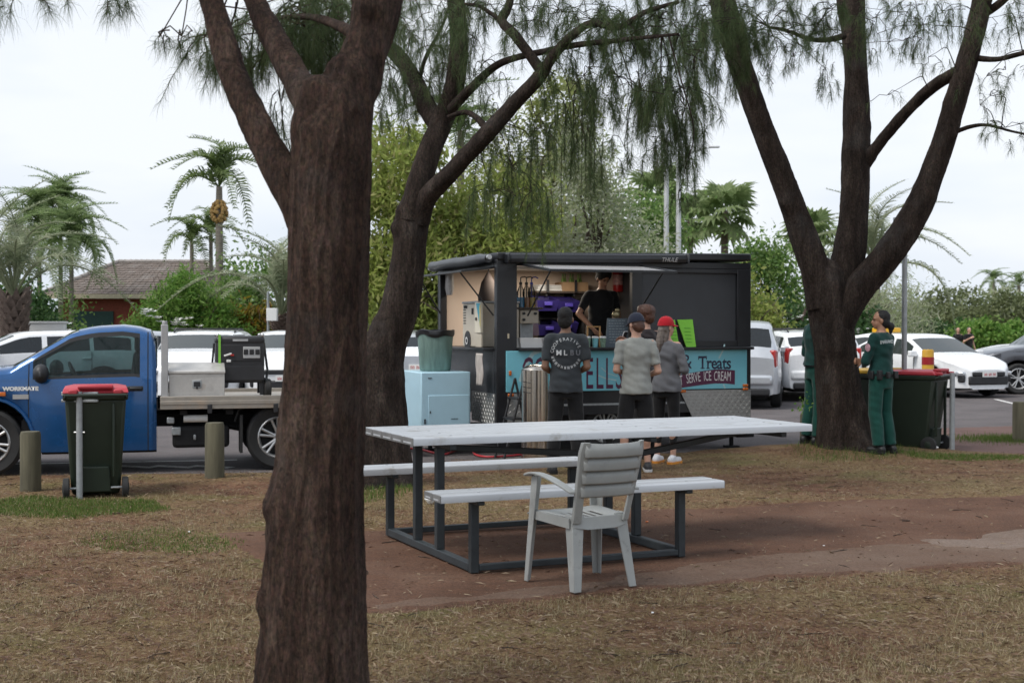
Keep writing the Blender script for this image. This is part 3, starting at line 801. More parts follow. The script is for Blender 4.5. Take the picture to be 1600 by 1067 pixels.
# --- 3: the three-limbed tree on the right
D3 = T3.y
t3b = Vector((T3.x, T3.y, 0)); t3b.z = gz(T3.x, T3.y)
sheoak('she-oak dividing into three limbs, between the two people in green uniforms',
  t3b,
  [(1322, 716, D3, 50), (1318, 680, D3, 42), (1313, 640, D3, 37), (1308, 600, D3, 35), (1304, 550, D3, 33), (1299, 510, D3, 34), (1294, 480, D3, 34), (1290, 450, D3, 33), (1290, 425, D3, 28), (1292, 408, D3, 16)],
  [[(1285, 480, D3 - .05, 26), (1275, 430, D3 - .06, 24), (1260, 385, D3 - .08, 22), (1240, 330, D3 - .1, 20), (1216, 265, D3 - .15, 19), (1194, 210, D3 - .2, 18), (1172, 150, D3 - .25, 18), (1150, 85, D3 - .3, 19), (1132, 20, D3 - .35, 21), (1115, -60, D3 - .4, 18), (1090, -200, D3 - .5, 13)],
   [(1300, 495, D3 + .08, 27), (1315, 440, D3 + .12, 27), (1327, 390, D3 + .15, 25), (1333, 330, D3 + .2, 21), (1336, 250, D3 + .25, 21), (1337, 180, D3 + .3, 20), (1336, 110, D3 + .3, 17), (1332, 50, D3 + .35, 17), (1328, 0, D3 + .4, 21), (1322, -120, D3 + .5, 16), (1310, -300, D3 + .6, 10)],
   [(1306, 505, D3 - .05, 27), (1338, 456, D3 - .1, 24), (1374, 413, D3 - .16, 23), (1408, 368, D3 - .22, 23), (1436, 320, D3 - .28, 22), (1456, 270, D3 - .32, 19), (1474, 220, D3 - .36, 18), (1490, 165, D3 - .4, 17), (1506, 110, D3 - .45, 17), (1521, 55, D3 - .5, 16), (1533, 0, D3 - .55, 16), (1550, -120, D3 - .7, 13), (1580, -300, D3 - .9, 8)],
   [(1338, 275, D3 + .24, 9), (1354, 250, D3 + .2, 11), (1372, 226, D3 + .12, 9), (1400, 192, D3, 9), (1432, 158, D3 - .1, 9), (1462, 132, D3 - .25, 9), (1494, 114, D3 - .4, 9)],
   [(1524, 92, D3 - .5, 5), (1555, 94, D3 - .7, 4), (1590, 86, D3 - .9, 4), (1650, 70, D3 - 1.2, 3)],
   [(1532, 25, D3 - .5, 7), (1556, 10, D3 - .6, 6), (1590, -20, D3 - .8, 5)],
   [(1318, 58, D3 + .2, 5), (1290, 64, D3, 4), (1262, 62, D3 - .3, 3.4), (1230, 50, D3 - .6, 2.6), (1200, 44, D3 - .9, 2)],
   [(1490, 208, D3 - .4, 4), (1510, 200, D3 - .5, 3.4), (1540, 196, D3 - .7, 2.6), (1580, 206, D3 - .9, 2), (1620, 214, D3 - 1.1, 1.6)]],
  [(1130, 20, 15.6, 110, 80, 14, 170), (1090, 40, 15.4, 90, 110, 14, 170), (1160, 50, 15.5, 80, 70, 9, 140), (1120, 80, 15.5, 70, 90, 8, 140), (1180, 60, 15.6, 50, 60, 5, 90),
   (1230, 20, 15.8, 80, 60, 7, 90), (1275, 40, 16, 70, 60, 7, 90), (1290, 110, 16, 26, 80, 4, 80), (1255, 75, 15.8, 60, 50, 4, 60), (1300, 15, 16, 50, 50, 5, 80), (1240, 90, 15.6, 40, 40, 3, 40),
   (1365, 30, 16.2, 40, 70, 4, 60), (1355, 60, 16.2, 40, 60, 4, 60), (1400, 20, 16, 70, 60, 6, 70), (1440, 40, 16, 80, 70, 7, 70), (1470, 20, 16, 60, 60, 5, 70), (1410, 65, 15.8, 50, 40, 3, 50), (1385, 150, 15.8, 50, 24, 2, 24), (1450, 90, 15.8, 50, 40, 3, 40),
   (1540, 120, 15.6, 60, 40, 3, 40), (1570, 110, 15.4, 60, 40, 3, 40), (1530, 165, 15.6, 50, 50, 3, 34), (1570, 200, 15.4, 70, 50, 5, 60), (1600, 215, 15.3, 50, 40, 4, 60), (1545, 150, 15.5, 40, 30, 3, 34), (1590, 30, 15.4, 70, 60, 5, 60), (1600, 10, 15.4, 60, 50, 5, 80), (1540, 30, 15.6, 50, 50, 3, 40), (1190, 120, 15.6, 40, 40, 2, 30), (1150, 120, 15.5, 40, 50, 3, 60)],
  np.random.default_rng(23),
  [(4.3, 15.8, 8.4, 3.4, 3.2, 2.0, 130)], 0.15, 0.0028, 0.02, 100, 0.035, (0.22, 0.28, 5), 7.9,
  knobs=[(1300, 545, D3 - .3, .12, .05), (1350, 640, D3 - .2, .09, .05), (1222, 318, D3 - .2, .07, .05), (1452, 305, D3 - .4, .07, .04), (1362, 195, D3 + .2, .07, .03), (1488, 212, D3 - .5, .06, .04), (1480, 160, D3 - .4, .06, .04)],
  fringe=[(1060, 1240, -60, 90, 14.6, 16, 60, 130), (1230, 1480, -50, 50, 15, 17, 50, 90), (1480, 1640, -40, 60, 15, 16.6, 22, 80)], bark=BARK2)
# ------------------------------------------------------------------ background planting
LEAF_A = leafmat('leaf_mid', [(0.089, 0.162, 0.044), (0.15, 0.263, 0.071), (0.227, 0.349, 0.101), (0.325, 0.425, 0.15)], 0.5)
LEAF_B = leafmat('leaf_bright', [(0.09, 0.181, 0.036), (0.145, 0.29, 0.054), (0.217, 0.362, 0.073), (0.29, 0.399, 0.109)], 0.5)
LEAF_C = leafmat('leaf_grey', [(0.275, 0.33, 0.172), (0.414, 0.465, 0.258), (0.48, 0.48, 0.346), (0.48, 0.48, 0.414)], 0.5)
LEAF_D = leafmat('leaf_yellow', [(0.22, 0.27, 0.065), (0.31, 0.37, 0.09), (0.4, 0.45, 0.12), (0.31, 0.27, 0.12)], 0.5)
LEAF_F = leafmat('leaf_far', [(0.127, 0.149, 0.069), (0.184, 0.213, 0.098), (0.253, 0.27, 0.138)], .45)
LEAF_P = leafmat('leaf_pale', [(0.192, 0.228, 0.072), (0.288, 0.324, 0.108), (0.396, 0.42, 0.168), (0.48, 0.48, 0.24)], .5)
LEAF_K = leafmat('leaf_dark', [(0.033, 0.073, 0.025), (0.054, 0.117, 0.036), (0.09, 0.164, 0.054)], 0.5)
LEAF_X = leafmat('leaf_croton', [(0.29, 0.189, 0.022), (0.362, 0.261, 0.029), (0.087, 0.131, 0.029), (0.232, 0.072, 0.022)], 0.3)
PALM = leafmat('palm_leaf', [(0.11, 0.16, 0.055), (0.16, 0.22, 0.075), (0.22, 0.27, 0.11)], 0.45)
PALM_L = leafmat('palm_leaf_light', [(.16, .23, .09), (.22, .3, .12), (.29, .35, .17)], .5)
PALM_G = leafmat('palm_leaf_grey', [(0.21, 0.252, 0.148), (0.315, 0.347, 0.22), (0.42, 0.42, 0.294)], 0.35)
PETAL = simple('petal', (0.8, 0.8, 0.78), 0.6, var=0.05)
FRUIT = simple('palm_fruit', (0.36, 0.22, 0.07), 0.7, var=0.3, scale=9)
PTRUNK = simple('palm_trunk', (0.2, 0.175, 0.145), 0.9, var=0.3, scale=7, stretch=(0.4, 0.4, 4), bs=0.5, bscale=9)
BOOTS = simple('palm_boots', (0.16, 0.12, 0.10), 0.9, var=0.35, scale=9, bs=0.5, bscale=20)
RACHIS = simple('palm_stalk', (0.24, 0.2, 0.1), 0.7, var=0.15)

def leaves(c, n, size, rng, hang=0.0, asp=2.0):
    """n leaf cards; c (n,3) centres. hang 0..1 turns them to hang downwards"""
    d = rng.normal(0, 1, (n, 3)); d /= np.linalg.norm(d, axis=1)[:, None]
    d = d * (1 - hang) + np.array([0, 0, -1.0]) * hang + rng.normal(0, 0.1, (n, 3)); d /= np.linalg.norm(d, axis=1)[:, None]
    q = rng.normal(0, 1, (n, 3)); q -= d * np.sum(q * d, 1)[:, None]; q /= np.linalg.norm(q, axis=1)[:, None]
    s_ = size * rng.uniform(0.6, 1.3, n)[:, None]
    V = np.stack([c - d * s_ / 2, c + q * s_ / asp / 2 + d * s_ * .05, c + d * s_ / 2, c - q * s_ / asp / 2 + d * s_ * .05], 1).reshape(-1, 3)
    return V, (np.arange(n)[:, None] * 4 + np.arange(4)[None, :])
def crown_pts(ells, n, rng, sub=16, spread=0.3):
    """points clumped on the shells of ellipsoids (cx,cy,cz,rx,ry,rz)"""
    w = np.array([e[3] * e[4] + e[3] * e[5] for e in ells]); w = w / w.sum()
    out = []
    for e, k in zip(ells, (w * n).astype(int)):
        c, r = np.array(e[:3]), np.array(e[3:])
        sc = rng.normal(0, 1, (sub, 3)); sc /= np.linalg.norm(sc, axis=1)[:, None]
        sc *= rng.uniform(0.45, 1.0, sub)[:, None] ** 0.6
        j = rng.integers(0, sub, k)
        out.append(c + r * (sc[j] + rng.normal(0, spread, (k, 3)) * rng.uniform(0.6, 1.2, sub)[j][:, None]))
    return np.concatenate(out)
def tree(name, label, loc, ells, n, size, mat, rng, hang=0.0, asp=2.0, trunk_r=0.15, trunk_to=None, cat='tree', group=None, sub=16, spread=0.3, stems=1, bark=None):
    root = empty(name, loc, 0, label, cat, group)
    c = crown_pts(ells, int(n * 1.2), rng, sub, spread); size = size * 1.15
    c[:, 2] = np.maximum(c[:, 2], 0.05)
    V, F = leaves(c, len(c), size, rng, hang, asp)
    fast_mesh('crown', V, F, mat, root)
    t = M()
    top = np.array(trunk_to if trunk_to is not None else np.mean([e[:3] for e in ells], axis=0))
    for k in range(stems):
        b = np.array([rng.normal(0, 0.25), rng.normal(0, 0.25), 0]) * (stems > 1)
        e0 = top + rng.normal(0, 0.4, 3) * (stems > 1)
        mid = (b + e0) / 2 + rng.normal(0, 0.12, 3)
        t.tube([tuple(b - [0, 0, 0.1]), tuple(mid), tuple(e0)], [trunk_r, trunk_r * .7, trunk_r * .4], 8)
        for e in ells:
            for q in range(2):
                v = rng.normal(0, 0.5, 3)
                p = np.array(e[:3]) + np.array(e[3:]) * v
                a = mid + (e0 - mid) * rng.uniform(0.2, 1)
                t.tube([tuple(a), tuple((a + p) / 2 + rng.normal(0, 0.1, 3)), tuple(p)], [trunk_r * .42, trunk_r * .28, trunk_r * .1], 6)
    t.obj('trunk', bark or BARK_FAR, root, smooth=180)
    return root

def frond_mesh(L, arch, droop, nleaf, ll, lw, rng, vee=0.5, bare=0.12):
    """feather palm leaf along +X from the crown; returns mesh data"""
    ts = np.linspace(0, 1, 14)
    def cur(t): return np.stack([L * (t - 0.12 * arch * t ** 3), 0 * t, L * (0.34 * arch * np.sin(t * pi * 0.8) - droop * t ** 2.3)], -1)
    c = cur(ts)
    m = M()
    m.tube([tuple(p) for p in c], [L * 0.012 * (1 - 0.85 * t) + 0.003 for t in ts], 5)
    for k in range(nleaf):
        t = bare + (1 - bare) * (k + 0.5) / nleaf
        p = cur(np.array([t]))[0]; tn = cur(np.array([t + .01]))[0] - p; tn /= np.linalg.norm(tn)
        up = np.cross(tn, [0, 1, 0]); up /= np.linalg.norm(up)
        ln = ll * (0.35 + 0.65 * sin(pi * min(1, 0.15 + t * 0.9))) * rng.uniform(0.85, 1.15)
        for sd_ in (-1, 1):
            d = np.array([0, sd_ * 1.0, 0]) + tn * rng.uniform(0.45, 0.8) + up * vee * rng.uniform(0.2, 1.2); d /= np.linalg.norm(d)
            e = p + d * ln * 0.55; f = p + d * ln * 0.9 + np.array([0, 0, -ln * rng.uniform(0.25, 0.55)])
            w = tn * lw
            m.add([tuple(p - w * .5), tuple(p + w * .5), tuple(e + w * .45), tuple(e - w * .45), tuple(f)], [(0, 1, 2, 3), (3, 2, 4)])
    return m.mesh('frond')
def fan_mesh(L, r, n, rng):
    """fan palm leaf: stalk then a pleated disc of pointed segments"""
    m = M()
    m.tube([(0, 0, 0), (L * .5, 0, L * .06), (L, 0, 0)], [0.025, 0.02, 0.012], 5)
    for k in range(n):
        a = radians(-150 + 300 * k / (n - 1)); a2 = radians(300 / n) * 0.62
        rr = r * (0.75 + 0.25 * cos(a * 0.5)) * rng.uniform(0.9, 1.05)
        p = Vector((L, 0, 0)); q = lambda b, s_, z: p + Vector((cos(b) * s_, sin(b) * s_, z))
        z1 = -0.06 * r * rng.uniform(0, 1); z2 = -r * rng.uniform(0.18, 0.5)
        m.add([p, q(a - a2, rr * .6, z1), q(a, rr * .62, z1 + .05 * r), q(a + a2, rr * .6, z1), q(a, rr, z2)], [(0, 1, 2), (0, 2, 3), (1, 4, 2), (2, 4, 3)])
    return m.mesh('frond')
def palm(label, loc, h, nf, meshes, mat, rng, r=0.13, el=(75, -35), group=None, bulge=0.0, tmat=None, lean=(0, 0), name='palm_tree', tilt0=0.0, bootsh=0):
    root = empty(name, loc, 0, label, 'palm', group)
    t = M(); pts, rr = [], []
    for k in range(13):
        u = k / 12
        pts.append((lean[0] * u * u, lean[1] * u * u, h * u - (0.1 if k == 0 else 0)))
        rr.append(r * (1.25 - 0.5 * u + bulge * sin(pi * min(1, u * 1.4)) + (0.06 if k % 2 else 0)))
    t.tube(pts, rr, 10)
    t.obj('trunk', tmat or PTRUNK, root, smooth=60)
    if bootsh:
        bm_ = M()
        for k in range(70):
            a = k * 2.4; z = h - bootsh + bootsh * (k / 70)
            rad = r * (1.0 + 0.5 * (k / 70))
            p = Vector((cos(a) * rad, sin(a) * rad, z)); o = Vector((cos(a), sin(a), 0.0))
            bm_.add([p + Vector((-o.y, o.x, 0)) * r * .55, p - Vector((-o.y, o.x, 0)) * r * .55, p + o * r * .75 + Vector((0, 0, bootsh * .22)), p - o * r * .1 + Vector((0, 0, bootsh * .16))], [(0, 1, 2), (0, 2, 3), (1, 3, 2)])
        bm_.obj('leaf_boots', BOOTS, root, smooth=0)
    for me in meshes:
        if not me.materials: me.materials.append(mat)
    for k in range(nf):
        u = k / max(1, nf - 1)
        o = bpy.data.objects.new('frond', meshes[k % len(meshes)]); COL.objects.link(o); o.parent = root
        o.location = (lean[0], lean[1], h - 0.1 + 0.15 * rng.uniform())
        e = el[0] + (el[1] - el[0]) * u + rng.normal(0, 6)
        o.rotation_euler = (rng.normal(0, 0.15), -radians(e), k * 2.399 + tilt0)
        s_ = rng.uniform(0.85, 1.1); o.scale = (s_, s_, s_)
    return root
rb = np.random.default_rng(40)
FOX = [frond_mesh(2.3, 1.0, 0.75, 34, 0.62, 0.06, rb, 0.9) for _ in range(3)]
CAN = [frond_mesh(2.0, 0.8, 0.75, 34, 0.62, 0.05, rb, 0.5) for _ in range(3)]
DATE = [frond_mesh(3.3, 0.75, 0.5, 44, 0.5, 0.035, rb, 0.5, 0.2) for _ in range(3)]
SML = [frond_mesh(1.7, 0.9, 0.6, 22, 0.5, 0.06, rb, 0.6) for _ in range(2)]
FAN = [fan_mesh(.8, 0.72, 15, rb) for _ in range(3)]
def at(px, py, d):
    p = P(px, py, d); return (p.x, p.y, 0.0), p.z

# left: stout date-like palm with boots, clump behind, foxtail, feathery palm at the pole
l, z = at(22, 462, 37.2); palm('stout palm with a rough booted trunk and upswept grey fronds, left of the house', l, z, 19, DATE, PALM_G, rb, 0.24, (84, 12), bulge=0.1, tmat=BOOTS, bootsh=1.6)
for k, (px, py, d, lb) in enumerate([(62, 345, 52, 'tall slim palm, leftmost in the clump behind the stout palm'), (95, 330, 53, 'tall slim palm in the middle of the clump behind the stout palm'), (112, 375, 50, 'shorter slim palm on the right of the clump left of the house roof')]):
    l, z = at(px, py, d); palm(lb, l, z, 24, CAN, PALM_L, rb, 0.09, (85, -45), 'slim palms left of the house', tilt0=k)
l, z = at(343, 292, 50); foxt = palm('lone foxtail palm with a bunch of orange fruit, above the house roof', l, z, 13, FOX, PALM, rb, 0.15, (82, -8))
fr = M()
rf = np.random.default_rng(3)
for _ in range(90):
    v = rf.normal(0, 1, 3); v /= np.linalg.norm(v); fr.ball((v[0] * .28, v[1] * .28, z - 0.95 + v[2] * .42), 0.075, 6, 4)
fr.obj('fruit_bunch', FRUIT, foxt)
for k, (px, py, d, lb) in enumerate([(300, 378, 56, 'left one of two small palms above the right end of the roof'), (330, 366, 57, 'right one of two small palms above the roof, below the foxtail palm')]):
    l, z = at(px, py, d); palm(lb, l, z, 12, SML, PALM, rb, 0.1, (70, -25), 'small palms behind the house')
l, z = at(440, 492, 39); palm('feathery grey palm with long arching fronds beside the dark tree trunk', l, z, 17, DATE, PALM_G, rb, 0.2, (80, 10), tmat=BOOTS, bootsh=0.5, tilt0=0.7)
# shrubs
tree('clipped_shrub', 'rounded dark green clipped shrub between the stout palm and the brick house wall', at(72, 0, 40.5)[0], [(0, 0, 1.2, .75, .75, 1.35), (0, 0, 0.5, .8, .8, .6)], 5200, 0.11, LEAF_K, rb, asp=1.6, trunk_r=.1, cat='shrub', sub=40, spread=.16)
def flowers(root, ells, n, size, rng):
    c = crown_pts(ells, n, rng, 12, 0.12)
    m = M()
    for p in c:
        for k in range(5):
            a = k * 1.257; e = Vector((cos(a), sin(a), 0.35)); q = Vector((-sin(a), cos(a), 0.2))
            v = Vector(p); m.add([v, v + e * size * .6 + q * size * .3, v + e * size, v + e * size * .6 - q * size * .3], [(0, 1, 2, 3)])
    tag(m.obj('flower', PETAL, root, smooth=0), kind='stuff')
s1 = tree('oleander_shrub', 'large bright green oleander with white flowers in front of the house roof', at(290, 0, 40)[0], [(-.5, 0, 1.6, 1.2, .9, 1.0), (.7, 0, 1.5, 1.0, .9, .95), (-1.2, 0, 1.0, .8, .8, .75), (0.0, 0, 2.5, .85, .7, .75), (1.4, 0, .9, .7, .7, .8)], 14500, 0.17, LEAF_B, rb, hang=.1, asp=4, trunk_r=.06, cat='shrub', stems=4, sub=30, spread=.22)
flowers(s1, [(-1.2, -1.0, 1.35, .35, .15, .3), (.3, -1.1, 1.7, .4, .15, .3), (-.7, -1.1, 1.95, .3, .15, .25)], 46, 0.13, rb)
s2 = tree('oleander_shrub', 'small oleander with white flowers beside the dark green house door', at(124, 0, 40)[0], [(0, 0, 0.75, .4, .4, .7), (.1, 0, .4, .6, .5, .6)], 2600, 0.15, LEAF_B, rb, asp=4, trunk_r=.05, cat='shrub', stems=3, sub=24, spread=.22)
flowers(s2, [(0, -.62, 1.3, .35, .2, .4), (.2, -.66, .7, .3, .1, .4)], 14, 0.14, rb)
tree('croton_shrub', 'yellow and green croton shrub in front of the brown wall', at(372, 0, 41)[0], [(0, 0, 1.0, 1.0, .7, 1.0), (.6, 0, 1.6, .6, .5, .6)], 3600, 0.2, LEAF_X, rb, hang=.3, asp=3, trunk_r=.05, cat='shrub', stems=4)
tree('broad_tree', 'dark leafy tree behind the croton shrub and the feathery palm', at(420, 0, 50)[0], [(0, 0, 2.4, 2.2, 1.5, 1.9), (1.4, 0, 3.4, 1.2, 1.2, 1.0), (-1.4, 0, 1.8, 1.2, 1.2, 1.4)], 8000, 0.16, LEAF_A, rb, trunk_r=.2)
tree('low_shrub', 'low bright green grass-leaved shrub at the left end of the white wall', at(4, 0, 35)[0], [(0, 0, .45, .45, .4, .5)], 900, 0.28, LEAF_D, rb, hang=.0, asp=7, trunk_r=.03, cat='shrub', stems=3)
tree('hedge_tree', 'dark bushy tree at the far left edge behind the stout palm', at(-30, 0, 46)[0], [(0, 0, 1.7, 1.6, 1.2, 1.6)], 5000, 0.15, LEAF_K, rb, trunk_r=.15)
tree('hedge_tree', 'leafy tree low behind the stout palm, left of the house roof', at(25, 0, 49)[0], [(0, 0, 2.2, 1.9, 1.2, 1.3), (1.2, 0, 1.7, 1.2, 1, 1.1), (-1.5, 0, 2.4, 1.2, 1, 1.0)], 7000, 0.14, LEAF_A, rb, trunk_r=.15)
# behind the trailer: weeping bottlebrushes, tall light tree, grey wattle
tree('weeping_tree', 'yellow-green weeping tree seen between the two leaning she-oak trunks', at(615, 0, 31)[0], [(-.4, 0, 4.0, 1.3, 1.2, 1.2), (.5, 0, 2.7, 1.3, 1.2, 1.3), (-.6, 0, 1.8, 1.2, 1.1, 1.3), (.2, 0, 5.4, 1.0, 1.0, .9)], 15000, 0.17, LEAF_D, rb, hang=.4, asp=3.2, trunk_r=.13, spread=.24, sub=22)
tree('weeping_tree', 'yellow-green weeping tree directly behind the left end of the food trailer', at(725, 0, 32)[0], [(0, 0, 2.9, 1.7, 1.3, 1.5), (.9, 0, 4.3, 1.3, 1.1, 1.1), (-.8, 0, 3.7, 1.1, 1.1, 1.1), (.2, 0, 1.7, 1.9, 1.2, 1.2)], 17000, 0.17, LEAF_D, rb, hang=.4, asp=3.2, trunk_r=.14, spread=.24, sub=24)
tree('tall_tree', 'tall light green airy tree rising behind the hanging she-oak needles', at(845, 0, 38)[0], [(0, 0, 6.6, 1.5, 1.2, 1.4), (-1.1, 0, 5.2, 1.4, 1.2, 1.2), (1.0, 0, 5.0, 1.2, 1.2, 1.2), (.6, 0, 7.9, 1.0, .9, .8), (0, 0, 3.4, 1.9, 1.3, 1.3)], 13000, 0.14, LEAF_P, rb, hang=.2, asp=2.5, trunk_r=.18, trunk_to=(.3, 0, 7), spread=.25, sub=22)
tree('grey_wattle_tree', 'grey-green rounded tree behind the middle of the food trailer', at(925, 0, 34)[0], [(-.3, 0, 4.2, 1.4, 1.2, 1.4), (.7, 0, 3.0, 1.4, 1.2, 1.3), (-1.2, 0, 2.7, 1.2, 1.1, 1.3), (-.2, 0, 5.6, .8, .9, .9)], 16000, 0.12, LEAF_C, rb, asp=3, trunk_r=.13, stems=2, spread=.25, sub=26)
tree('green_bush', 'bright green bush between the grey-green tree and the two lamp posts', at(1035, 0, 40)[0], [(0, 0, 2.0, 1.5, 1.0, .9), (-.8, 0, 1.5, 1.2, 1, .9)], 6000, 0.12, LEAF_B, rb, trunk_r=.1, cat='bush', stems=3)
tree('tall_tree', 'tall olive tree whose crown shows left of the two lamp posts', at(985, 0, 46)[0], [(0, 0, 5.2, 1.6, 1.2, 1.0), (.8, 0, 4.0, 1.6, 1.2, 1.1), (-1, 0, 4.0, 1.5, 1.2, 1.3)], 9000, 0.14, LEAF_A, rb, trunk_r=.18, sub=22)
l, z = at(720, 205, 40); palm('tall palm whose fronds show between the forked she-oak limbs', l, z, 13, CAN, PALM, rb, 0.13, (70, -30))
for k, (px, py, d, lb) in enumerate([(1030, 305, 52, 'fan palm behind the lamp posts, left of the post with the arm'), (1132, 330, 50, 'fan palm clear against the sky right of the lamp posts'), (1265, 365, 58, 'fan palm half hidden behind the left limb of the three-limbed she-oak'), (1078, 345, 56, 'lower fan palm directly behind the taller lamp post')]):
    l, z = at(px, py, d); palm(lb, l, z, 24, FAN, PALM_L, rb, 0.15, (75, -50), 'fan palms behind the trailer', tilt0=k, tmat=BOOTS)
l, z = at(1365, 400, 46); palm('pale feathery palm behind the right fork of the three-limbed she-oak', l, z - .3, 20, DATE, PALM_G, rb, 0.25, (80, -20), tmat=BOOTS, tilt0=.4)
l, z = at(1330, 390, 60); palm('dark feather palm seen through the fork of the three-limbed she-oak', l, z, 14, CAN, PALM, rb, 0.15, (75, -25))
tree('yellow_bush', 'yellow-green bush top showing above the right end of the trailer roof', at(1150, 0, 36)[0], [(0, 0, 2.2, 1.0, .8, 1.1), (.4, 0, 1.2, 1, .8, .9)], 6000, 0.13, LEAF_D, rb, hang=.3, trunk_r=.08, cat='bush', stems=3)
tree('leafy_tree', 'green tree standing just right of the trailer, behind the parked silver wagon', at(1200, 0, 44)[0], [(-.2, 0, 3.4, .9, .9, 1.0), (.3, 0, 2.2, .9, .9, 1.0)], 6500, 0.14, LEAF_A, rb, trunk_r=.12, sub=20)
fg = tree('frangipani_tree', 'low frangipani covered in white blossom behind the parked silver wagon', at(1225, 0, 38)[0], [(0, 0, 1.55, 1.7, .9, .7), (1.6, 0, 1.3, 1.2, .9, .7), (-1.0, 0, 1.2, 1.0, .9, .7)], 8500, 0.15, LEAF_K, rb, trunk_r=.1, stems=3)
flowers(fg, [(0, -.8, 1.7, 1.5, .3, .5), (1.5, -.8, 1.4, 1, .3, .45)], 110, 0.07, rb)
tree('dry_tree', 'pale dry shrub behind the woman in the green uniform', at(1335, 0, 40)[0], [(0, 0, 1.6, 1.3, .9, 1.2), (1.1, 0, 1.8, 1.2, .9, 1.3)], 7500, 0.16, LEAF_C, rb, hang=.2, asp=6, trunk_r=.08, stems=3, sub=22)
# far right tree line
far = [(1460, 88, 3.1, LEAF_F, 'mid green far tree just right of the street sign post'), (1500, 96, 4.6, LEAF_F, 'tall broad crowned far tree above the two distant people'), (1545, 100, 4.4, LEAF_C, 'olive far tree left of the right-hand far palms'), (1590, 92, 4.1, LEAF_F, 'far tree at the right edge of the picture'), (1640, 95, 4.6, LEAF_C, 'far tree just beyond the right edge'), (1440, 80, 2.2, LEAF_K, 'dark low far tree behind the yellow sign of the taxi'), (1480, 78, 2.3, LEAF_K, 'dark rounded far tree left of the two distant people'), (1528, 76, 2.0, LEAF_B, 'bright green rounded far bush right of the two distant people'), (1585, 78, 1.9, LEAF_B, 'bright green low far bush above the grey wagon'), (1690, 85, 3.8, LEAF_F, 'far tree well beyond the right edge'), (1400, 100, 4.2, LEAF_C, 'far pale tree behind the street sign post')]
for px, d, h, mt, lb in far:
    tree('far_tree', lb, at(px, 0, d)[0], [(0, 0, h * .62, h * .55, 1.2, h * .36), (h * .35, 0, h * .5, h * .42, 1.0, h * .34), (-h * .38, 0, h * .48, h * .42, 1.0, h * .34), (0, 0, h * .3, h * .6, .9, h * .28)], 3600, 0.2 + 0.02 * h, mt, rb, trunk_r=.15, group='trees far off on the right', sub=24, spread=.26)
for k, (px, py, d, lb) in enumerate([(1552, 440, 120, 'far palm standing above the tree line, left of two'), (1592, 446, 118, 'far palm standing above the tree line near the right edge')]):
    l, z = at(px, py, d); palm(lb, l, z, 12, CAN, PALM, rb, 0.16, (75, -35), 'palms far off on the right', tilt0=k)
# a far wooded strip that reads as one mass closes the view low down
fw = []
for k in range(46):
    x = -75 + k * 3.6
    h = 1.7 + 0.9 * sin(k * 1.7) + 0.5 * sin(k * 0.6)
    fw.append((x, 140 + 6 * sin(k), h * .9, 2.6, 2.0, h))
cc = crown_pts(fw, 26000, rb, 14, .3); cc[:, 2] = np.maximum(cc[:, 2], .1)
V, F = leaves(cc, len(cc), 0.5, rb)
tag(fast_mesh('far_woodland', V, F, LEAF_F), 'low green woodland closing the view far behind the car park', 'woodland', kind='stuff')

# ------------------------------------------------------------------ house, walls, posts
BRICK = simple('red_brick', (0.22, 0.055, 0.035), 0.85, var=0.25, scale=14, bs=0.3)
TILE = simple('roof_tile', (0.17, 0.138, 0.12), 0.85, var=0.3, scale=3.5, dirt=((0.26, 0.235, 0.22), 1.6, 0.52), bs=0.3)
GUTTER = simple('gutter_cream', (0.5, 0.44, 0.32), 0.5, var=0.08)
DOORG = simple('door_green', (0.012, 0.05, 0.045), 0.5, var=0.15)
WALLW = simple('white_render', (0.78, 0.78, 0.77), 0.85, var=0.04, scale=2)
WALLB = simple('brown_wall', (0.12, 0.10, 0.085), 0.85, var=0.1, scale=2, bs=0.2)
DH = 55.0
hx0, hx1 = P(80, 0, DH).x, P(350, 0, DH).x
house = empty('brick_house', ((hx0 + hx1) / 2, DH, 0), 0, 'red brick house with a grey tiled hip roof and dark green doors behind the oleander', 'house')
hw = (hx1 - hx0) / 2 + 0.4; ez, rz_, hd = 2.95, 4.45, 4.0
m = M(); m.span(-hw + .5, hw - .5, .5, 2 * hd - .5, 0, ez - .12); m.obj('wall', BRICK, house)
rf_ = M()
rid = hw - 2.0
rf_.add([(-hw, 0, ez), (hw, 0, ez), (hw, 2 * hd, ez), (-hw, 2 * hd, ez), (-rid, hd, rz_), (rid, hd, rz_)], [(0, 1, 5, 4), (1, 2, 5), (2, 3, 4, 5), (3, 0, 4), (3, 2, 1, 0)])
roof = rf_.obj('roof', TILE, house, smooth=0)
# tile courses on the slope that faces the camera and the left hip: thin overlapping strips
nrow = 14
for k in range(nrow):
    u0, u1 = k / nrow, (k + 1) / nrow
    def pt(u, sgn, lift): return Vector((sgn * (hw + (rid - hw) * u), hd * u, ez + (rz_ - ez) * u + lift))
    c = M(); nn = 26
    a0, a1 = pt(u0, -1, .05), pt(u0, 1, .05); b0, b1 = pt(u1, -1, .012), pt(u1, 1, .012)
    for q in range(nn):
        f0, f1 = q / nn + .0015, (q + 1) / nn - .0015
        v = [a0.lerp(a1, f0), a0.lerp(a1, f1), b0.lerp(b1, f1), b0.lerp(b1, f0)]
        j = 0.012 * mnoise.noise(Vector((q * 3.1, k * 2.3, 0)))
        v = [p + Vector((0, -.01, j)) for p in v]
        c.add(v + [v[0] - Vector((0, 0, .045)), v[1] - Vector((0, 0, .045))], [(0, 1, 2, 3), (4, 5, 1, 0)])
    c.obj('tile_course', TILE, roof, smooth=0)
rc = M()
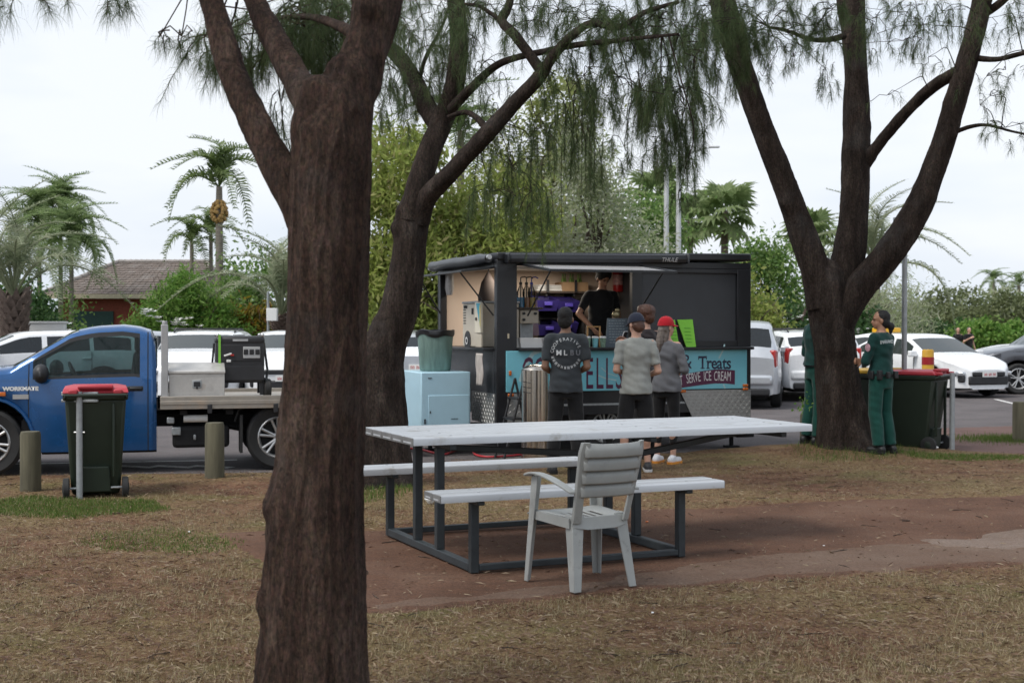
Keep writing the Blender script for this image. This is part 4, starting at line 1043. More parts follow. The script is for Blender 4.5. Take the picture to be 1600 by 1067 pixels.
for sgn in (-1, 1):
    for q in range(12):
        a = Vector((sgn * hw, 0, ez + .05)).lerp(Vector((sgn * rid, hd, rz_ + .05)), q / 12); b_ = Vector((sgn * hw, 0, ez + .05)).lerp(Vector((sgn * rid, hd, rz_ + .05)), (q + .92) / 12)
        rc.cyl(a, b_, .11, .09, 8)
for q in range(16):
    a = -rid + 2 * rid * q / 16; rc.cyl((a, hd, rz_ + .04), (a + 2 * rid / 16 * .94, hd, rz_ + .04), .11, .09, 8)
rc.obj('ridge_tile', simple('ridge_tile', (0.3, 0.27, 0.25), 0.85, var=0.2), roof)
g = M(); g.span(-hw - .05, hw + .05, -.14, -.01, ez - .16, ez + .02); g.obj('gutter', GUTTER, house)
for x0, x1 in ((-4.45, -3.3), (-2.7, -1.2)):
    d_ = M(); d_.span(x0, x1, .42, .49, 0.0, 2.2); dd = d_.obj('door', DOORG, house)
    f = M(); f.span(x0 - .08, x0, .4, .495, 0, 2.28); f.span(x1, x1 + .08, .4, .495, 0, 2.28); f.span(x0, x1, .4, .495, 2.2, 2.28); f.obj('frame', DOORG, dd)
wv = M(); wv.span(.3, 1.9, .43, .49, 1.0, 2.2); w_ = wv.obj('window', GLASSD, house)
f = M(); f.span(.22, .3, .4, .497, .95, 2.28); f.span(1.9, 1.98, .4, .497, .95, 2.28); f.span(.3, 1.9, .4, .497, 2.2, 2.28); f.span(.3, 1.9, .4, .497, .95, 1.0); f.span(1.08, 1.12, .41, .498, 1.0, 2.2); f.obj('frame', GUTTER, w_)
# garden walls
p0, p1 = P(-140, 0, 38.2), P(101, 0, 38.2)
ww = empty('garden_wall', (p0.x, 38.2, 0), 0, 'white rendered garden wall behind the parked cars at the left', 'wall')
m = M(); m.span(0, p1.x - p0.x, 0, .2, -.1, 1.72); m.obj('wall', WALLW, ww, bevel=.02)
m = M(); m.span(-.03, p1.x - p0.x + .03, -.03, .23, 1.722, 1.78); m.obj('coping', WALLW, ww, bevel=.01)
p0, p1 = P(326, 0, 44), P(640, 0, 44)
bw = empty('boundary_wall', (p0.x, 44, 0), 0, 'brown boundary wall behind the generator and the croton shrub', 'wall')
m = M(); m.span(0, p1.x - p0.x, 0, .2, -.1, 1.62); m.obj('wall', WALLB, bw, bevel=.02)
m = M(); m.span(-.03, p1.x - p0.x + .03, -.03, .23, 1.622, 1.67); m.obj('coping', WALLB, bw, bevel=.01)
m = M(); m.span(p1.x - p0.x + .1, p1.x - p0.x + 24, .05, .15, 0, 1.1)
# sign with white box on a thin pole near the feathery palm
sp = empty('pole_box', tuple(P(419, 0, 36)[:2]) + (0,), 0, 'thin grey pole carrying a small white box, left of the dark trunk', 'sign post')
m = M(); m.cyl((0, 0, 0), (0, 0, 2.55), .035, .035, 8); m.obj('pole', GALV, sp)
m = M(); m.span(-.03, .25, -.1, .1, 1.78, 2.12); m.obj('box', WALLW, sp, bevel=.01)
# two lamp posts
for k, (px, py, d, lb, arm) in enumerate([(1041, 205, 37, 'lamp post without an arm in view, left of the pair behind the trailer', False), (1060, 250, 36, 'taller lamp post with a long arm reaching right, behind the trailer', True)]):
    p = P(px, py, d)
    lp = empty('lamp_post', (p.x, p.y, 0), 0, lb, 'lamp post', 'lamp posts behind the trailer')
    m = M(); m.cyl((0, 0, 0), (0, 0, p.z), .085, .06, 10); m.obj('pole', simple('lamp_grey', (0.55, 0.56, 0.57), .5, metal=.2, var=.05), lp)
    m = M()
    e = .75 if arm else .6
    m.tube([(0, 0, p.z - .05), (e * .4 * (1 if arm else -.2), 0 if arm else .6, p.z + .2), (e * (1 if arm else -.2), 0 if arm else 1.2, p.z + .32)], [.05, .045, .04], 8)
    m.obj('arm', MATS['lamp_grey'], lp)
    m = M(); m.box((e + .2 if arm else -.25, 0 if arm else 1.4, p.z + .34), (.3, .14, .06)); m.obj('lantern', MATS['lamp_grey'], lp, bevel=.03)
# street sign on a square post, seen edge on
p = P(1413, 338, 17.6)
ss = empty('street_sign', (p.x, p.y, 0), radians(8), 'grey metal sign post with its plate edge-on, behind the right-hand bin', 'sign post')
m = M(); m.cyl((0, 0, 0), (0, 0, p.z), .034, .034, 12); m.obj('post', GALV, ss)
m = M(); m.span(-.05, -.035, -.25, .25, p.z - .46, p.z + .0); m.obj('sign_plate', GALV, ss, bevel=.003)
m = M()
for zz in (p.z - .1, p.z - .36): m.span(-.0355, .04, -.04, .04, zz - .015, zz + .015)
m.obj('clamp', GALV, ss)
# little red and yellow marker post behind the bin
p = P(1450, 546, 19.6)
bo = empty('marker_post', (p.x, p.y, 0), 0, 'yellow marker post with a red band, showing above the red-lidded bin on the right', 'bollard')
YEL = simple('yellow_paint', (0.62, 0.34, 0.02), .5, var=.08); REDB = simple('red_band', (0.4, 0.02, 0.025), .5, var=.08)
m = M(); m.lathe([(.085, 0), (.085, p.z - .02), (.07, p.z), (0, p.z)], 18); m.obj('post', YEL, bo)
m = M(); m.lathe([(.0865, p.z - .22), (.088, p.z - .22), (.088, p.z - .11), (.0865, p.z - .11)], 18); m.obj('band', REDB, bo)
# timber bollards
bol = None
for px, py, hgt, lb in [(47, 768, .60, 'weathered timber bollard in front of the blue ute door, left of the red-lidded bin'), (335, 754, .59, 'weathered timber bollard in front of the ute tray'), (1594, 690, .58, 'weathered timber bollard at the right edge of the picture'), (1262, 700, .42, 'short timber bollard between the legs of the man in green beside the tree'), (577, 722, .55, 'weathered timber bollard just right of the thick dark trunk')]:
    q = G(px, py)
    o = empty('timber_bollard', (q.x, q.y, gz(q.x, q.y) - .02), px * .01, lb, 'bollard', 'timber bollards along the car park edge')
    m = M(); m.lathe([(.103, -.05), (.1, .1), (.098, hgt - .03), (.088, hgt), (.04, hgt + .004), (0, hgt + .004)], 20)
    m.obj('post', TIMBER, o, smooth=30)
# ------------------------------------------------------------------ vehicles
def wheel(parent, loc, Rr, w, side, spokes=5, rim_mat=None, rimR=0.68, dark=None):
    """tyre with a rim as its sub-part; side +1/-1 = which way the face looks along y"""
    m = M(); h = w / 2
    m.lathe([(Rr * rimR, -h * .85), (Rr * .9, -h), (Rr * .985, -h * .78), (Rr, -h * .35), (Rr, h * .35), (Rr * .985, h * .78), (Rr * .9, h), (Rr * rimR, h * .85)], 28, (0, 0, 0), 'y')
    t = m.obj('wheel', RUBBER, parent, smooth=40)
    t.location = loc
    r = M(); f = side * h
    r.lathe([(Rr * rimR * 1.01, f * .86), (Rr * rimR * .96, f * .93), (Rr * rimR * .9, f * .8), (Rr * rimR * .86, f * .35)], 28, (0, 0, 0), 'y')
    for k in range(spokes):
        a = 2 * pi * k / spokes + .3
        for da in (-.17, .17):
            p0 = Vector((cos(a + da * .5) * Rr * .1, f * .62, sin(a + da * .5) * Rr * .1)); p1 = Vector((cos(a + da) * Rr * rimR * .93, f * .8, sin(a + da) * Rr * rimR * .93))
            r.tube([p0, p0.lerp(p1, .5), p1], [Rr * .05, Rr * .042, Rr * .045], 6)
    r.lathe([(Rr * .17, f * .4), (Rr * .15, f * .72), (0.0, f * .74)], 14, (0, 0, 0), 'y')
    r.obj('rim', rim_mat or ALLOY, t, smooth=50)
    b = M(); b.lathe([(Rr * rimR, f * .3), (0, f * .3)], 20, (0, 0, 0), 'y'); b.obj('brake_disc', UNDER, t)
    return t

def shell(root, xs, zb, zs, zt, w, tumble, cls, mats, crown=.03, names=None):
    """car body lofted from stations along x; cls(x, band, side) names the piece a face belongs to"""
    pieces = {}
    def sec(x):
        b, s_, t, W_ = zb(x), zs(x), zt(x), w(x)
        t = max(t, s_ + .02)
        wr = W_ * .975 - tumble * (t - s_)
        e = min(.05, (t - s_) * .4)
        le = lambda f: (W_ * .975 + (wr - W_ * .975) * f, s_ + (t - e - s_) * f)
        return [(0, b), (W_ * .88, b), (W_ * .97, b + .03), (W_, b + .40 * (s_ - b)), (W_ * .985, b + .8 * (s_ - b)), (W_ * .972, s_), le(.07), le(.9), (wr, t - e), (wr - .05, t - .004), (wr * .6, t + crown * .8), (0, t + crown)]
    secs = [sec(x) for x in xs]
    def put(key, quads):
        P_ = pieces.setdefault(key, ({}, M()))
        d, m = P_
        ids = []
        for p in quads:
            k = tuple(round(c, 4) for c in p)
            if k not in d: d[k] = len(m.v); m.v.append(p)
            ids.append(d[k])
        q = []
        for i in ids:
            if i not in q: q.append(i)
        if len(q) > 2: m.f.append(tuple(q))
    for i in range(len(xs) - 1):
        xm = (xs[i] + xs[i + 1]) / 2
        for k in range(11):
            for sd_ in (1, -1):
                a, b, c, d = secs[i][k], secs[i + 1][k], secs[i + 1][k + 1], secs[i][k + 1]
                q = [(xs[i], sd_ * a[0], a[1]), (xs[i + 1], sd_ * b[0], b[1]), (xs[i + 1], sd_ * c[0], c[1]), (xs[i], sd_ * d[0], d[1])]
                if sd_ < 0: q = q[::-1]
                put(cls(xm, k, sd_), q)
    for i, fl in ((0, 1), (len(xs) - 1, -1)):
        r = [(xs[i], p[0], p[1]) for p in secs[i]] + [(xs[i], -p[0], p[1]) for p in secs[i][-2:0:-1]]
        put(('body',), r if fl < 0 else r[::-1])
    out = {}
    body = None
    for key in sorted(pieces, key=lambda k: k[0] != 'body'):
        o = pieces[key][1].obj(key[0], mats.get(key[0], mats['body']), root, smooth=38)
        out[key] = o
    return out
def lerpf(pts):
    X = [p[0] for p in pts]; Y = [p[1] for p in pts]
    return lambda x: float(np.interp(x, X, Y))
def arch(zb0, axles, r, ax_z):
    def f(x):
        z = zb0(x) if callable(zb0) else zb0
        for a in axles:
            d = abs(x - a)
            if d < r: z = max(z, ax_z + sqrt(r * r - d * d))
        return z
    return f
def stations(L0, L1, axles, r, extra, step=.16):
    s_ = set(np.round(np.arange(L0, L1, step), 3).tolist() + [L0, L1])
    for a in axles:
        for k in range(13):
            s_.add(round(a + r * cos(pi * k / 12) * .999, 3))
    for e in extra: s_.add(round(e, 3))
    o = sorted(s_)
    return [x for i, x in enumerate(o) if i == 0 or x - o[i - 1] > .004]

def make_car(name, label, kind, paint, loc, heading, group=None, plate=True, glass=None, cat='car', rails=False):
    """parked car; x forward, origin on the ground under its middle"""
    root = empty(name, loc, heading, label, cat, group)
    if kind == 'sedan':
        L, Wd, wr_, ax, bz = 2.28, .90, .325, (-1.32, 1.38), .2
        top = lerpf([(-2.28, .86), (-2.2, 1.0), (-1.75, 1.07), (-1.0, 1.36), (-.4, 1.435), (.1, 1.42), (.35, 1.36), (1.12, .99), (1.6, .92), (2.05, .80), (2.2, .72), (2.28, .62)])
        sh = lerpf([(-2.28, .82), (-2.1, .95), (-1.5, .98), (1.0, .915), (1.6, .86), (2.1, .73), (2.28, .58)])
        wins = [(-1.38, -1.0), (-.94, -.18), (-.08, .62)]; ws = (.42, 1.1); rw = (-1.72, -1.02)
        plan = lerpf([(-2.28, .66), (-2.1, .8), (-1.6, .88), (0, .9), (1.5, .885), (2.0, .80), (2.2, .66), (2.28, .5)])
    else:
        tall = {'suv': 0.0, 'hatch': -.2, 'van': .1}[kind]
        L, Wd, wr_, ax, bz = 2.36, .94, .37, (-1.38, 1.42), .27
        T_ = 1.70 + tall
        top = lerpf([(-2.36, 1.0), (-2.3, 1.16), (-2.02, T_ - .1), (-1.9, T_ - .03), (-1.0, T_ + .02), (0, T_), (.25, T_ - .05), (.98, 1.15), (1.5, 1.1), (2.0, 1.0), (2.25, .9), (2.36, .72)])
        sh = lerpf([(-2.36, .96), (-2.2, 1.1), (-1.6, 1.12), (1.0, 1.05), (1.7, 1.02), (2.15, .88), (2.36, .68)])
        wins = [(-1.95, -1.2), (-1.12, -.3), (-.2, .6)]; ws = (.3, .97); rw = (-2.27, -2.04)
        plan = lerpf([(-2.36, .78), (-2.25, .86), (-1.8, .925), (0, .94), (1.6, .925), (2.1, .83), (2.28, .7), (2.36, .55)])
    az = wr_
    ar = wr_ + .055
    xs = stations(-L, L, ax, ar, [e for p in wins for e in p] + list(ws) + list(rw) + [-.13])
    def cls(x, k, sd_):
        if k == 6:
            for q, (a, b) in enumerate(wins):
                if a < x < b: return ('window', q, sd_)
        if ws[0] < x < ws[1] and k in (9, 10): return ('windscreen',)
        if rw[0] < x < rw[1] and k in (9, 10): return ('rear_window',)
        if k < 2: return ('underside',)
        return ('body',)
    gl = glass or GLASS
    shell(root, xs, arch(bz, ax, ar, az), sh, top, plan, .42 if kind == 'sedan' else .3, cls, dict(body=paint, window=gl, windscreen=gl, rear_window=gl, underside=UNDER), crown=.025)
    m = M(); m.span(-L + .3, L - .3, -.62, .62, .2, .62); m.obj('chassis', UNDER, root)
    # cabin inside, seen through the glass
    m = M()
    for sx in (.1, -.85):
        for sy in (-.38, .38):
            m.box((sx, sy, .85), (.5, .48, .22)); m.box((sx - .27, sy, 1.08), (.14, .46, .55)); m.box((sx - .29, sy, 1.4 - (.12 if kind == 'sedan' else 0)), (.08, .24, .14))
    m.box((.85, 0, .92), (.3, 1.35, .1))
    m.obj('seats', BLACKPL, root, bevel=.03)
    for a in ax:
        for sd_ in (1, -1): wheel(root, (a, sd_ * (Wd - .12), az), wr_, .22, sd_)
    fx = L
    # front: grille, bumper intake, lamps
    m = M()
    gz_ = sh(2.2)
    m.box((fx - .02, 0, gz_ - .1), (.10, .92, .09)); m.obj('grille', BLACKPL, root, bevel=.02)
    m = M(); m.box((fx - .03, 0, bz + .2), (.12, 1.1, .2)); m.box((fx - .14, .62, bz + .24), (.16, .2, .16), Matrix.Rotation(-.5, 3, 'Z')); m.box((fx - .14, -.62, bz + .24), (.16, .2, .16), Matrix.Rotation(.5, 3, 'Z'))
    m.obj('lower_intake', BLACKPL, root, bevel=.03)
    for sd_ in (1, -1):
        m = M(); m.box((fx - .17, sd_ * .63, gz_ - .09), (.22, .26, .10), Matrix.Rotation(-sd_ * .62, 3, 'Z')); m.obj('headlight', CLEARL, root, bevel=.03)
        m = M(); rx = -L + .12; m.box((rx, sd_ * .76, sh(-2.0) - .12), (.16, .16, .34 if kind != 'sedan' else .15), Matrix.Rotation(sd_ * .35, 3, 'Z')); m.obj('tail_light', REDL, root, bevel=.03)
        m = M(); mx = ws[1] - .25; m.box((mx, sd_ * (Wd + .08), sh(mx) + .07), (.12, .2, .14)); m.box((mx, sd_ * (Wd - .02), sh(mx) + .03), (.06, .1, .05)); m.obj('mirror', paint, root, bevel=.035)
        for q in (.0, -.95):
            m = M(); m.box((q - .1, sd_ * (plan(0) * .998), sh(0) - .1), (.18, .035, .03)); m.obj('door_handle', paint, root, bevel=.01)
        m = M()
        for q in ((.78 if kind == 'sedan' else .82), -.13, -1.15):
            m.span(q - .004, q + .004, sd_ * .86, sd_ * (plan(q) + .0025), bz + .12, sh(q) - .01)
        m.obj('door_gap', UNDER, root)
        if kind != 'sedan':
            m = M(); m.span(-1.0, 1.0, sd_ * .86, sd_ * (.955), bz - .01, bz + .1); m.obj('sill_cladding', BLACKPL, root, bevel=.02)
    if rails:
        for sd_ in (1, -1):
            m = M(); zz = top(0) + .05
            m.tube([(.1, sd_ * .62, zz - .05), (.0, sd_ * .62, zz), (-1.6, sd_ * .62, zz), (-1.7, sd_ * .62, zz - .05)], .02, 6); m.obj('roof_rail', BLACKPL, root)
        for q in (-.3, -1.2): m = M(); m.box((q, 0, top(0) + .07), (.07, 1.3, .03)); m.obj('roof_bar', BLACKPL, root, bevel=.01)
    m = M(); m.box((-L + .02, 0, bz + .3), (.16, 1.5, .2)); m.obj('rear_bumper', paint if kind == 'sedan' else paint, root, bevel=.05)
    m = M(); m.box((-L + .05, 0, bz + .07), (.2, 1.4, .14)); m.obj('lower_bumper', BLACKPL, root, bevel=.03)
    for fx_, zz, sgn in ((L + .04, bz + .34, 1), (-L - .02, sh(-2.2) - .3, -1)):
        m = M(); m.box((fx_, 0, zz), (.012, .40, .12)); pl = m.obj('number_plate', PLATE, root)
        # the red characters are too small to read: short strokes
        m = M()
        for q in (-.14, -.095, -.02, .025, .1, .145):
            for w_ in (-.012, .012): m.box((fx_ + sgn * .0075, q + w_, zz - .005), (.003, .008, .06))
            m.box((fx_ + sgn * .0075, q, zz + (.02 if q > 0 else -.01)), (.003, .018, .01))
        tag(m.obj('registration', OCHRE, pl, smooth=0), kind='stuff')
    return root
def carloc(px, py, off=0.0, h=0.0):
    g = G(px, py)
    return (g.x + cos(h) * off, g.y + sin(h) * off, 0.004)
BAY = 'cars parked along the far side of the car park'
# right hand side
h = radians(-68); make_car('parked_car', 'white sedan facing the camera with black grille, behind the red-lidded bin on the right', 'sedan', WHITEP, carloc(1541, 622, -2.2, h), h, BAY)
h = radians(79); make_car('parked_car', 'silver wagon seen from behind, its tail showing past the right end of the food trailer', 'suv', SILVERP, carloc(1146, 640, 2.4, h), h, BAY, glass=GLASSD)
h = radians(94); make_car('parked_car', 'white wagon with roof rails parked behind the man in green and the tree', 'hatch', WHITEP, carloc(1290, 628, 2.4, h), h, BAY, glass=GLASSD, rails=True)
h = radians(182); make_car('parked_car', 'dark grey wagon at the right edge, its nose hidden by the white sedan', 'suv', GREYP, (13.55, 33.2, .004), h, BAY)
h = radians(184); make_car('parked_car', 'white wagon behind the dark grey wagon at the right edge', 'suv', WHITEP, (14.9, 36.6, .004), h, BAY)
h = radians(-60); tx = make_car('parked_taxi', 'white taxi with a yellow roof sign, behind the woman in green', 'sedan', WHITEP, (10.3, 36.3, .004), h, BAY, cat='taxi')
m = M(); m.box((-.25, 0, 1.53), (.2, .9, .13)); m.obj('roof_sign', simple('taxi_yellow', (.7, .38, .02), .4, var=.05), tx, bevel=.03)
# left hand side, noses towards the camera
h = radians(-152); make_car('parked_car', 'white hatchback facing left at the far left, in front of the white wall', 'hatch', WHITEP, carloc(-10, 636, -.6, h), h, BAY, glass=GLASSD)
h = radians(-150); make_car('parked_car', 'silver white hatchback second from the left, partly hidden by the blue ute bonnet', 'hatch', SILVERP, carloc(78, 628, -.8, h), h, BAY, glass=GLASSD)
h = radians(-98); make_car('parked_car', 'silver car seen only through the windows of the blue ute', 'hatch', SILVERP, carloc(195, 600, -1.6, h), h, BAY)
h = radians(-84); make_car('parked_car', 'white wagon with roof bars facing the camera behind the aluminium toolbox', 'hatch', WHITEP, carloc(298, 642, -2.3, h), h, BAY, rails=True)
h = radians(-86); make_car('parked_car', 'white hatchback facing the camera between the generator and the dark trunk', 'hatch', WHITEP, carloc(447, 640, -2.3, h), h, BAY)
h = radians(84); make_car('parked_car', 'silver wagon with a dark rear window behind the green rubbish tub', 'hatch', SILVERP, carloc(655, 636, 2.3, h), h, BAY, glass=GLASSD)

# ------------------------------------------------------------------ the blue ute
UH = radians(180 + 14.3)
UO = Vector((-4.33, 15.57, .004))
ute = empty('flatbed_ute', UO, UH, 'blue single-cab ute with an aluminium flatbed tray, parked beside the timber bollards', 'ute')
R_ = .365; axl = (-1.54, 1.54)
top = lerpf([(-.21, 1.25), (-.195, 1.44), (-.15, 1.545), (-.02, 1.585), (.15, 1.605), (.45, 1.59), (.68, 1.54), (1.32, 1.15), (1.6, 1.13), (2.2, 1.04), (2.38, .95), (2.45, .8)])
shf = lerpf([(-.21, 1.0), (.0, 1.06), (1.1, 1.035), (1.5, 1.03), (2.2, .93), (2.45, .72)])
plan = lerpf([(-.21, .84), (-.17, .87), (0, .875), (1.2, .875), (1.8, .87), (2.2, .78), (2.38, .64), (2.45, .5)])
D0, D1x = -.12, 1.12
xs = stations(-.21, 2.45, (1.54,), .46, [-.035, .95, D0 - .006, D0 + .006, D1x - .006, D1x + .006, .62, 1.3, .7, .58, .5, -.195, -.17, -.15, -.06, .4, .3, .2], .12)
def cls(x, k, sd_):
    if abs(x - D0) < .006 and 2 <= k <= 8: return ('door_gap', sd_)
    if abs(x - D1x) < .006 and 2 <= k <= 6: return ('door_gap', sd_)
    if k == 6 and -.035 < x < 1.08: return ('window', sd_)
    if k in (5, 7) and -.035 < x < 1.08: return ('window_seal', sd_)
    if .62 < x < 1.3 and k in (9, 10): return ('windscreen',)
    if x < -.22 and k in (6, 7) and False: return ('rear_window',)
    if D0 < x < D1x and k in (2, 3, 4): return ('door', sd_)
    if k < 2: return ('underside',)
    return ('body',)
pcs = shell(ute, xs, arch(lambda x: .22 if x < 1.1 else .34, (1.54,), .46, .375), shf, top, plan, .26, cls, dict(body=BLUEP, door=BLUEP, door_gap=UNDER, window=glassmat('ute_glass', (.5, .66, .66), .62), window_seal=BLACKPL, windscreen=GLASS, underside=UNDER), crown=.03)
# rear cab glass, both side sills, fittings
m = M(); m.box((-.208, 0, 1.32), (.02, 1.05, .36)); m.obj('rear_window', GLASS, ute, bevel=.01)
for sd_ in (1, -1):
    dr = pcs[('door', sd_)]
    hnd = M(); hnd.box((.03, sd_ * .885, .93), (.2, .02, .055)); hnd.box((.01, sd_ * .895, .93), (.13, .03, .03)); hnd.obj('handle', BLACKPL, dr, bevel=.01)
    m = M(); m.ball((.98, sd_ * 1.02, 1.105), (.085, .125, .105)); m.box((1.0, sd_ * .9, 1.05), (.09, .14, .06)); m.obj('mirror', BLACKPL, ute, smooth=60, bevel=.02)
    m = M(); m.box((1.385, sd_ * .878, .885), (.07, .02, .045)); m.obj('indicator_lamp', ORANGEL, ute, bevel=.008)
    m = M(); m.box((1.2, sd_ * .8765, .855), (.16, .006, .05)); m.obj('badge', ALLOY, ute)
    m = M()
    for rr in (.47,):
        m.tube([(1.54 + rr * cos(a) * 1.0, sd_ * .862, .375 + rr * sin(a)) for a in np.linspace(.02, pi - .02, 15)], .022, 6)
    m.obj('wheel_arch', BLUEP, ute)
place_text('badge_lettering', 'WORKMATE', .055, PLATE, ute, (1.2, .8785, .94), (-1, 0, 0), (0, 0, 1), offset=.004, sx=1.15)
# bonnet front
m = M(); m.box((2.42, 0, .82), (.1, .9, .2)); m.obj('grille', BLACKPL, ute, bevel=.03)
m = M(); m.box((2.45, 0, .5), (.22, 1.6, .28)); m.obj('bumper', BLACKPL, ute, bevel=.06)
for sd_ in (1, -1):
    m = M(); m.box((2.28, sd_ * .68, .86), (.26, .2, .2), Matrix.Rotation(-sd_ * .55, 3, 'Z')); m.obj('headlight', CLEARL, ute, bevel=.04)
m = M(); m.tube([(1.34, .45, 1.165), (1.15, .1, 1.27), (1.14, .02, 1.275)], .012, 6); m.tube([(1.36, -.2, 1.17), (1.15, -.5, 1.26)], .012, 6); m.box((1.38, .3, 1.155), (.1, .5, .02)); m.obj('wiper', BLACKPL, ute)
# cab interior
m = M()
for sy in (-.38, .38):
    m.box((.2, sy, .72), (.5, .5, .2)); m.box((-.0, sy, 1.02), (.16, .5, .62), Matrix.Rotation(-.15, 3, 'Y')); m.box((-.02, sy, 1.42), (.1, .28, .2))
m.obj('seat', BLACKPL, ute, bevel=.04)
m = M(); m.box((1.02, 0, .95), (.36, 1.4, .16)); m.obj('dashboard', BLACKPL, ute, bevel=.04)
m = M(); m.tube([(.72 + .07 * sin(a), -.38 + .185 * cos(a), 1.02 + .17 * sin(a)) for a in np.linspace(0, 2 * pi, 19)], .014, 6); m.obj('steering_wheel', BLACKPL, ute)
m = M(); m.span(-.19, 1.2, -.8, .8, .4, .6); m.obj('cab_floor', UNDER, ute)
for a in axl:
    for sd_ in (1, -1): wheel(ute, (a, sd_ * .76, R_), R_, .25, sd_, spokes=6 if a < 0 else 6, rimR=.64)
# chassis, tank, mud flaps under the tray
m = M()
for sd_ in (1, -1): m.span(-2.5, 2.2, sd_ * .36, sd_ * .44, .48, .62)
for q in (-.5, -1.0, -1.54, -2.2): m.span(q - .04, q + .04, -.85, .85, .63, .69)
m.cyl((-1.54, -.7, .36), (-1.54, .7, .36), .06, .06, 10)
for sd_ in (1, -1): m.tube([(-2.2, sd_ * .5, .5), (-1.54, sd_ * .5, .36), (-.9, sd_ * .5, .5)], .04, 6)
m.obj('chassis', UNDER, ute, bevel=.005)
m = M(); m.span(-1.0, -.38, .3, .8, .26, .5); m.obj('fuel_tank', UNDER, ute, bevel=.04)
m = M(); m.cyl((-.5, .78, .585), (-.76, .78, .585), .042, .042, 12); m.obj('filter_canister', PLATE, ute)
for c_, s_ in (((-.42, .78, .45), (.1, .1, .09)), ((-.36, .8, .57), (.08, .06, .07)), ((-.62, .82, .38), (.03, .03, .06))): m = M(); m.box(c_, s_); m.obj('bracket', GALV, ute, bevel=.01)
m = M(); m.tube([(-1.06, .8, .55), (-1.1, .82, .68), (-1.3, .83, .765)], [.015] * 3, 5); m.span(-1.14, -1.11, .58, .9, .2, .62); m.span(-1.97, -1.94, .58, .9, .26, .62); m.obj('mud_flap', RUBBER, ute)
m = M(); m.box((-2.36, .6, .6), (.12, .36, .09)); m.obj('tail_light', REDL, ute, bevel=.01)
m = M(); m.box((-1.45, .8, .64), (.22, .08, .06)); m.obj('tool_holder', PLATE, ute, bevel=.01)
# tray
tr = M(); tr.span(-2.42, -.25, -.9, .9, .755, .80); deck = tr.obj('tray_deck', ALUM, ute)
for sd_ in (1, -1):
    m = M(); m.span(-2.42, -.25, sd_ * .902, sd_ * .95, .70, .84); m.span(-2.42, -.25, sd_ * .952, sd_ * .958, .75, .79); m.obj('side_rail', ALUM, ute, bevel=.008)
    m = M()
    for q in (-.78, -1.5, -2.2): m.box((q, sd_ * .95, .70), (.05, .06, .1))
    m.obj('rail_clamp', BLACKPL, ute, bevel=.006)
hb = M()
for sd_ in (1, -1): hb.span(-.335, -.26, sd_ * .80, sd_ * .90, .80, 1.63)
hb.span(-.325, -.27, -.80, .80, 1.5, 1.6); hb.span(-.325, -.27, -.80, .80, 1.1, 1.15); hb.span(-.325, -.27, -.80, .80, .85, .9)
hb.cyl((-.30, .85, 1.63), (-.30, .85, 1.67), .03, .03, 8)
hb.obj('headboard', simple('headboard_grey', (.42, .42, .42), .5, metal=.4, var=.1), ute, bevel=.006)
m = M()
for q in (-.6, -.45, -.3, -.15, 0, .15, .3, .45, .6): m.cyl((-.30, q, 1.15), (-.30, q, 1.5), .008, .008, 6)
m.obj('headboard_mesh', GALV, ute)
# toolbox on the tray
def uteloc(x, y, z=.80): return UO + Matrix.Rotation(UH, 3, 'Z') @ Vector((x, y, z))
tb = empty('toolbox', uteloc(-.645, .6), UH, 'checker plate aluminium toolbox with a sloping lid on the ute tray', 'toolbox')
CHK = simple('aluminium_plate', (.56, .54, .51), .45, metal=.5, var=.1, scale=14, dirt=((.4, .33, .27), 7, .6))
m = M(); m.prism([(-.22, 0), (.25, 0), (.25, .285), (-.22, .285)], lambda a, b: (-.3, a, b + .002), lambda a, b: (.3, a, b + .002)); m.obj('case', CHK, tb, bevel=.006)
m = M(); m.prism([(.265, .288), (.265, .315), (.02, .40), (-.22, .40), (-.22, .288)], lambda a, b: (-.307, a, b), lambda a, b: (.307, a, b)); m.obj('lid', CHK, tb, bevel=.005)
m = M()
for i in range(15):
    for j in range(7):
        x, z = -.27 + i * .0386, .03 + j * .038
        a = .6 if (i + j) % 2 else -.6
        m.box((x, .2515, z), (.024, .004, .006), Matrix.Rotation(a, 3, 'Y'))
tag(m.obj('tread_bar', CHK, tb, smooth=0), kind='stuff')
m = M(); m.box((0, .255, .17), (.1, .012, .09)); l_ = m.obj('latch', GALV, tb, bevel=.006)
m = M(); m.box((0, .262, .17), (.07, .012, .055)); m.cyl((0, .26, .13), (0, .275, .13), .014, .014, 10); m.obj('latch_handle', BLACKPL, l_, bevel=.004)
# generator
ge = empty('generator', uteloc(-1.13, .32), UH, 'black portable generator with a grey socket panel, strapped upright on the ute tray', 'generator')
GB = simple('generator_black', (.022, .022, .024), .45, var=.2)
m = M(); m.span(-.27, .27, -.3, .3, .17, .68); m.obj('housing', GB, ge, bevel=.03)
m = M(); m.span(-.275, .275, -.305, .305, .60, .70); m.obj('top_cover', GB, ge, bevel=.035)
m = M(); m.span(-.25, .25, .30, .308, .42, .6); m.span(-.26, .26, .301, .31, .20, .36); m.obj('front_panel', GB, ge, bevel=.005)
sp_ = M(); sp_.span(-.22, -.03, .309, .318, .45, .58); spo = sp_.obj('socket_panel', simple('panel_grey', (.42, .42, .42), .5, var=.08), ge, bevel=.004)
for q in (-.19, -.125, -.06):
    m = M(); m.box((q, .32, .52), (.05, .01, .06)); m.obj('socket', BLACKPL, spo, bevel=.005)
m = M(); m.box((.14, .315, .49), (.09, .02, .02), Matrix.Rotation(.3, 3, 'Y')); m.box((.13, .315, .42), (.05, .012, .03)); m.obj('switch', PLATE, ge, bevel=.005)
m = M(); m.box((.09, .322, .485), (.04, .02, .022)); m.obj('fuel_tap', REDL, ge, bevel=.005)
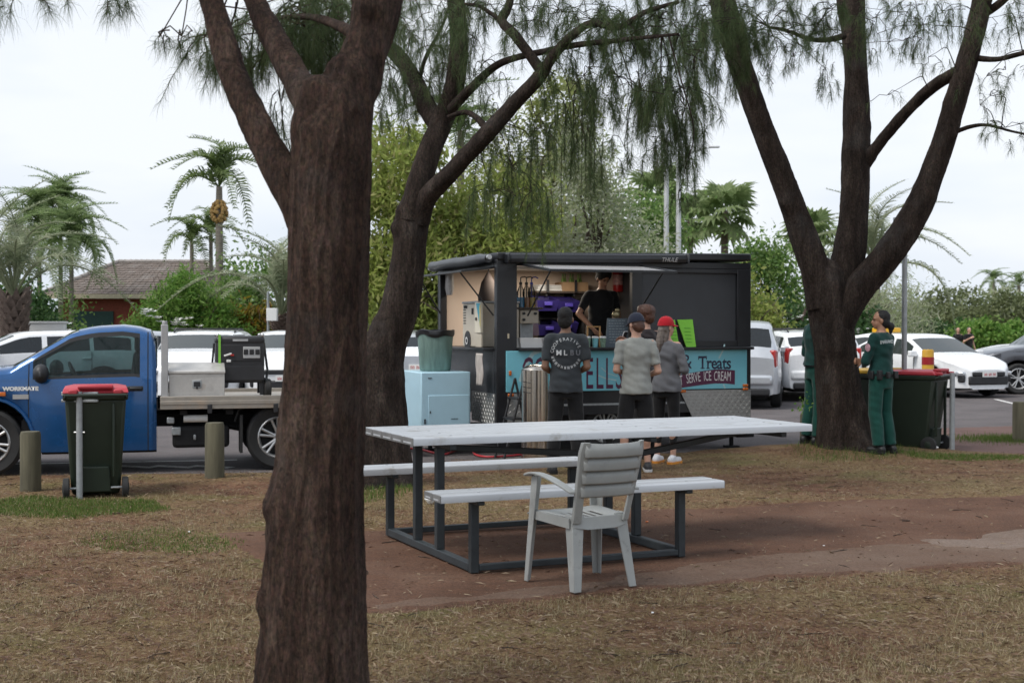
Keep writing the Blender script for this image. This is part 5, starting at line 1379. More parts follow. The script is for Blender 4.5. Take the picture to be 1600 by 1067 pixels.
m = M(); m.box((0, .306, .655), (.17, .006, .025)); m.obj('maker_plate', ALLOY, ge)
for sx in (.25, -.25):
    for sy in (-.28, .28): m = M(); m.ball((sx, sy, .71), (.022, .022, .022), 8, 6); m.obj('corner_cap', ALLOY, ge, smooth=60)
m = M(); m.box((0, 0, .71), (.12, .3, .02)); m.obj('top_badge', ALLOY, ge, bevel=.004)
for sy in (.22, -.22):
    m = M(); m.lathe([(0, -.04), (.085, -.04), (.105, -.025), (.105, .025), (.085, .04), (0, .04)], 18, (0, 0, 0), 'x'); w_ = m.obj('wheel', RUBBER, ge); w_.location = (-.31, sy, .107)
    m = M(); m.span(.2, .24, sy - .02, sy + .02, .002, .18); m.obj('foot', GB, ge)
    m = M(); m.span(-.26, -.22, sy - .03, sy + .03, .03, .19); m.obj('wheel_bracket', GB, ge)
m = M(); m.tube([(-.3, -.26, .62), (-.34, -.26, .3), (-.32, -.24, .12)], .014, 6); m.tube([(.29, .26, .62), (.31, .26, .4)], .012, 6); m.obj('carry_bar', GB, ge)
STR = simple('green_strap', (.2, .5, .06), .7, var=.1)
m = M(); m.span(.218, .245, .31, .315, .0, .71); m.span(.218, .245, -.3, .315, .713, .718); m.box((.32, .33, .27), (.18, .004, .02), Matrix.Rotation(-.1, 3, 'Y')); m.obj('strap', STR, ge)
# ------------------------------------------------------------------ food trailer
TH = radians(20); TC, TS = cos(TH), sin(TH)
C0 = Vector((-.19, 16.6, 0))
def tl(x, y, z=0.0): return Vector((C0.x + x * TC - y * TS, C0.y + x * TS + y * TC, z))
def xl(px, y=0.0):
    k = (px - 800) / FPX
    return (k * (C0.y + y * TC) - C0.x + y * TS) / (TC - k * TS)
def zl(py, x, y=0.0): return CAM_H - (py - HOR) / FPX * (C0.y + x * TS + y * TC)
trl = empty('food_trailer', C0, TH, 'black food trailer with a light blue lettered side panel and an open serving window', 'food trailer')
TB = simple('trailer_black', (.011, .012, .015), .42, var=.15, coat=.1)
TG = simple('trailer_panel_grey', (.04, .043, .05), .45, var=.1)
VINYL = simple('awning_vinyl', (.025, .026, .03), .35, var=.2)
TEAL = simple('sign_blue', (.19, .54, .64), .35, var=.03, coat=.3)
PLUM = simple('sign_plum', (.085, .012, .05), .4, var=.05)
NAVY = simple('sign_navy', (.015, .012, .05), .4, var=.05)
TAN = simple('inner_wall', (.78, .62, .5), .7, var=.06, scale=1.5)
WHT = simple('white_plastic', (.72, .72, .71), .45, var=.05)
BEIGE = simple('beige_enamel', (.52, .46, .37), .4, var=.06)
CHKG = simple('checker_plate', (.36, .36, .35), .4, metal=.6, var=.12, scale=12)
L, Wt, ZF, ZC, ZR = 3.57, 2.5, .62, 1.33, 2.53
ox0, ox1 = .27, xl(988)
oz0, oz1 = 1.36, 2.37
m = M(); m.span(0, L, 0, Wt, .5, ZF); m.obj('floor', TB, trl)
def roofz(x): return ZR + .05 * x / L
m = M()
m.prism([(0, roofz(0) - .1), (L, roofz(L) - .1), (L, roofz(L)), (0, roofz(0))], lambda a, b: (a, -.02, b), lambda a, b: (a, Wt + .02, b))
m.obj('roof', TB, trl, bevel=.02)
m = M(); m.span(.1, L - .1, .12, Wt - .1, oz1 + .045, oz1 + .06); m.obj('ceiling', WHT, trl)
# unseen strip lamp and light, added to brighten the inside
m = M(); m.span(.5, 1.7, 1.3, 1.36, oz1 + .015, oz1 + .043); m.obj('added_strip_lamp', WHT, trl, bevel=.006)
ld = bpy.data.lights.new('added_strip_light', 'AREA'); ld.shape = 'RECTANGLE'; ld.size = 1.2; ld.size_y = .06; ld.energy = 25; ld.color = (1, .9, .76)
lo_ = bpy.data.objects.new('added_strip_light', ld); COL.objects.link(lo_); lo_.parent = trl; lo_.location = (1.1, 1.33, oz1 + .01)
# back wall and right wall: dark outside, tan inside
m = M(); m.span(0, L, Wt - .05, Wt, ZF, ZR - .09); m.span(L - .05, L, 0, Wt - .051, ZF, ZR - .07); m.obj('outer_wall', TB, trl)
m = M(); m.span(.05, L - .06, Wt - .075, Wt - .055, ZF, ZR - .11); m.span(L - .075, L - .055, .05, Wt - .076, ZF, ZR - .11); m.obj('inner_wall', TAN, trl)
# corner posts
for (x0, x1, y0, y1) in ((0, ox0 - .0, -.004, .10), (0, .10, Wt - .12, Wt + .003)):
    m = M(); m.span(x0, x1, y0, y1, .36, ZR - .085); m.obj('corner_post', TB, trl, bevel=.012)
# front: lower structure, counter, upper lintel, right window frame
m = M(); m.span(ox0, L, .01, .06, .62, ZC - .02); m.obj('front_wall', TB, trl)
m = M(); m.span(.27, L, -.10, .5, ZC - .018, ZC + .02); m.obj('counter', TB, trl, bevel=.008)
m = M(); m.span(ox0, L, -.002, .08, oz1, ZR - .08); m.span(ox1, ox1 + .14, -.003, .085, ZC + .02, oz1 - .001); m.span(xl(1152), L, -.003, .085, ZC + .02, oz1 - .001); m.span(ox1 + .14, xl(1152), -.001, .08, ZC + .02, ZC + .10); m.span(ox1 + .14, xl(1152), -.001, .08, oz1 - .06, oz1 - .001); m.obj('window_frame', TB, trl, bevel=.006)
m = M(); m.span(ox1 + .14, xl(1152), .045, .06, ZC + .10, oz1 - .06); m.obj('shutter', TG, trl)
m = M(); m.span(.275, L - .08, -.001, .012, .615, .64); m.obj('sill_trim', GALV, trl)
# sign panel
sz0, sz1 = .80, 1.312
sx0, sx1 = xl(790), xl(1166)
m = M(); m.span(sx0, sx1, -.022, -.006, sz0, sz1); sign = m.obj('sign_panel', TEAL, trl, bevel=.004)
SY = -.0235
def sgn_text(name, txt, px, py, caph, mat, sx, al='LEFT', off=0.0, shear=0.0):
    x = xl(px); return place_text(name, txt, caph / .70, mat, sign, (x, SY, zl(py, x)), (1, 0, 0), (0, 0, 1), sx=sx, align=al, offset=off, shear=shear)
for t_, px in (('C', 813), ('O', 832), ('W', 872), ('E', 913), ('L', 929), ('L', 944), ('S', 960)):
    sgn_text('lettering', t_, px, 586, .40, PLUM, .42, off=.0)
# serif words: bold capitals with drawn serifs
sgn_text('lettering', '&', 1063, 566, .19, NAVY, .95)
xt = xl(1090)
ser = M()
for q, (ch, adv) in enumerate((('T', .118), ('r', .068), ('e', .085), ('a', .082), ('t', .058), ('s', .07))):
    size = .165 / .70 if q == 0 else .165 / .70 * .96
    me = text_mesh(ch, size, align='LEFT', offset=.0035)
    xs_ = [v.co.x * .86 for v in me.vertices]; zs_2 = [v.co.y for v in me.vertices]
    base = zl(576, xt) - (-.165 / 2 if False else 0)
    cap = text_mesh('T', size, align='LEFT'); zb_ = min(v.co.y for v in cap.vertices)
    x0, x1 = min(xs_), max(xs_)
    place_text('lettering', ch, size, NAVY, sign, (xt, SY, base - zb_), (1, 0, 0), (0, 0, 1), sx=.86, align='LEFT', offset=.0035)
    h_ = max(zs_2) - zb_
    if ch == 'T':
        c_ = (x0 + x1) / 2
        for u0, u1, w0, w1 in ((c_ - .03, c_ + .03, 0, .011), (x0 - .002, x0 + .009, h_ - .048, h_), (x1 - .009, x1 + .002, h_ - .048, h_)): ser.span(xt + u0, xt + u1, SY - .0006, SY + .0006, base + w0, base + w1)
    if ch == 'r': ser.span(xt + x0 - .012, xt + x0 + .04, SY - .0006, SY + .0006, base, base + .010); ser.span(xt + x0 - .012, xt + x0 + .008, SY - .0006, SY + .0006, base + h_ - .018, base + h_ - .006)
    xt += adv
ser.obj('serif', NAVY, sign, smooth=0)
# pale swoosh lines printed behind the words
def stroke(pts, w, y=SY + .0008):
    m = M()
    for i in range(len(pts) - 1):
        a, b = Vector(pts[i]), Vector(pts[i + 1]); t = (b - a).normalized(); q = Vector((-t.y, t.x)) * w / 2
        m.add([(a.x - q.x, y, a.y - q.y), (b.x - q.x, y, b.y - q.y), (b.x + q.x, y, b.y + q.y), (a.x + q.x, y, a.y + q.y)], [(0, 1, 2, 3)])
    m.obj('swoosh', simple('sign_pale', (.42, .6, .62), .4, var=.1), sign, smooth=0)
def sp2(px, py): x = xl(px); return (x, zl(py, x))
stroke([sp2(1131, 538), sp2(1128, 548), sp2(1122, 560)], .022); stroke([sp2(1129, 600), sp2(1132, 607)], .022)
stroke([sp2(931, 585), sp2(945, 591), sp2(962, 594)], .016); stroke([sp2(938, 574), sp2(948, 583), sp2(964, 588)], .01); stroke([sp2(812, 596), sp2(820, 570), sp2(832, 552), sp2(846, 546)], .05)
# ribbon with the white words
m = M(); rp = [(1008, 602, 626), (1030, 596, 619), (1063, 585, 606), (1090, 580.5, 602), (1115, 577, 599), (1132, 577, 599), (1147, 578.5, 600.5)]
top_, bot_ = [sp2(a, b) for a, b, c in rp], [sp2(a, c) for a, b, c in rp]
for i in range(len(rp) - 1):
    m.add([(top_[i][0], SY - .0004, top_[i][1]), (bot_[i][0], SY - .0004, max(bot_[i][1], sz0 + .01)), (bot_[i + 1][0], SY - .0004, max(bot_[i + 1][1], sz0 + .01)), (top_[i + 1][0], SY - .0004, top_[i + 1][1])], [(0, 1, 2, 3)])
rib = m.obj('ribbon', PLUM, sign, smooth=0)
for t_, px, py, tl_ in (('SOFT', 1046, 598, .15), ('SERVE', 1071, 592.5, .13), ('ICE', 1098, 588.5, .05), ('CREAM', 1114, 588, -.03)):
    x = xl(px)
    place_text('lettering', t_, .125 / .7, WHT, rib, (x, SY - .0012, zl(py, x)), (cos(tl_), 0, sin(tl_)), (-sin(tl_), 0, cos(tl_)), sx=.44, align='LEFT')
# marker lamps
for px, py in ((1163, 602), (1163, 607.5), (1066, 611), (797, 617)):
    x = xl(px); m = M(); m.box((x, -.03, zl(py, x)), (.075, .03, .036)); m.obj('marker_lamp', ORANGEL, trl, bevel=.008)
x = xl(796); m = M(); m.box((x, -.03, zl(583, x)), (.035, .015, .06)); m.obj('side_lamp', ORANGEL, trl, bevel=.006)
x = xl(794); m = M(); m.box((x, -.008, zl(525, x)), (.02, .012, .06)); m.obj('lock_plate', GUTTER, trl)
# checker plate skirts with raised bars
def checker(name, quad, parent, fx, nx, nz):
    """quad: x0,x1top,x0b,x1b,z0,z1 trapezoid; fx maps (a,z,lift)->point"""
    a0, a1, b0, b1, z0, z1 = quad
    m = M(); m.add([fx(b0, z0, 0), fx(b1, z0, 0), fx(a1, z1, 0), fx(a0, z1, 0), fx(b0, z0, -.012), fx(b1, z0, -.012), fx(a1, z1, -.012), fx(a0, z1, -.012)], [(0, 1, 2, 3), (7, 6, 5, 4), (0, 4, 5, 1), (1, 5, 6, 2), (2, 6, 7, 3), (3, 7, 4, 0)])
    pl = m.obj(name, CHKG, parent, smooth=0)
    m = M()
    for j in range(nz):
        for i in range(nx):
            v = (j + .5) / nz; z = z0 + (z1 - z0) * v
            l0, l1 = b0 + (a0 - b0) * v, b1 + (a1 - b1) * v
            a = l0 + (l1 - l0) * (i + .5) / nx
            s_ = (l1 - l0) / nx * .36 * (1 if (i + j) % 2 else -1); r_ = abs(s_)
            w_ = .004
            m.add([fx(a - r_ - w_, z - s_, .0), fx(a - r_ + w_, z - s_, .0), fx(a + r_ + w_, z + s_, .0), fx(a + r_ - w_, z + s_, .0), fx(a, z, .006)], [(0, 1, 4), (1, 2, 4), (2, 3, 4), (3, 0, 4)])
    tag(m.obj('tread_bar', CHKG, pl, smooth=0), kind='stuff')
checker('checker_skirt', (xl(1062), L - .005, xl(1087), L - .005, .33, .785), trl, lambda a, z, l_: (a, -.014 - l_, z), 22, 10)
checker('checker_skirt', (.05, .95, .05, .95, .40, .78), trl, lambda a, z, l_: (-.012 - l_, a, z), 18, 8)
checker('checker_skirt', (.14, xl(880), .14, xl(870), .40, .785), trl, lambda a, z, l_: (a, -.012 - l_, z), 12, 9)
# left end: wall below the counter, flap, roller, counter
m = M(); m.span(-.002, .05, .1, Wt - .12, .5, ZC - .02); m.obj('end_wall', TG, trl)
m = M(); m.span(-.14, .55, .1, Wt - .12, ZC - .018, ZC + .018); m.obj('end_counter', TB, trl, bevel=.008)
m = M(); m.span(0, .06, .1, Wt - .12, 2.34, ZR - .09); m.obj('end_lintel', TB, trl)
m = M(); m.prism([(-.0, 2.335), (-.42, 2.285), (-.42, 2.31), (0, 2.36)], lambda a, b: (a, .12, b), lambda a, b: (a, Wt - .05, b)); m.obj('end_flap', TB, trl, bevel=.004)
m = M(); m.tube([(-.085, y, 2.455 + .004 * sin(y * 5)) for y in np.linspace(.06, Wt - .04, 16)], [.072 + .003 * sin(k * 1.7) - .02 * (k < 2) for k in range(16)], 14); m.obj('rolled_awning', VINYL, trl, smooth=60)
m = M(); m.cyl((-.10, .03, 2.47), (-.10, -.03, 2.47), .03, .03, 10); m.cyl((-.10, Wt + .02, 2.43), (-.10, Wt + .06, 2.43), .03, .03, 10); m.obj('awning_bolt', ALLOY, trl)
m = M(); m.tube([(-.36, .35, 2.29), (.03, .2, 1.75)], .011, 6); m.tube([(-.36, 2.2, 2.29), (.0, 2.38, 1.8)], .011, 6); m.obj('gas_strut', BLACKPL, trl)
# awning cassette along the front and the lifted serving hatch
ax1 = xl(1066)
m = M(); m.prism([(-.015, 2.395), (-.13, 2.40), (-.145, 2.45), (-.12, 2.505), (-.015, 2.515)], lambda a, b: (.13, a, b), lambda a, b: (ax1, a, b + .035)); cas = m.obj('awning_cassette', VINYL, trl, smooth=60, bevel=.01)
m = M(); m.box((.115, -.08, 2.455), (.04, .15, .13)); m.box((ax1 + .015, -.08, 2.49), (.04, .15, .13)); m.obj('awning_end_cap', TB, trl, bevel=.03)
place_text('awning_lettering', 'THULE', .075, WHT, cas, (xl(1038), -.1475, 2.468), (1, 0, .01), (0, -.25, 1), sx=1.0, shear=.2)
hx0, hx1 = .30, 1.97
ACR, an_, al_, ab_ = newmat('translucent_acrylic')
ab_.inputs['Base Color'].default_value = (.8, .81, .83, 1); ab_.inputs['Roughness'].default_value = .4
at_ = an_.new('ShaderNodeBsdfTranslucent'); at_.inputs['Color'].default_value = (.85, .86, .9, 1)
am_ = an_.new('ShaderNodeMixShader'); am_.inputs['Fac'].default_value = .6
al_.new(ab_.outputs['BSDF'], am_.inputs[1]); al_.new(at_.outputs['BSDF'], am_.inputs[2]); al_.new(am_.outputs['Shader'], an_['Material Output'].inputs['Surface'])
hz_ = lambda y: 2.389 + .113 * y
hat = M()
for x0_, x1_, y0_, y1_ in ((hx0, hx0 + .04, -.02, -1.02), (hx1 - .04, hx1, -.02, -1.02), (hx0 + .04, hx1 - .04, -.98, -1.02), (hx0 + .04, hx1 - .04, -.02, -.06)):
    hat.prism([(y0_, hz_(y0_) - .014), (y1_, hz_(y1_) - .014), (y1_, hz_(y1_) + .014), (y0_, hz_(y0_) + .014)], lambda a, b: (x0_, a, b), lambda a, b: (x1_, a, b))
ho = hat.obj('serving_hatch', TB, trl)
m = M(); m.add([(hx0 + .04, -.06, hz_(-.06)), (hx1 - .04, -.06, hz_(-.06)), (hx1 - .04, -.98, hz_(-.98)), (hx0 + .04, -.98, hz_(-.98))], [(0, 1, 2, 3)]); m.obj('hatch_panel', ACR, ho, smooth=0)
for x in (hx0 + .12, hx1 - .06):
    m = M(); m.tube([(x, -.75, 2.285), (x, .02, 1.75)], .011, 6); m.obj('gas_strut', BLACKPL, trl)
# running gear
for y, sd_ in ((.16, -1), (Wt - .16, 1)):
    wheel(trl, (xl(945, .1), y, .325), .32, .2, sd_, spokes=8, rim_mat=simple('trailer_rim', (.45, .46, .45), .5, metal=.4, var=.1), rimR=.62)
m = M()
for y in (.35, Wt - .35): m.span(-1.0, L, y - .04, y + .04, .19, .28)
m.span(.02, L - .02, .1, .16, .38, .5); m.cyl((xl(945, .1), .2, .32), (xl(945, .1), Wt - .2, .32), .03, .03, 8)
m.span(-.95, -.87, .35, Wt - .35, .19, .27); m.tube([(-.9, .6, .23), (-2.0, 1.25, .23)], .045, 6); m.tube([(-.9, Wt - .6, .23), (-2.0, 1.25, .23)], .045, 6)
m.obj('chassis', UNDER, trl)
for x, y in ((xl(1140, .3), .25), (xl(1175, .3), Wt - .3), (-.5, 1.2)):
    m = M(); m.cyl((x, y, .0), (x, y, .42), .03, .03, 8); m.box((x, y, .012), (.16, .16, .024)); m.obj('corner_leg', UNDER, trl)
m = M(); m.box((L - .25, .2, .2), (.45, .35, .06)); m.box((L + .02, .3, .16), (.25, .3, .05)); m.obj('step', UNDER, trl, bevel=.01)
# light blue locker on the drawbar
bz0, bz1 = .29, 1.045
m = M(); m.span(-.84, -.19, .45, 1.42, bz0, bz1); LBL = simple('locker_blue', (.40, .60, .70), .4, var=.03, coat=.2, dirt=((.3, .42, .46), 5, .66)); lk = m.obj('locker', LBL, trl, bevel=.015)
m = M(); m.span(-.75, -.21, .44, .452, .34, .755); d_ = m.obj('locker_door', LBL, lk, bevel=.006)
m = M(); m.span(-.80, -.78, .441, .452, .40, .46); m.span(-.45, -.36, .436, .446, .455, .462); m.span(-.73, -.715, .436, .446, .53, .56); m.obj('hinge', BLACKPL, d_)
m = M(); m.span(-.75, -.70, .444, .452, .965, .975); m.obj('keyhole', BLACKPL, lk)

# towel hanging on the end rail
tw = M(); n = 9
for side in (0, 1):
    pass
rows = []
for i in range(15):
    z = ZC - .05 - .40 * i / 14
    rows.append([(-.155 - .012 * side_ + .012 * sin(q * 1.6 + i * .3) * (i / 14), .09 + (.25) * q / 10 + .02 * sin(i * .5), z) for side_ in (0,) for q in range(11)])
vs = [p for r in rows for p in r]
tw.add(vs, [(i * 11 + q, i * 11 + q + 1, (i + 1) * 11 + q + 1, (i + 1) * 11 + q) for i in range(14) for q in range(10)])
to = tw.obj('hanging_towel', simple('towel', (.42, .38, .35), .95, var=.25, scale=20, stretch=(1, 1, .3), bs=.3), None, smooth=180)
to.location = C0; to.rotation_euler = (0, 0, TH)
sm = to.modifiers.new('thick', 'SOLIDIFY'); sm.thickness = .008
tag(to, 'grey-brown towel hanging on the end of the food trailer below its counter', 'towel')

def item(name, label, cat, x, y, z, rz=0.0, group=None):
    return empty(name, tl(x, y, z), TH + rz, label, cat, group)
ZT = ZC + .021
# soft-serve machine on the end counter, with its graphic panel
i_ = item('ice_cream_machine', 'beige soft-serve machine with a teal and yellow graphic on the end counter', 'ice cream machine', .26, .62, ZT)
m = M(); m.span(-.3, .26, -.02, .62, .0, .56); m.obj('cabinet', BEIGE, i_, bevel=.015)
m = M(); m.span(-.31, .27, -.03, .63, .562, .59); m.obj('top_tray', GALV, i_, bevel=.008)
m = M(); m.lathe([(.0, -.004), (.13, -.004), (.13, .012), (.10, .014), (.09, .004)], 20, (-.303, .40, .08), 'x'); m.obj('fan_guard', BLACKPL, i_)
m = M(); m.lathe([(.03, -.016), (.05, -.016)], 14, (-.303, .40, .08), 'x'); m.obj('fan_ring', WHT, i_)
m = M()
for q in range(6): m.span(-.303, -.298, .48, .58, .30 + q * .035, .312 + q * .035)
m.span(-.304, -.298, .42, .56, .5, .54); m.span(-.304, -.298, .16, .24, .42, .5); m.obj('vent_slot', UNDER, i_)
m = M(); m.span(-.34, -.302, -.24, .0, .18, .57); gp = m.obj('graphic_panel', simple('cream_panel', (.66, .6, .48), .4, var=.05), i_, bevel=.008)
m = M(); m.add([(-.3425, -.06, .56), (-.3425, -.235, .56), (-.3425, -.235, .23)], [(0, 1, 2)]); m.obj('teal_print', simple('teal_print', (.02, .3, .42), .4, var=.03), gp, smooth=0)
m = M(); m.add([(-.3435, -.2, .50), (-.3435, -.236, .56), (-.3435, -.236, .24), (-.3435, -.21, .3)], [(0, 1, 2, 3)]); m.obj('yellow_print', simple('yellow_print', (.7, .5, .03), .4, var=.03), gp, smooth=0)
m = M(); m.box((-.348, -.08, .36), (.02, .035, .04)); m.obj('draw_handle', BLACKPL, gp, bevel=.008)
m = M(); m.span(-.33, -.302, -.23, -.01, .0, .17); m.obj('drip_panel', BEIGE, i_, bevel=.006)
# shelving along the back wall
YB = Wt - .08
sh_ = item('wall_shelf', 'long wall shelf with brackets at the back of the trailer', 'shelf', 0, 0, 0)
zs_ = zl(455, 1.3, YB - .2)
SHF = simple('shelf_board', (.06, .045, .035), .6, var=.2)
x0, x1 = xl(832, YB - .2), xl(905, YB - .2)
m = M(); m.span(x0, x1 + .35, YB - .38, YB, zs_ - .03, zs_); m.obj('board', SHF, sh_, bevel=.004)
m = M()
for f in (.15, .55, .95): x = x0 + (x1 + .35 - x0) * f; m.span(x - .015, x + .015, YB - .34, YB, zs_ - .07, zs_ - .032); m.span(x - .015, x + .015, YB - .03, YB, zs_ - .34, zs_ - .032); m.span(x - .018, x + .018, YB - .40, YB - .385, zs_ - .02, zs_ + .16)
m.obj('bracket', BLACKPL, sh_)
# cardboard tray and green-topped bottles on the shelf
CARD = simple('cardboard', (.36, .23, .13), .85, var=.12)
b_ = item('cardboard_tray', 'open cardboard tray of green bottles on the trailer wall shelf', 'box', xl(893, YB - .2), YB - .2, zs_ + .001)
m = M(); m.span(-.2, .2, -.14, .14, 0, .012); m.span(-.2, .2, -.14, -.13, .013, .13); m.span(-.2, .2, .13, .14, .013, .13); m.span(-.2, -.19, -.129, .129, .013, .13); m.span(.19, .2, -.129, .129, .013, .13); m.obj('tray', CARD, b_)
GRN = simple('bottle_green', (.16, .26, .06), .3, var=.1, coat=.3)
for k in range(6):
    o = item('bottle', ('first', 'second', 'third', 'fourth', 'fifth', 'sixth')[k] + ' green bottle from the left in the cardboard tray on the shelf', 'bottle', xl(893, YB - .2) - .15 + .06 * k, YB - .2 + (.03 if k % 2 else -.03), zs_ + .014, group='green bottles on the shelf')
    m = M(); m.lathe([(0, 0), (.026, 0), (.028, .1), (.02, .15), (.011, .19), (.011, .24), (0, .24)], 10); m.obj('glass', GRN, o)
    m = M(); m.lathe([(.0275, .03), (.0288, .09)], 10); m.obj('paper_label', PETAL, o)
pp = item('paper_stack', 'stack of white takeaway boxes lying on the trailer wall shelf', 'boxes', xl(855, YB - .2), YB - .2, zs_ + .001)
m = M()
for q in range(4): m.box((.01 * (q % 2), 0, .012 + q * .022), (.42, .26, .018), Matrix.Rotation(.05 * q, 3, 'Z'))
tag(m.obj('box_lid', WHT, pp, bevel=.003), kind='stuff')
# dark cabinet with purple tubs
cx0, cx1 = xl(836, YB - .3), xl(905, YB - .3)
cb = item('storage_rack', 'black rack holding purple tubs at the back of the trailer', 'rack', (cx0 + cx1) / 2, YB - .25, ZF)
hwid = (cx1 - cx0) / 2; ht = zl(467, 1, YB - .2) - ZF
m = M(); m.span(-hwid, hwid, .2, .22, 0, ht)
for z in (.02, ht * .45, ht * .8): m.span(-hwid, hwid, -.2, .2, z - .015, z + .015)
for s_ in (-1, 1): m.span(s_ * hwid - .015, s_ * hwid + .015, -.2, .22, -.0, ht)
m.obj('frame', BLACKPL, cb)
PURP = simple('purple_tub', (.015, .01, .08), .45, var=.08)
for k, (px, py, lb) in enumerate([(848, 477, 'purple tub on the upper rack shelf, left of two'), (880, 479, 'purple tub with a lighter front on the upper rack shelf, right of two'), (850, 515, 'purple tub on the lower rack shelf, left of two'), (878, 512, 'purple tub on the lower rack shelf behind the man in the dark shirt')]):
    x = xl(px, YB - .4)
    o = item('purple_tub', lb, 'tub', x, YB - .42, zl(py + 9, x, YB - .42), group='purple tubs on the rack')
    m = M(); m.add([(-.14, -.16, 0), (.14, -.16, 0), (.14, .16, 0), (-.14, .16, 0), (-.17, -.2, .15), (.17, -.2, .15), (.17, .16, .22), (-.17, .16, .22), (-.15, -.18, .15), (.15, -.18, .15), (.15, .14, .2), (-.15, .14, .2), (-.12, -.14, .01), (.12, -.14, .01), (.12, .14, .01), (-.12, .14, .01)], [(3, 2, 1, 0), (0, 1, 5, 4), (1, 2, 6, 5), (2, 3, 7, 6), (3, 0, 4, 7), (4, 5, 9, 8), (5, 6, 10, 9), (6, 7, 11, 10), (7, 4, 8, 11), (8, 9, 13, 12), (9, 10, 14, 13), (10, 11, 15, 14), (11, 8, 12, 15), (12, 13, 14, 15)]); m.obj('tub', PURP, o, smooth=0)
    m = M(); m.box((0, -.20, .1), (.12, .02, .05)); m.obj('label_holder', simple('purple_light', (.04, .028, .2), .4, var=.05), o, bevel=.005)
# coffee machine / dispenser behind the left of the window with spray bottles on top
YD = .75
x = xl(823, YD); dz = zl(535, x, YD)
o = item('dispenser', 'white and steel drinks dispenser standing at the left of the serving window', 'dispenser', x, YD, ZT)
ht = zl(484, x, YD) - ZT
m = M(); m.span(-.13, .13, -.1, .25, ht - .18, ht); m.obj('head', BEIGE, o, bevel=.01)
m = M(); m.span(-.13, .13, .1, .25, 0, ht - .181); m.span(-.13, .13, -.12, .25, 0.0, .05); m.span(-.13, -.11, -.1, .1, .05, ht - .181); m.obj('stand', GALV, o, bevel=.006)
m = M()
for a, b in ((-.08, ht - .05), (-.08, ht - .13), (.08, ht - .05)): m.cyl((a, -.1, b), (a, -.125, b), .018, .018, 10)
m.obj('knob', BLACKPL, o)
m = M(); m.span(-.2, .17, -.16, .26, ht + .003, ht + .03); ts = m.obj('top_shelf', SHF, o, bevel=.004)
BLU = simple('blue_liquid', (.08, .35, .62), .2, var=.05, coat=.4); ORA = simple('orange_liquid', (.5, .18, .02), .2, var=.05, coat=.4); YLL = simple('yellow_liquid', (.75, .5, .03), .2, var=.05, coat=.4)
for k, (px, mt, lb) in enumerate([(814, BLU, 'pump bottle of blue syrup above the drinks dispenser'), (823, ORA, 'bottle of amber syrup between the blue and the yellow pump bottles'), (831, YLL, 'pump bottle of yellow syrup with a blue pump')]):
    xx = xl(px, YD + .04)
    o = item('syrup_bottle', lb, 'bottle', xx, YD + .05, ZT + ht + .031)
    m = M(); m.lathe([(0, 0), (.05, 0), (.05, .13), (0, .131)], 14); m.obj('liquid', mt, o)
    m = M(); m.lathe([(.0525, .0), (.053, .2), (.02, .28), (.018, .31)], 14); m.obj('bottle', CLEAR, o)
    m = M(); m.cyl((0, 0, .13), (0, 0, .39), .008, .008, 6); m.cyl((0, 0, .3), (0, 0, .33), .022, .02, 10); m.tube([(0, 0, .39), (.05, -.02, .40), (.08, -.03, .38)], .009, 6); m.obj('pump', simple('pump_blue', (.03, .05, .4), .4, var=.05) if k == 2 else BLACKPL, o)
for k, (px, lb, zz) in enumerate([(765, 'dark bag of cones hanging behind the ice cream machine', 0)]):
    xx = .5
    o = item('hanging_bag', lb, 'bag', xl(763, 1.5), 1.5, zl(482, .5, 1.5))
    m = M(); m.etube([(0, 0, 0, .13, .09), (0, 0, .15, .15, .1), (0, 0, .35, .1, .06), (0, 0, .48, .02, .02)], 14); m.obj('bag', simple('bag_brown', (.045, .032, .028), .8, var=.3), o, smooth=70)
    m = M(); m.tube([(0, 0, .48), (0.02, .02, .66)], .008, 6); m.obj('cord', BLACKPL, o)
o = item('clear_bag', 'clear plastic bag hanging at the far corner inside the trailer end window', 'bag', xl(704, 2.2), 2.25, zl(461, .1, 2.2))
m = M(); m.etube([(0, 0, 0, .03, .1), (0, 0, .1, .05, .15), (0, 0, .3, .04, .14), (0, 0, .42, .02, .1)], 14); m.obj('bag', simple('pale_film', (.5, .47, .44), .35, var=.2, scale=25), o, smooth=70)
# steel trays on the counter
for k, (px, lb) in enumerate([(829, 'steel food tray on the counter at the left of the serving window'), (852, 'smaller steel tray on the counter behind the man in the dark shirt')]):
    xx = xl(px, .1)
    o = item('food_tray', lb, 'tray', xx, .12, ZT)
    w_ = .155 if k == 0 else .07
    m = M(); m.add([(-w_, -.09, 0), (w_, -.09, 0), (w_, .09, 0), (-w_, .09, 0), (-w_ - .02, -.11, .12), (w_ + .02, -.11, .12), (w_ + .02, .11, .12), (-w_ - .02, .11, .12)], [(3, 2, 1, 0), (0, 1, 5, 4), (1, 2, 6, 5), (2, 3, 7, 6), (3, 0, 4, 7)]); t_ = m.obj('tray', WHT, o, smooth=0); t_.modifiers.new('s', 'SOLIDIFY').thickness = .005
    m = M(); m.box((0, 0, .07), (w_ * 1.6, .14, .05)); m.obj('food', simple('food_pale', (.3, .22, .22), .7, var=.5, scale=25), o, bevel=.02)
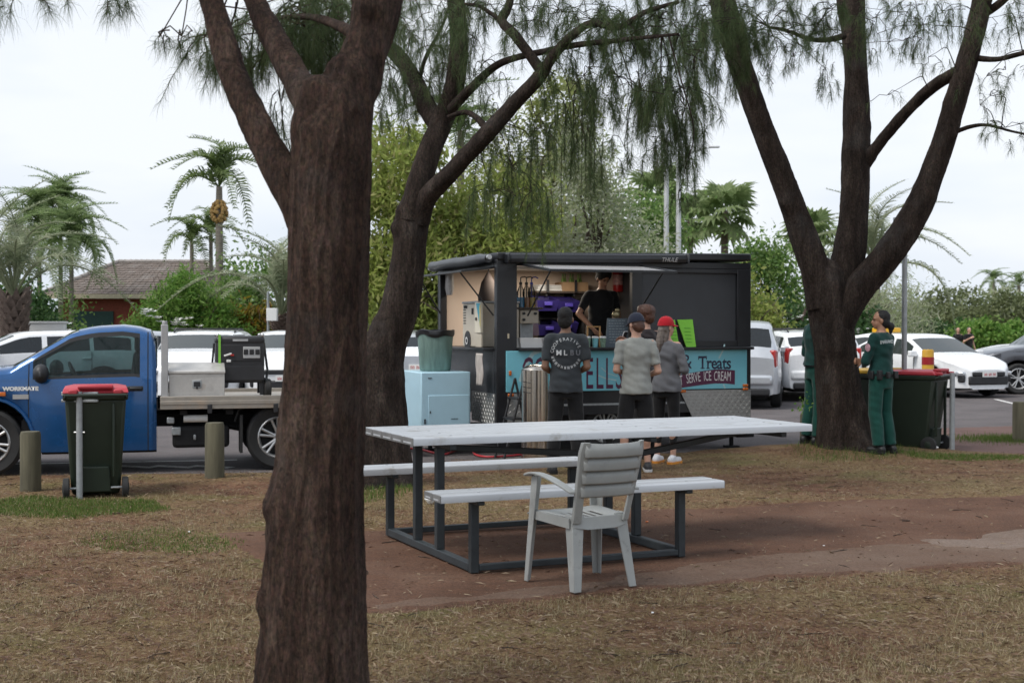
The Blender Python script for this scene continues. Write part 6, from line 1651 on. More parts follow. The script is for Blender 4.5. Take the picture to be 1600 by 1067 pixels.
# paper cups at the counter
CUPT = simple('cup_teal', (.2, .5, .55), .5, var=.05); CUPG = simple('cup_pattern', (.2, .3, .22), .5, var=.5, scale=40)
for k, (px, mt, lb) in enumerate([(918, CUPG, 'patterned green paper cup, left of the three on the counter'), (930, CUPT, 'light blue paper cup, middle of the three on the counter'), (942, CUPG, 'patterned green paper cup, right of the three on the counter')]):
    o = item('paper_cup', lb, 'cup', xl(px, .02), .02, ZT, group='paper cups on the counter')
    m = M(); m.lathe([(0, 0), (.03, 0), (.043, .12), (.04, .12)], 16); m.obj('cup', mt, o)
    m = M(); m.lathe([(.045, .118), (.045, .128), (.034, .14), (0, .141)], 16); m.obj('lid', WHT, o)
# wooden frame and chalk menu board
xx = xl(928, .12); o = item('wooden_frame', 'small open wooden frame standing on the serving counter', 'frame', xx, .13, ZT)
OAK = simple('oak', (.4, .22, .08), .5, var=.15)
m = M(); m.span(-.095, -.077, -.01, .01, 0, .27); m.span(.077, .095, -.01, .01, 0, .27); m.span(-.077, .077, -.01, .01, .252, .27); m.obj('frame', OAK, o, bevel=.003)
xx = xl(965, .1); o = item('menu_board', 'grey chalk menu board leaning on the counter, in front of the server', 'menu board', xx, .1, ZT)
CHB = simple('chalk_board', (.11, .14, .165), .8, var=.15)
m = M(); m.prism([(-.17, .0), (.15, .0), (.17, .37), (-.12, .37)], lambda a, b: (a, .0 + b * .12, b), lambda a, b: (a, .018 + b * .12, b)); bd = m.obj('board', CHB, o)
m = M()
rq = np.random.default_rng(8)
for q in range(9):
    z = .335 - q * .035
    x0_ = -.11 - .0 * q
    while x0_ < .1:
        wl_ = rq.uniform(.012, .05); m.span(x0_, x0_ + wl_, -.003 + z * .12, -.0015 + z * .12, z, z + .008); x0_ += wl_ + .012
tag(m.obj('chalk_line', simple('chalk', (.32, .36, .38), .9, var=.2), bd, smooth=0), kind='stuff')
o = item('brass_ornament', 'small brass ornament on top of the chalk menu board', 'ornament', xl(963, .15), .16, ZT + .372)
m = M(); m.ball((0, 0, .045), (.06, .05, .045), 10, 6); m.ball((.02, 0, .1), (.035, .03, .03), 10, 6); m.obj('ornament', simple('brass', (.3, .26, .15), .35, metal=.6, var=.3, scale=30), o, smooth=60)
# fire extinguisher on the inner partition
xx = xl(966, Wt - .18); o = item('fire_extinguisher', 'red fire extinguisher hanging inside the right of the serving window', 'fire extinguisher', xx, Wt - .18, zl(456, xx, Wt - .18))
m = M(); m.lathe([(0, 0), (.075, .0), (.08, .02), (.08, .30), (.055, .37), (.025, .39), (0, .39)], 18); m.obj('cylinder', simple('extinguisher_red', (.45, .012, .015), .3, var=.05, coat=.4), o)
m = M(); m.lathe([(.0808, .10), (.0812, .10), (.0812, .25), (.0808, .25)], 18); m.obj('paper_label', simple('label_pink', (.55, .3, .3), .5, var=.3, scale=30), o)
m = M(); m.cyl((0, 0, .38), (0, 0, .43), .02, .02, 8); m.box((.03, 0, .44), (.1, .025, .02)); m.tube([(0, -.02, .41), (.07, -.06, .36), (.09, -.05, .2)], .01, 6); m.obj('valve', BLACKPL, o)
m = M(); m.span(2.75, 2.79, .1, Wt - .08, ZF, oz1 + .04); m.obj('partition', TG, trl)
# bright green boards leaning on the counter
GRB = simple('green_board', (.2, .55, .035), .5, var=.05)
for k, (p, lb) in enumerate([([(1046, 494), (1058, 493), (1061, 531), (1050, 531)], 'bright green board leaning behind the red-capped woman on the counter'), ([(1062, 493), (1086, 492.5), (1087, 530), (1072, 530)], 'bright green board leaning beside the red-capped woman, right of two')]):
    cx = xl(sum(q[0] for q in p) / 4, -.06)
    o = item('green_board', lb, 'board', cx, -.07, ZC + .021, group='green boards on the counter')
    zz0 = zl(535.5, cx, -.07)
    pts = [(xl(a, -.06) - cx, (zl(b, cx, -.07) - zz0)) for a, b in p]
    pts = [(a, max(0, b) if i < 2 else 0) for i, (a, b) in enumerate(pts)]
    m = M(); m.prism(pts, lambda a, b: (a, b * .22, b), lambda a, b: (a, .014 + b * .22, b)); m.obj('board', GRB, o)
    m = M(); a = sum(q[0] for q in pts) / 4
    for q in range(5): m.span(a - .05, a + .04, .05 * .22 + q * .0099 - .004, .05 * .22 + q * .0099 - .002, .06 + q * .045, .068 + q * .045)
    tag(m.obj('print_line', simple('green_print', (.12, .4, .03), .5, var=.05), o, smooth=0), kind='stuff')
# green rubbish tub with a black liner on the locker
o = item('rubbish_tub', 'faded green plastic rubbish tub with a black liner on the light blue locker', 'rubbish bin', -.52, .9, bz1 + .001)
m = M(); m.lathe([(0, 0), (.185, 0), (.2, .02), (.225, .38), (.24, .5), (.232, .5), (.215, .36), (.18, .03), (0, .03)], 28); m.obj('tub', simple('tub_green', (.15, .235, .205), .6, var=.35, scale=14, stretch=(1, 1, .15), dirt=((.2, .3, .28), 8, .6)), o, smooth=60)
m = M()
ring = lambda r, z, a: [(r * (1 + a * .03 * sin(7 * t) + a * .02 * sin(11 * t + 1)) * cos(t), r * (1 + a * .03 * sin(7 * t) + a * .02 * sin(11 * t + 1)) * sin(t), z + a * .022 * sin(5 * t + 2) - a * .02 * sin(3 * t)) for t in np.linspace(0, 2 * pi, 40, endpoint=False)]
m.loft([ring(.243, .445, .7), ring(.25, .47, .5), ring(.252, .515, .4), ring(.232, .525, .3), ring(.2, .3, .4)], cap=False); m.obj('bin_liner', simple('liner_black', (.012, .012, .014), .3, var=.2), o, smooth=60)
# steel bollard in front of the trailer
q = P(836, 570, 16.05)
o = empty('steel_drum', (q.x, q.y, gz(q.x, q.y) * .5), .3, 'brushed steel domed cylinder standing in front of the food trailer', 'bollard')
m = M(); h_ = q.z - .075; m.lathe([(0, 0), (.163, 0), (.163, h_), (.166, h_), (.166, h_ + .006), (.158, h_ + .012)], 40); m.obj('cylinder', STEEL, o, smooth=30)
m = M(); m.lathe([(.158, h_ + .012), (.14, h_ + .035), (.1, h_ + .058), (.05, h_ + .072), (0, h_ + .075)], 40); m.obj('dome', STEEL, o, smooth=60)
m = M()
for z in (h_ - .13, h_ - .19, h_ - .25): m.tube([(.164 * cos(a), .164 * sin(a), z - .02 * (a - 3.4)) for a in np.linspace(3.3, 4.1, 7)], .004, 5)
m.obj('vent_slot', UNDER, o)
# folding steps between the trailer and the steel cylinder
q = P(805, 0, 16.35)
o = empty('folding_steps', (q.x - .06, q.y, .0), TH, 'black folding step stool leaning at the front corner of the trailer', 'step stool')
m = M()
for y in (-.16, .16): m.tube([(-.14, y, .01), (.12, y, .98)], .016, 6); m.tube([(.34, y, .01), (.12, y, .98)], .016, 6)
m.obj('leg_frame', BLACKPL, o)
for z, x in ((.5, .0), (.74, .06)):
    m = M(); m.box((x + .04, 0, z), (.16, .34, .02)); m.obj('tread', BLACKPL, o, bevel=.005)
m = M(); m.box((.1, 0, .485), (.24, .33, .012)); m.obj('tread_edge', GALV, o)
# red cable lying under the trailer
cu = M(); pts = []
for px, py in ((610, 706), (650, 703), (690, 712), (712, 706), (735, 703), (742, 712), (760, 716), (790, 715), (820, 712)):
    g = G(px, py); pts.append((g.x, g.y, gz(g.x, g.y) + .018))
pp_, rr_ = crom(pts, [.012] * len(pts), .08)
cu.tube([tuple(p) for p in pp_], .014, 6)
tag(cu.obj('power_cable', simple('red_cable', (.42, .03, .04), .5, var=.1), smooth=180), 'red power cable lying on the ground in front of the light blue locker', 'cable')
g = G(862, 704); o = empty('blue_jerrycan', (g.x, g.y, 0), .4, 'small dark blue container on the ground beside the steel cylinder', 'container')
m = M(); m.box((0, 0, .12), (.14, .1, .24)); m.obj('can', simple('can_blue', (.03, .06, .18), .5, var=.1), o, bevel=.02)
m = M(); m.cyl((.03, 0, .24), (.03, 0, .27), .02, .02, 10); m.obj('cap', BLACKPL, o)
# ------------------------------------------------------------------ people
def skinmat(name, c):
    m = simple(name, c, .5, var=.08, scale=12)
    return m
SK_A = skinmat('skin_fair', (.50, .29, .21)); SK_B = skinmat('skin_tan', (.38, .2, .125)); SK_D = skinmat('skin_brown', (.22, .115, .07))
HAIR_K = simple('hair_black', (.008, .007, .007), .72, var=.4, scale=60, stretch=(1, 1, .2)); HAIR_B = simple('hair_brown', (.085, .035, .02), .5, var=.35, scale=60, stretch=(1, 1, .2)); HAIR_G = simple('hair_grey_brown', (.12, .095, .08), .5, var=.4, scale=60, stretch=(1, 1, .15))
EYEM = simple('eye_dark', (.02, .015, .012), .2); LIPM = simple('lip', (.3, .1, .08), .5)
def cloth(name, c, var=.14): return simple(name, c, .85, var=var, scale=7, bs=.15, bscale=120, sheen=.15, spec=.2)
V3 = Vector
def hand(m, wrist, d, palm_n, curl=.5, k=1.0, side=1):
    """palm, five bent fingers of unequal length and a thumb set off the side"""
    d = V3(d).normalized(); n = V3(palm_n); n = (n - d * n.dot(d)).normalized(); s = d.cross(n) * side
    w = V3(wrist)
    for q in range(4):
        o = (q - 1.5) * .0205 * k
        kn = w + d * (.095 - .004 * abs(q - 1.3)) * k + s * o
        m.caps(w + d * .012 * k + s * o * .6, kn, .0155 * k, .0125 * k, 8)
        L = (.078, .088, .082, .064)[q] * k
        a1, a2 = curl * .8, curl * 1.9
        d1 = d * cos(a1) + n * sin(a1); d2 = d * cos(a2) + n * sin(a2)
        p1 = kn + d1 * L * .48 + s * o * .12; p2 = p1 + d2 * L * .5
        m.caps(kn, p1, .0098 * k, .009 * k, 8); m.caps(p1, p2, .009 * k, .0075 * k, 8)
    b = w + d * .03 * k - s * .03 * k
    t1 = b + (d * .6 - s * .65 + n * .35).normalized() * .042 * k
    t2 = t1 + (d * .85 - s * .2 + n * .45).normalized() * .035 * k
    m.caps(w + d * .02 * k - s * .015 * k, t1, .017 * k, .012 * k, 8); m.caps(t1, t2, .011 * k, .009 * k, 8)

def person(label, loc, rz, H, skin, top, bottom, shoes, hair, pose=None, sleeve='short', legs='long', build=1.0, female=False, headyaw=0.0, headpitch=0.0, cap=None, hairkind='short', shoe_sole=None, extra=None, group='people queuing at the food trailer', untucked=True, lower_hidden=False, seed=0.0, z=None):
    """facing local +Y; right hand at +X"""
    k = H / 1.75
    root = empty('person', (loc[0], loc[1], gz(loc[0], loc[1]) if z is None else z), rz, label, 'person', group)
    ps = dict(sl=V3((-.172, -.01, 1.43)), sr=V3((.172, -.01, 1.43)), el=V3((-.225, -.04, 1.14)), er=V3((.225, -.04, 1.14)), wl=V3((-.25, .04, .90)), wr=V3((.25, .04, .90)),
              hl=V3((-.088, 0, .93)), hr=V3((.088, 0, .93)), kl=V3((-.10, .015, .50)), kr=V3((.10, .015, .50)), al=V3((-.105, -.03, .085)), ar=V3((.105, -.03, .085)), lean=0.0, curl=.5, fl=.1, fr=-.1, pn=None)
    if female: ps['sl'] = V3((-.155, -.01, 1.42)); ps['sr'] = V3((.155, -.01, 1.42))
    if pose: ps.update({a: (V3(b) if isinstance(b, tuple) else b) for a, b in pose.items()})
    K = lambda p: V3(p) * k
    bw = build
    le = ps['lean']
    def sh(zz): return le * max(0, zz - .95) ** 1.0
    # --- continuous body
    m = M()
    wst = .125 if female else .138
    rows = [(.86, .14, .09), (.95, .145, .10), (1.06, wst - .008, .09), (1.16, wst - .01, .085), (1.30, .138 if female else .148, .10), (1.40, .13 if female else .145, .085), (1.46, .09, .068), (1.50, .058, .058)]
    m.etube([(0, sh(zz) * k, zz * k, a * k * bw, b * k * bw) for zz, a, b in rows], 20)
    hc = V3((0, sh(1.63) + .015, 1.635))
    m.caps(K((0, sh(1.46) - .005, 1.45)), K((0, hc.y - .01, 1.58)), .056 * k, .052 * k)
    Rh = Matrix.Rotation(headyaw, 3, 'Z') @ Matrix.Rotation(headpitch, 3, 'X')
    hp = lambda x, y, zz: (hc + Rh @ V3((x, y, zz))) * k
    m.ball(hp(0, -.008, .03), (.076 * k, .095 * k, .088 * k), 16, 10, Rh)      # skull
    m.ball(hp(0, .02, -.035), (.06 * k, .07 * k, .075 * k), 14, 9, Rh)         # face
    m.ball(hp(0, .055, -.085), (.03 * k, .03 * k, .022 * k), 10, 7, Rh)        # chin
    m.caps(hp(0, .084, .008), hp(0, .104, -.028), .008 * k, .0135 * k, 8)      # nose
    m.ball(hp(0, .083, -.058), (.022 * k, .012 * k, .012 * k), 8, 6, Rh)       # mouth
    for s_ in (-1, 1):
        m.ball(hp(s_ * .079, -.01, -.012), (.012 * k, .02 * k, .032 * k), 8, 6, Rh)
        m.caps(hp(s_ * .014, .083, .024), hp(s_ * .045, .072, .022), .009 * k, .009 * k, 6)
    for L_ in 'lr':
        S_, E_, W_ = ps['s' + L_], ps['e' + L_], ps['w' + L_]
        S_ = S_ + V3((0, sh(S_.z), 0))
        m.caps(K(S_), K(E_), .046 * k * bw, .038 * k * bw); m.caps(K(E_), K(W_), .041 * k * bw, .026 * k)
        m.caps(K((0, sh(1.42), 1.42)), K(S_), .052 * k, .044 * k)
        d = (W_ - E_).normalized()
        n = ps['pn'] if ps['pn'] is not None else V3((-1 if L_ == 'r' else 1, .2, 0))
        if isinstance(n, dict): n = V3(n[L_])
        hand(m, K(W_ + d * .01), d, n, ps['curl'], k, 1 if L_ == 'r' else -1)
        Hp, Kn, An = ps['h' + L_], ps['k' + L_], ps['a' + L_]
        m.caps(K(Hp), K(Kn), .085 * k * bw, .055 * k * bw); m.caps(K(Kn), K(An), .052 * k * bw, .034 * k)
        cm = Kn.lerp(An, .33) + V3((0, -.018, 0)); m.ball(K(cm), (.05 * k * bw, .054 * k * bw, .11 * k), 12, 8)
        f = ps['f' + L_]; ft = V3((-sin(f), cos(f), 0))
        m.caps(K(An + V3((0, 0, -.05)) - ft * .03), K(An + ft * .14 + V3((0, 0, -.062))), .035 * k, .022 * k)
    me = remesh(m, .0085, 2)
    link_mesh('body', me, skin, root, smooth=180)
    for s_ in (-1, 1):
        e = M(); e.ball(hp(s_ * .03, .081, .004), .008 * k, 8, 6); e.obj('eye', EYEM, root, smooth=180)
        e = M(); e.caps(hp(s_ * .016, .0915, .026), hp(s_ * .045, .08, .026), .003 * k, .002 * k, 6); e.obj('eyebrow', hair, root, smooth=180)
    e = M(); e.caps(hp(-.02, .0915, -.058), hp(.02, .0915, -.058), .0055 * k, .0055 * k, 6); e.obj('mouth', LIPM, root, smooth=180)
    # --- shirt
    m = M()
    hem = .86 if untucked else .97
    rows = [(hem, (.192 if female else .186), .143), (.97, (.18 if female else .173), .136), (1.08, wst + .022, .116), (1.18, wst + .02, .112), (1.30, (.16 if female else .17), .126), (1.40, (.158 if female else .17), .112), (1.455, .118, .09), (1.492, .068, .07)]
    m.etube([(0, sh(zz) * k, zz * k, a * k * bw, b * k * bw) for zz, a, b in rows], 24)
    for L_ in 'lr':
        S_, E_, W_ = ps['s' + L_], ps['e' + L_], ps['w' + L_]
        S_ = S_ + V3((0, sh(S_.z), 0))
        m.caps(K((0, sh(1.41), 1.415)), K(S_ + V3((0, 0, -.012))), .072 * k * bw, .058 * k * bw)
        if sleeve == 'short':
            e = S_.lerp(E_, .78)
            m.tube([K(S_), K(S_.lerp(E_, .4)), K(e)], [.062 * k * bw, .059 * k * bw, .056 * k * bw], 14)
            m.ball(K(S_ + V3((0, 0, -.012))), .06 * k * bw, 12, 8)
        else:
            e = E_.lerp(W_, .93 if sleeve == 'long' else .1)
            m.caps(K(S_ + V3((0, 0, -.01))), K(E_), .06 * k * bw, .053 * k * bw); m.tube([K(E_), K(e)], [.056 * k * bw, .041 * k * bw], 14)
    me = remesh(m, .0115, 3, .015, 8.5, seed)
    shirt = link_mesh('shirt', me, top, root, smooth=180)
    # --- trousers, shorts or leggings
    m = M()
    tight = .8 if legs in ('leggings', 'cropped') else 1.0
    m.etube([(0, 0, zz * k, a * k * bw, b * k * bw) for zz, a, b in [(.80, .148, .10), (.9, .16 if female else .152, .108), (.98, .145, .102), (1.01, .14, .10)]], 20)
    for L_ in 'lr':
        Hp, Kn, An = ps['h' + L_], ps['k' + L_], ps['a' + L_]
        r0, r1, r2 = .09, (.064 if tight < 1 else .078), (.045 if tight < 1 else .070)
        if legs == 'shorts': m.tube([K(Hp), K(Hp.lerp(Kn, .6)), K(Kn + V3((0, 0, .015)))], [r0 * k * bw, .093 * k * bw, .092 * k * bw], 14)
        else:
            e = Kn.lerp(An, .62 if legs == 'cropped' else .97)
            m.caps(K(Hp), K(Kn), r0 * k * bw, r1 * k * bw); m.tube([K(Kn), K(Kn.lerp(e, .5) + V3((0, -.008, 0))), K(e)], [r1 * k * bw, (r1 + r2) / 2 * k * bw, r2 * k * bw], 14)
        m.ball(K(Hp), r0 * k * bw, 12, 8)
    me = remesh(m, .0115, 3, .006 if tight == 1 else .004, 9, seed + 3)
    link_mesh('trousers' if legs != 'shorts' else 'shorts', me, bottom, root, smooth=180)
    # --- shoes
    for L_ in 'lr':
        An = ps['a' + L_]; f = ps['f' + L_]; ft = V3((-sin(f), cos(f), 0)); sd_ = V3((cos(f), sin(f), 0))
        m = M(); b0 = An - ft * .05; z0 = .0
        m.caps(K(V3((b0.x, b0.y, .055))), K(V3((An.x, An.y, .085))), .042 * k, .04 * k)
        m.caps(K(V3((b0.x, b0.y, .045))), K(V3((An + ft * .13).xy.to_3d()) + V3((0, 0, .043))), .043 * k, .04 * k)
        me = remesh(m, .009, 2); so = link_mesh('shoe', me, shoes, root, smooth=180)
        m = M(); rings = []
        for zz, gr in ((.002, .0), (.03, .004)):
            c0, c1 = b0, An + ft * .13
            ring = []
            for q in range(16):
                a = 2 * pi * q / 16
                c = c1 if cos(a) > 0 else c0
                p = V3((c.x, c.y, 0)) + ft * cos(a) * (.046 + gr) + sd_ * sin(a) * (.045 + gr)
                ring.append(K(V3((p.x, p.y, zz))))
            rings.append(ring)
        m.loft(rings); m.obj('sole', shoe_sole or BLACKPL, so, smooth=40)
    # --- hair and caps
    m = M()
    if cap is not None:
        m.ball(hp(0, -.028, .03), (.078 * k, .082 * k, .07 * k), 14, 9, Rh); m.ball(hp(0, -.048, -.025), (.078 * k, .062 * k, .075 * k), 14, 9, Rh)
    elif hairkind == 'short':
        m.ball(hp(0, -.03, .045), (.084 * k, .093 * k, .088 * k), 16, 10, Rh); m.ball(hp(0, -.05, -.02), (.081 * k, .066 * k, .088 * k), 14, 9, Rh)
        cut = hp(0, .06, .03)
    elif hairkind == 'thick':
        for s_ in (-1, 0, 1): m.ball(hp(s_ * .035, -.02, .06), (.07 * k, .10 * k, .085 * k), 14, 9, Rh)
        m.ball(hp(0, -.055, -.005), (.085 * k, .068 * k, .09 * k), 12, 8, Rh)
        m.ball(hp(0, .045, .10), (.06 * k, .045 * k, .035 * k), 10, 7, Rh)
    elif hairkind in ('bun', 'long'):
        m.ball(hp(0, -.03, .042), (.085 * k, .094 * k, .09 * k), 16, 10, Rh); m.ball(hp(0, -.052, -.02), (.083 * k, .066 * k, .085 * k), 12, 8, Rh)
        if hairkind == 'bun':
            m.ball(hp(0, -.13, -.075), (.045 * k, .045 * k, .05 * k), 12, 8, Rh); m.caps(hp(0, -.08, -.03), hp(0, -.13, -.075), .035 * k, .035 * k)
            m.caps(hp(0, -.13, -.08), hp(0, -.125, -.15), .04 * k, .022 * k)
    if hairkind == 'long':
        m.caps(hp(0, -.07, -.03), hp(.01, -.12, -.20), .055 * k, .05 * k); m.caps(hp(.01, -.12, -.2), hp(.02, -.135, -.30), .05 * k, .022 * k)
        m.caps(hp(-.055, -.03, -.03), hp(-.06, -.06, -.17), .03 * k, .03 * k); m.caps(hp(.05, -.03, -.03), hp(.055, -.06, -.17), .03 * k, .03 * k)
    me = remesh(m, .009, 7, .004, 34, seed)
    link_mesh('hair', me, hair, root, smooth=180)
    if cap is not None:
        m = M(); rings = []
        for i in range(8):
            a = i / 7 * pi / 2
            rr_ = cos(a) ** .8; zz = .02 + .115 * sin(a)
            rings.append([hp((.0925) * rr_ * cos(t), -.012 + .108 * rr_ * sin(t), zz) for t in np.linspace(0, 2 * pi, 24, endpoint=False)])
        m.loft(rings); co = m.obj('cap', cap, root, smooth=60)
        m = M(); r0, r1 = [], []
        for q in range(13):
            t = radians(25 + 130 * q / 12)
            r0.append(hp(.09 * cos(t), -.012 + .104 * sin(t), .028)); e = sin((t - radians(25)) / radians(130) * pi)
            r1.append(hp(.088 * cos(t), -.012 + .104 * sin(t) + .075 * e ** .6, .018 - .012 * abs(cos(t))))
        m.add(r0 + r1, [(q, q + 1, 14 + q, 13 + q) for q in range(12)])
        br = m.obj('brim', cap, co, smooth=180); br.modifiers.new('s', 'SOLIDIFY').thickness = .004
        m = M(); m.ball(hp(0, -.012, .136), .008 * k, 8, 5); m.obj('button', cap, co)
    return root, shirt, k, hp

def decal(name, me, shirt, mat, root, cx, cz, sgn=-1, lift=.009):
    """print lettering on cloth: each vertex goes onto the shirt's own surface (back: sgn=-1, read from behind)"""
    sm_ = shirt.data
    bvh = BVHTree.FromPolygons([v.co for v in sm_.vertices], [tuple(p.vertices) for p in sm_.polygons])
    for v in me.vertices:
        x, z = cx + v.co.x, cz + v.co.y
        hit = bvh.ray_cast(Vector((x, sgn * 1.0, z)), Vector((0, -sgn, 0)))
        y = hit[0].y + sgn * lift if hit[0] is not None else 0
        v.co = (x, y, z)
    me.materials.clear()
    return link_mesh(name, me, mat, root, smooth=0)
def join_meshes(items):
    V_, F_ = [], []
    for me, T in items:
        b = len(V_)
        V_ += [tuple(T @ v.co) for v in me.vertices]; F_ += [tuple(b + i for i in p.vertices) for p in me.polygons]
    me = bpy.data.meshes.new('print'); me.from_pydata(V_, [], F_); me.update(); return me

BLK = cloth('black_cloth', (.013, .013, .014)); CHAR = cloth('charcoal_shirt', (.04, .046, .052)); LGREY = cloth('light_grey_shirt', (.30, .31, .29)); MGREY = cloth('mid_grey_shirt', (.135, .138, .15)); NAVYC = cloth('navy_cap', (.022, .026, .045)); REDC = cloth('red_cap', (.42, .012, .022)); GREENU = cloth('uniform_green', (.008, .043, .038)); GREENT = cloth('uniform_trousers', (.009, .06, .047)); DGREY = cloth('dark_shirt', (.03, .025, .028))
SHOE_K = simple('shoe_black', (.02, .02, .022), .6); SHOE_W = simple('shoe_white', (.66, .66, .68), .6, var=.12, scale=30); SOLE_O = simple('sole_orange', (.75, .3, .05), .6, var=.15, scale=30); SOLE_W = simple('sole_white', (.6, .6, .6), .6); BOOT = simple('boot_black', (.014, .014, .014), .5)
PRINT = simple('print_white', (.55, .57, .58), .7); PRINTG = simple('print_grey', (.17, .18, .2), .7)

# the man in the dark printed shirt
g = G(884, 741)
rt, shirt, k, hp = person('man in a charcoal shirt printed with a white ring of letters, at the serving window', (g.x, g.y), radians(2), 1.80, SK_D, CHAR, BLK, SHOE_K, HAIR_K, dict(el=(-.225, -.04, 1.13), er=(.225, -.04, 1.13), wl=(-.14, .18, 1.06), wr=(.14, .18, 1.06), kl=(-.12, .01, .5), kr=(.12, .01, .5), al=(-.14, -.03, .085), ar=(.14, -.03, .085)), build=1.02, headyaw=-.25, hairkind='short', seed=1.0)
cz = 1.272 * k
its = []
def put_ring(txt, rad, a0, a1, size, flip):
    n = len(txt)
    for i, ch in enumerate(txt):
        if ch == ' ': continue
        a = radians(a0 + (a1 - a0) * i / (n - 1))
        me = text_mesh(ch, size)
        rot = a - pi / 2 if not flip else a + pi / 2
        its.append((me, Matrix.Translation((rad * cos(a), rad * sin(a), 0)) @ Matrix.Rotation(rot, 4, 'Z')))
put_ring('COOPERATIVE', .155, 172, 28, .05, False)
decal('ring_lettering', join_meshes(its), shirt, PRINT, rt, 0, cz)
its = []
m = M()
for i in range(11):
    a = radians(196 + 136 * i / 10); c = V3((.155 * cos(a), .155 * sin(a), 0)); t = V3((cos(a), sin(a), 0)); q = V3((-t.y, t.x, 0))
    for o in (-.007, .007): m.add([c + q * (o - .003) - t * .016, c + q * (o + .003) - t * .016, c + q * (o + .003) + t * .016, c + q * (o - .003) + t * .016], [(0, 1, 2, 3)])
    m.add([c - q * .008 - t * .003, c + q * .008 - t * .003, c + q * .008 + t * .003, c - q * .008 + t * .003], [(0, 1, 2, 3)])
decal('ring_mark', m.mesh('p'), shirt, PRINT, rt, 0, cz)
def chars(txt, size, x0, dx): return join_meshes([(text_mesh(c, size, offset=.002), Matrix.Translation((x0 + dx * i, 0, 0))) for i, c in enumerate(txt)])
decal('chest_lettering', chars('ML', .078, -.083, .069), shirt, PRINT, rt, 0, cz + .005)
decal('chest_lettering', chars('BU', .078, .058, .069), shirt, PRINTG, rt, 0, cz + .005)

# grey shirt, navy cap, shorts
g = G(994, 738)
person('man in a light grey shirt, navy cap and black shorts queuing at the trailer', (g.x, g.y), radians(6), 1.735, SK_A, LGREY, BLK, SHOE_K, HAIR_B, dict(el=(-.23, -.03, 1.13), er=(.24, -.05, 1.12), wl=(-.12, .17, 1.1), wr=(.17, .17, 1.06), al=(-.15, -.03, .085), ar=(.125, -.04, .085), kl=(-.13, .01, .5), kr=(.11, .0, .5)), legs='shorts', cap=NAVYC, headyaw=.45, headpitch=-.2, build=1.0, shoe_sole=SOLE_W, seed=2.3)
# red cap woman
g = G(1041, 726)
person('woman in a red cap and grey long-sleeved top with loose grey-brown hair', (g.x, g.y), radians(-32), 1.70, SK_A, MGREY, BLK, SHOE_W, HAIR_G, dict(el=(-.22, .0, 1.14), er=(.24, .0, 1.13), wl=(-.08, .2, 1.14), wr=(.10, .22, 1.12)), sleeve='long', legs='cropped', female=True, cap=REDC, hairkind='long', headyaw=-.45, shoe_sole=SOLE_O, build=1.02, seed=4.1)
# tall man behind with brown hair
g = G(1013, 722)
brt, _, bk, bhp = person('brown haired man in a dark shirt, half hidden behind the grey-shirted man', (g.x, g.y + .3), radians(48), 1.84, SK_A, DGREY, BLK, SHOE_K, HAIR_B, dict(el=(-.25, .02, 1.18), er=(.26, .05, 1.2), wl=(-.12, .24, 1.26), wr=(.05, .27, 1.33)), hairkind='thick', headyaw=.2, seed=5.5)
ph = empty('white_phone', Matrix.Rotation(radians(48), 4, 'Z') @ Vector((.04, .36, 1.47)) + brt.location, radians(48), 'white phone held up by the brown haired man', 'phone')
m = M(); m.box((0, 0, 0), (.075, .012, .15), Matrix.Rotation(.4, 3, 'X')); m.obj('case', WHT, ph, bevel=.005)
m = M(); m.box((0, -.0065, .0), (.066, .002, .135), Matrix.Rotation(.4, 3, 'X')); m.obj('screen', BLACKPL, ph)
# server inside the trailer
sp_ = tl(xl(936, .75), .75)
person('server in a black shirt looking down behind the counter inside the trailer', (sp_.x, sp_.y), TH + pi + .05, 1.74, SK_B, BLK, BLK, SHOE_K, HAIR_K, dict(el=(-.27, .03, 1.16), er=(.33, .06, 1.17), wl=(-.16, .26, 1.0), wr=(.24, .28, .98), lean=.16), headpitch=-.55, headyaw=.1, build=1.05, hairkind='thick', seed=6.2, z=ZF + .002, group='people')
# paramedics
BELT = simple('belt_black', (.012, .012, .013), .5); PATCHM = simple('arm_patch', (.5, .3, .34), .7, var=.3, scale=30)
def belt(root, k, female=True):
    m = M(); a, b = (.178, .136)
    ring = lambda s_, zz: [(a * k * s_ * cos(t), b * k * s_ * sin(t), zz * k) for t in np.linspace(0, 2 * pi, 28, endpoint=False)]
    m.loft([ring(.97, .955), ring(1.03, .955), ring(1.03, 1.0), ring(.97, 1.0)], cap=False); bo_ = m.obj('belt', BELT, root)
    return bo_
g = G(1378, 699); gx, gy = P(1377, 0, 16.6).x, 16.6
wrt, wsh, wk, whp = person('woman in a dark green uniform with black hair tied back, facing left beside the tree', (gx, gy), radians(38), 1.75, SK_B, GREENU, GREENT, BOOT, HAIR_K, dict(el=(-.23, .06, 1.13), er=(.22, .06, 1.13), wl=(.04, .2, 1.17), wr=(-.06, .22, 1.13), curl=.9, al=(-.10, -.04, .085), ar=(.12, -.05, .085)), sleeve='mid', hairkind='bun', female=True, headyaw=.75, build=1.08, untucked=False, seed=7.7, group='people in green uniforms')
bo_ = belt(wrt, wk)
for x, y, s_ in ((-.15, -.09, (.06, .05, .12)), (-.19, .0, (.05, .07, .1)), (.1, -.14, (.07, .04, .09)), (-.06, -.15, (.05, .04, .08))):
    m = M(); m.box((x * wk, y * wk, .965 * wk), s_); m.obj('belt_pouch', BELT, bo_, bevel=.008)
its = []
for i, ch in enumerate('PARAMEDIC'):
    u = (i - 4) / 4
    its.append((text_mesh(ch, .062, offset=.001), Matrix.Translation((u * .125, -.012 * u * u, 0)) @ Matrix.Rotation(-.12 * u, 4, 'Z')))
decal('back_lettering', join_meshes(its), wsh, simple('print_silver', (.42, .46, .46), .5), wrt, 0, 1.375 * wk, lift=.009)
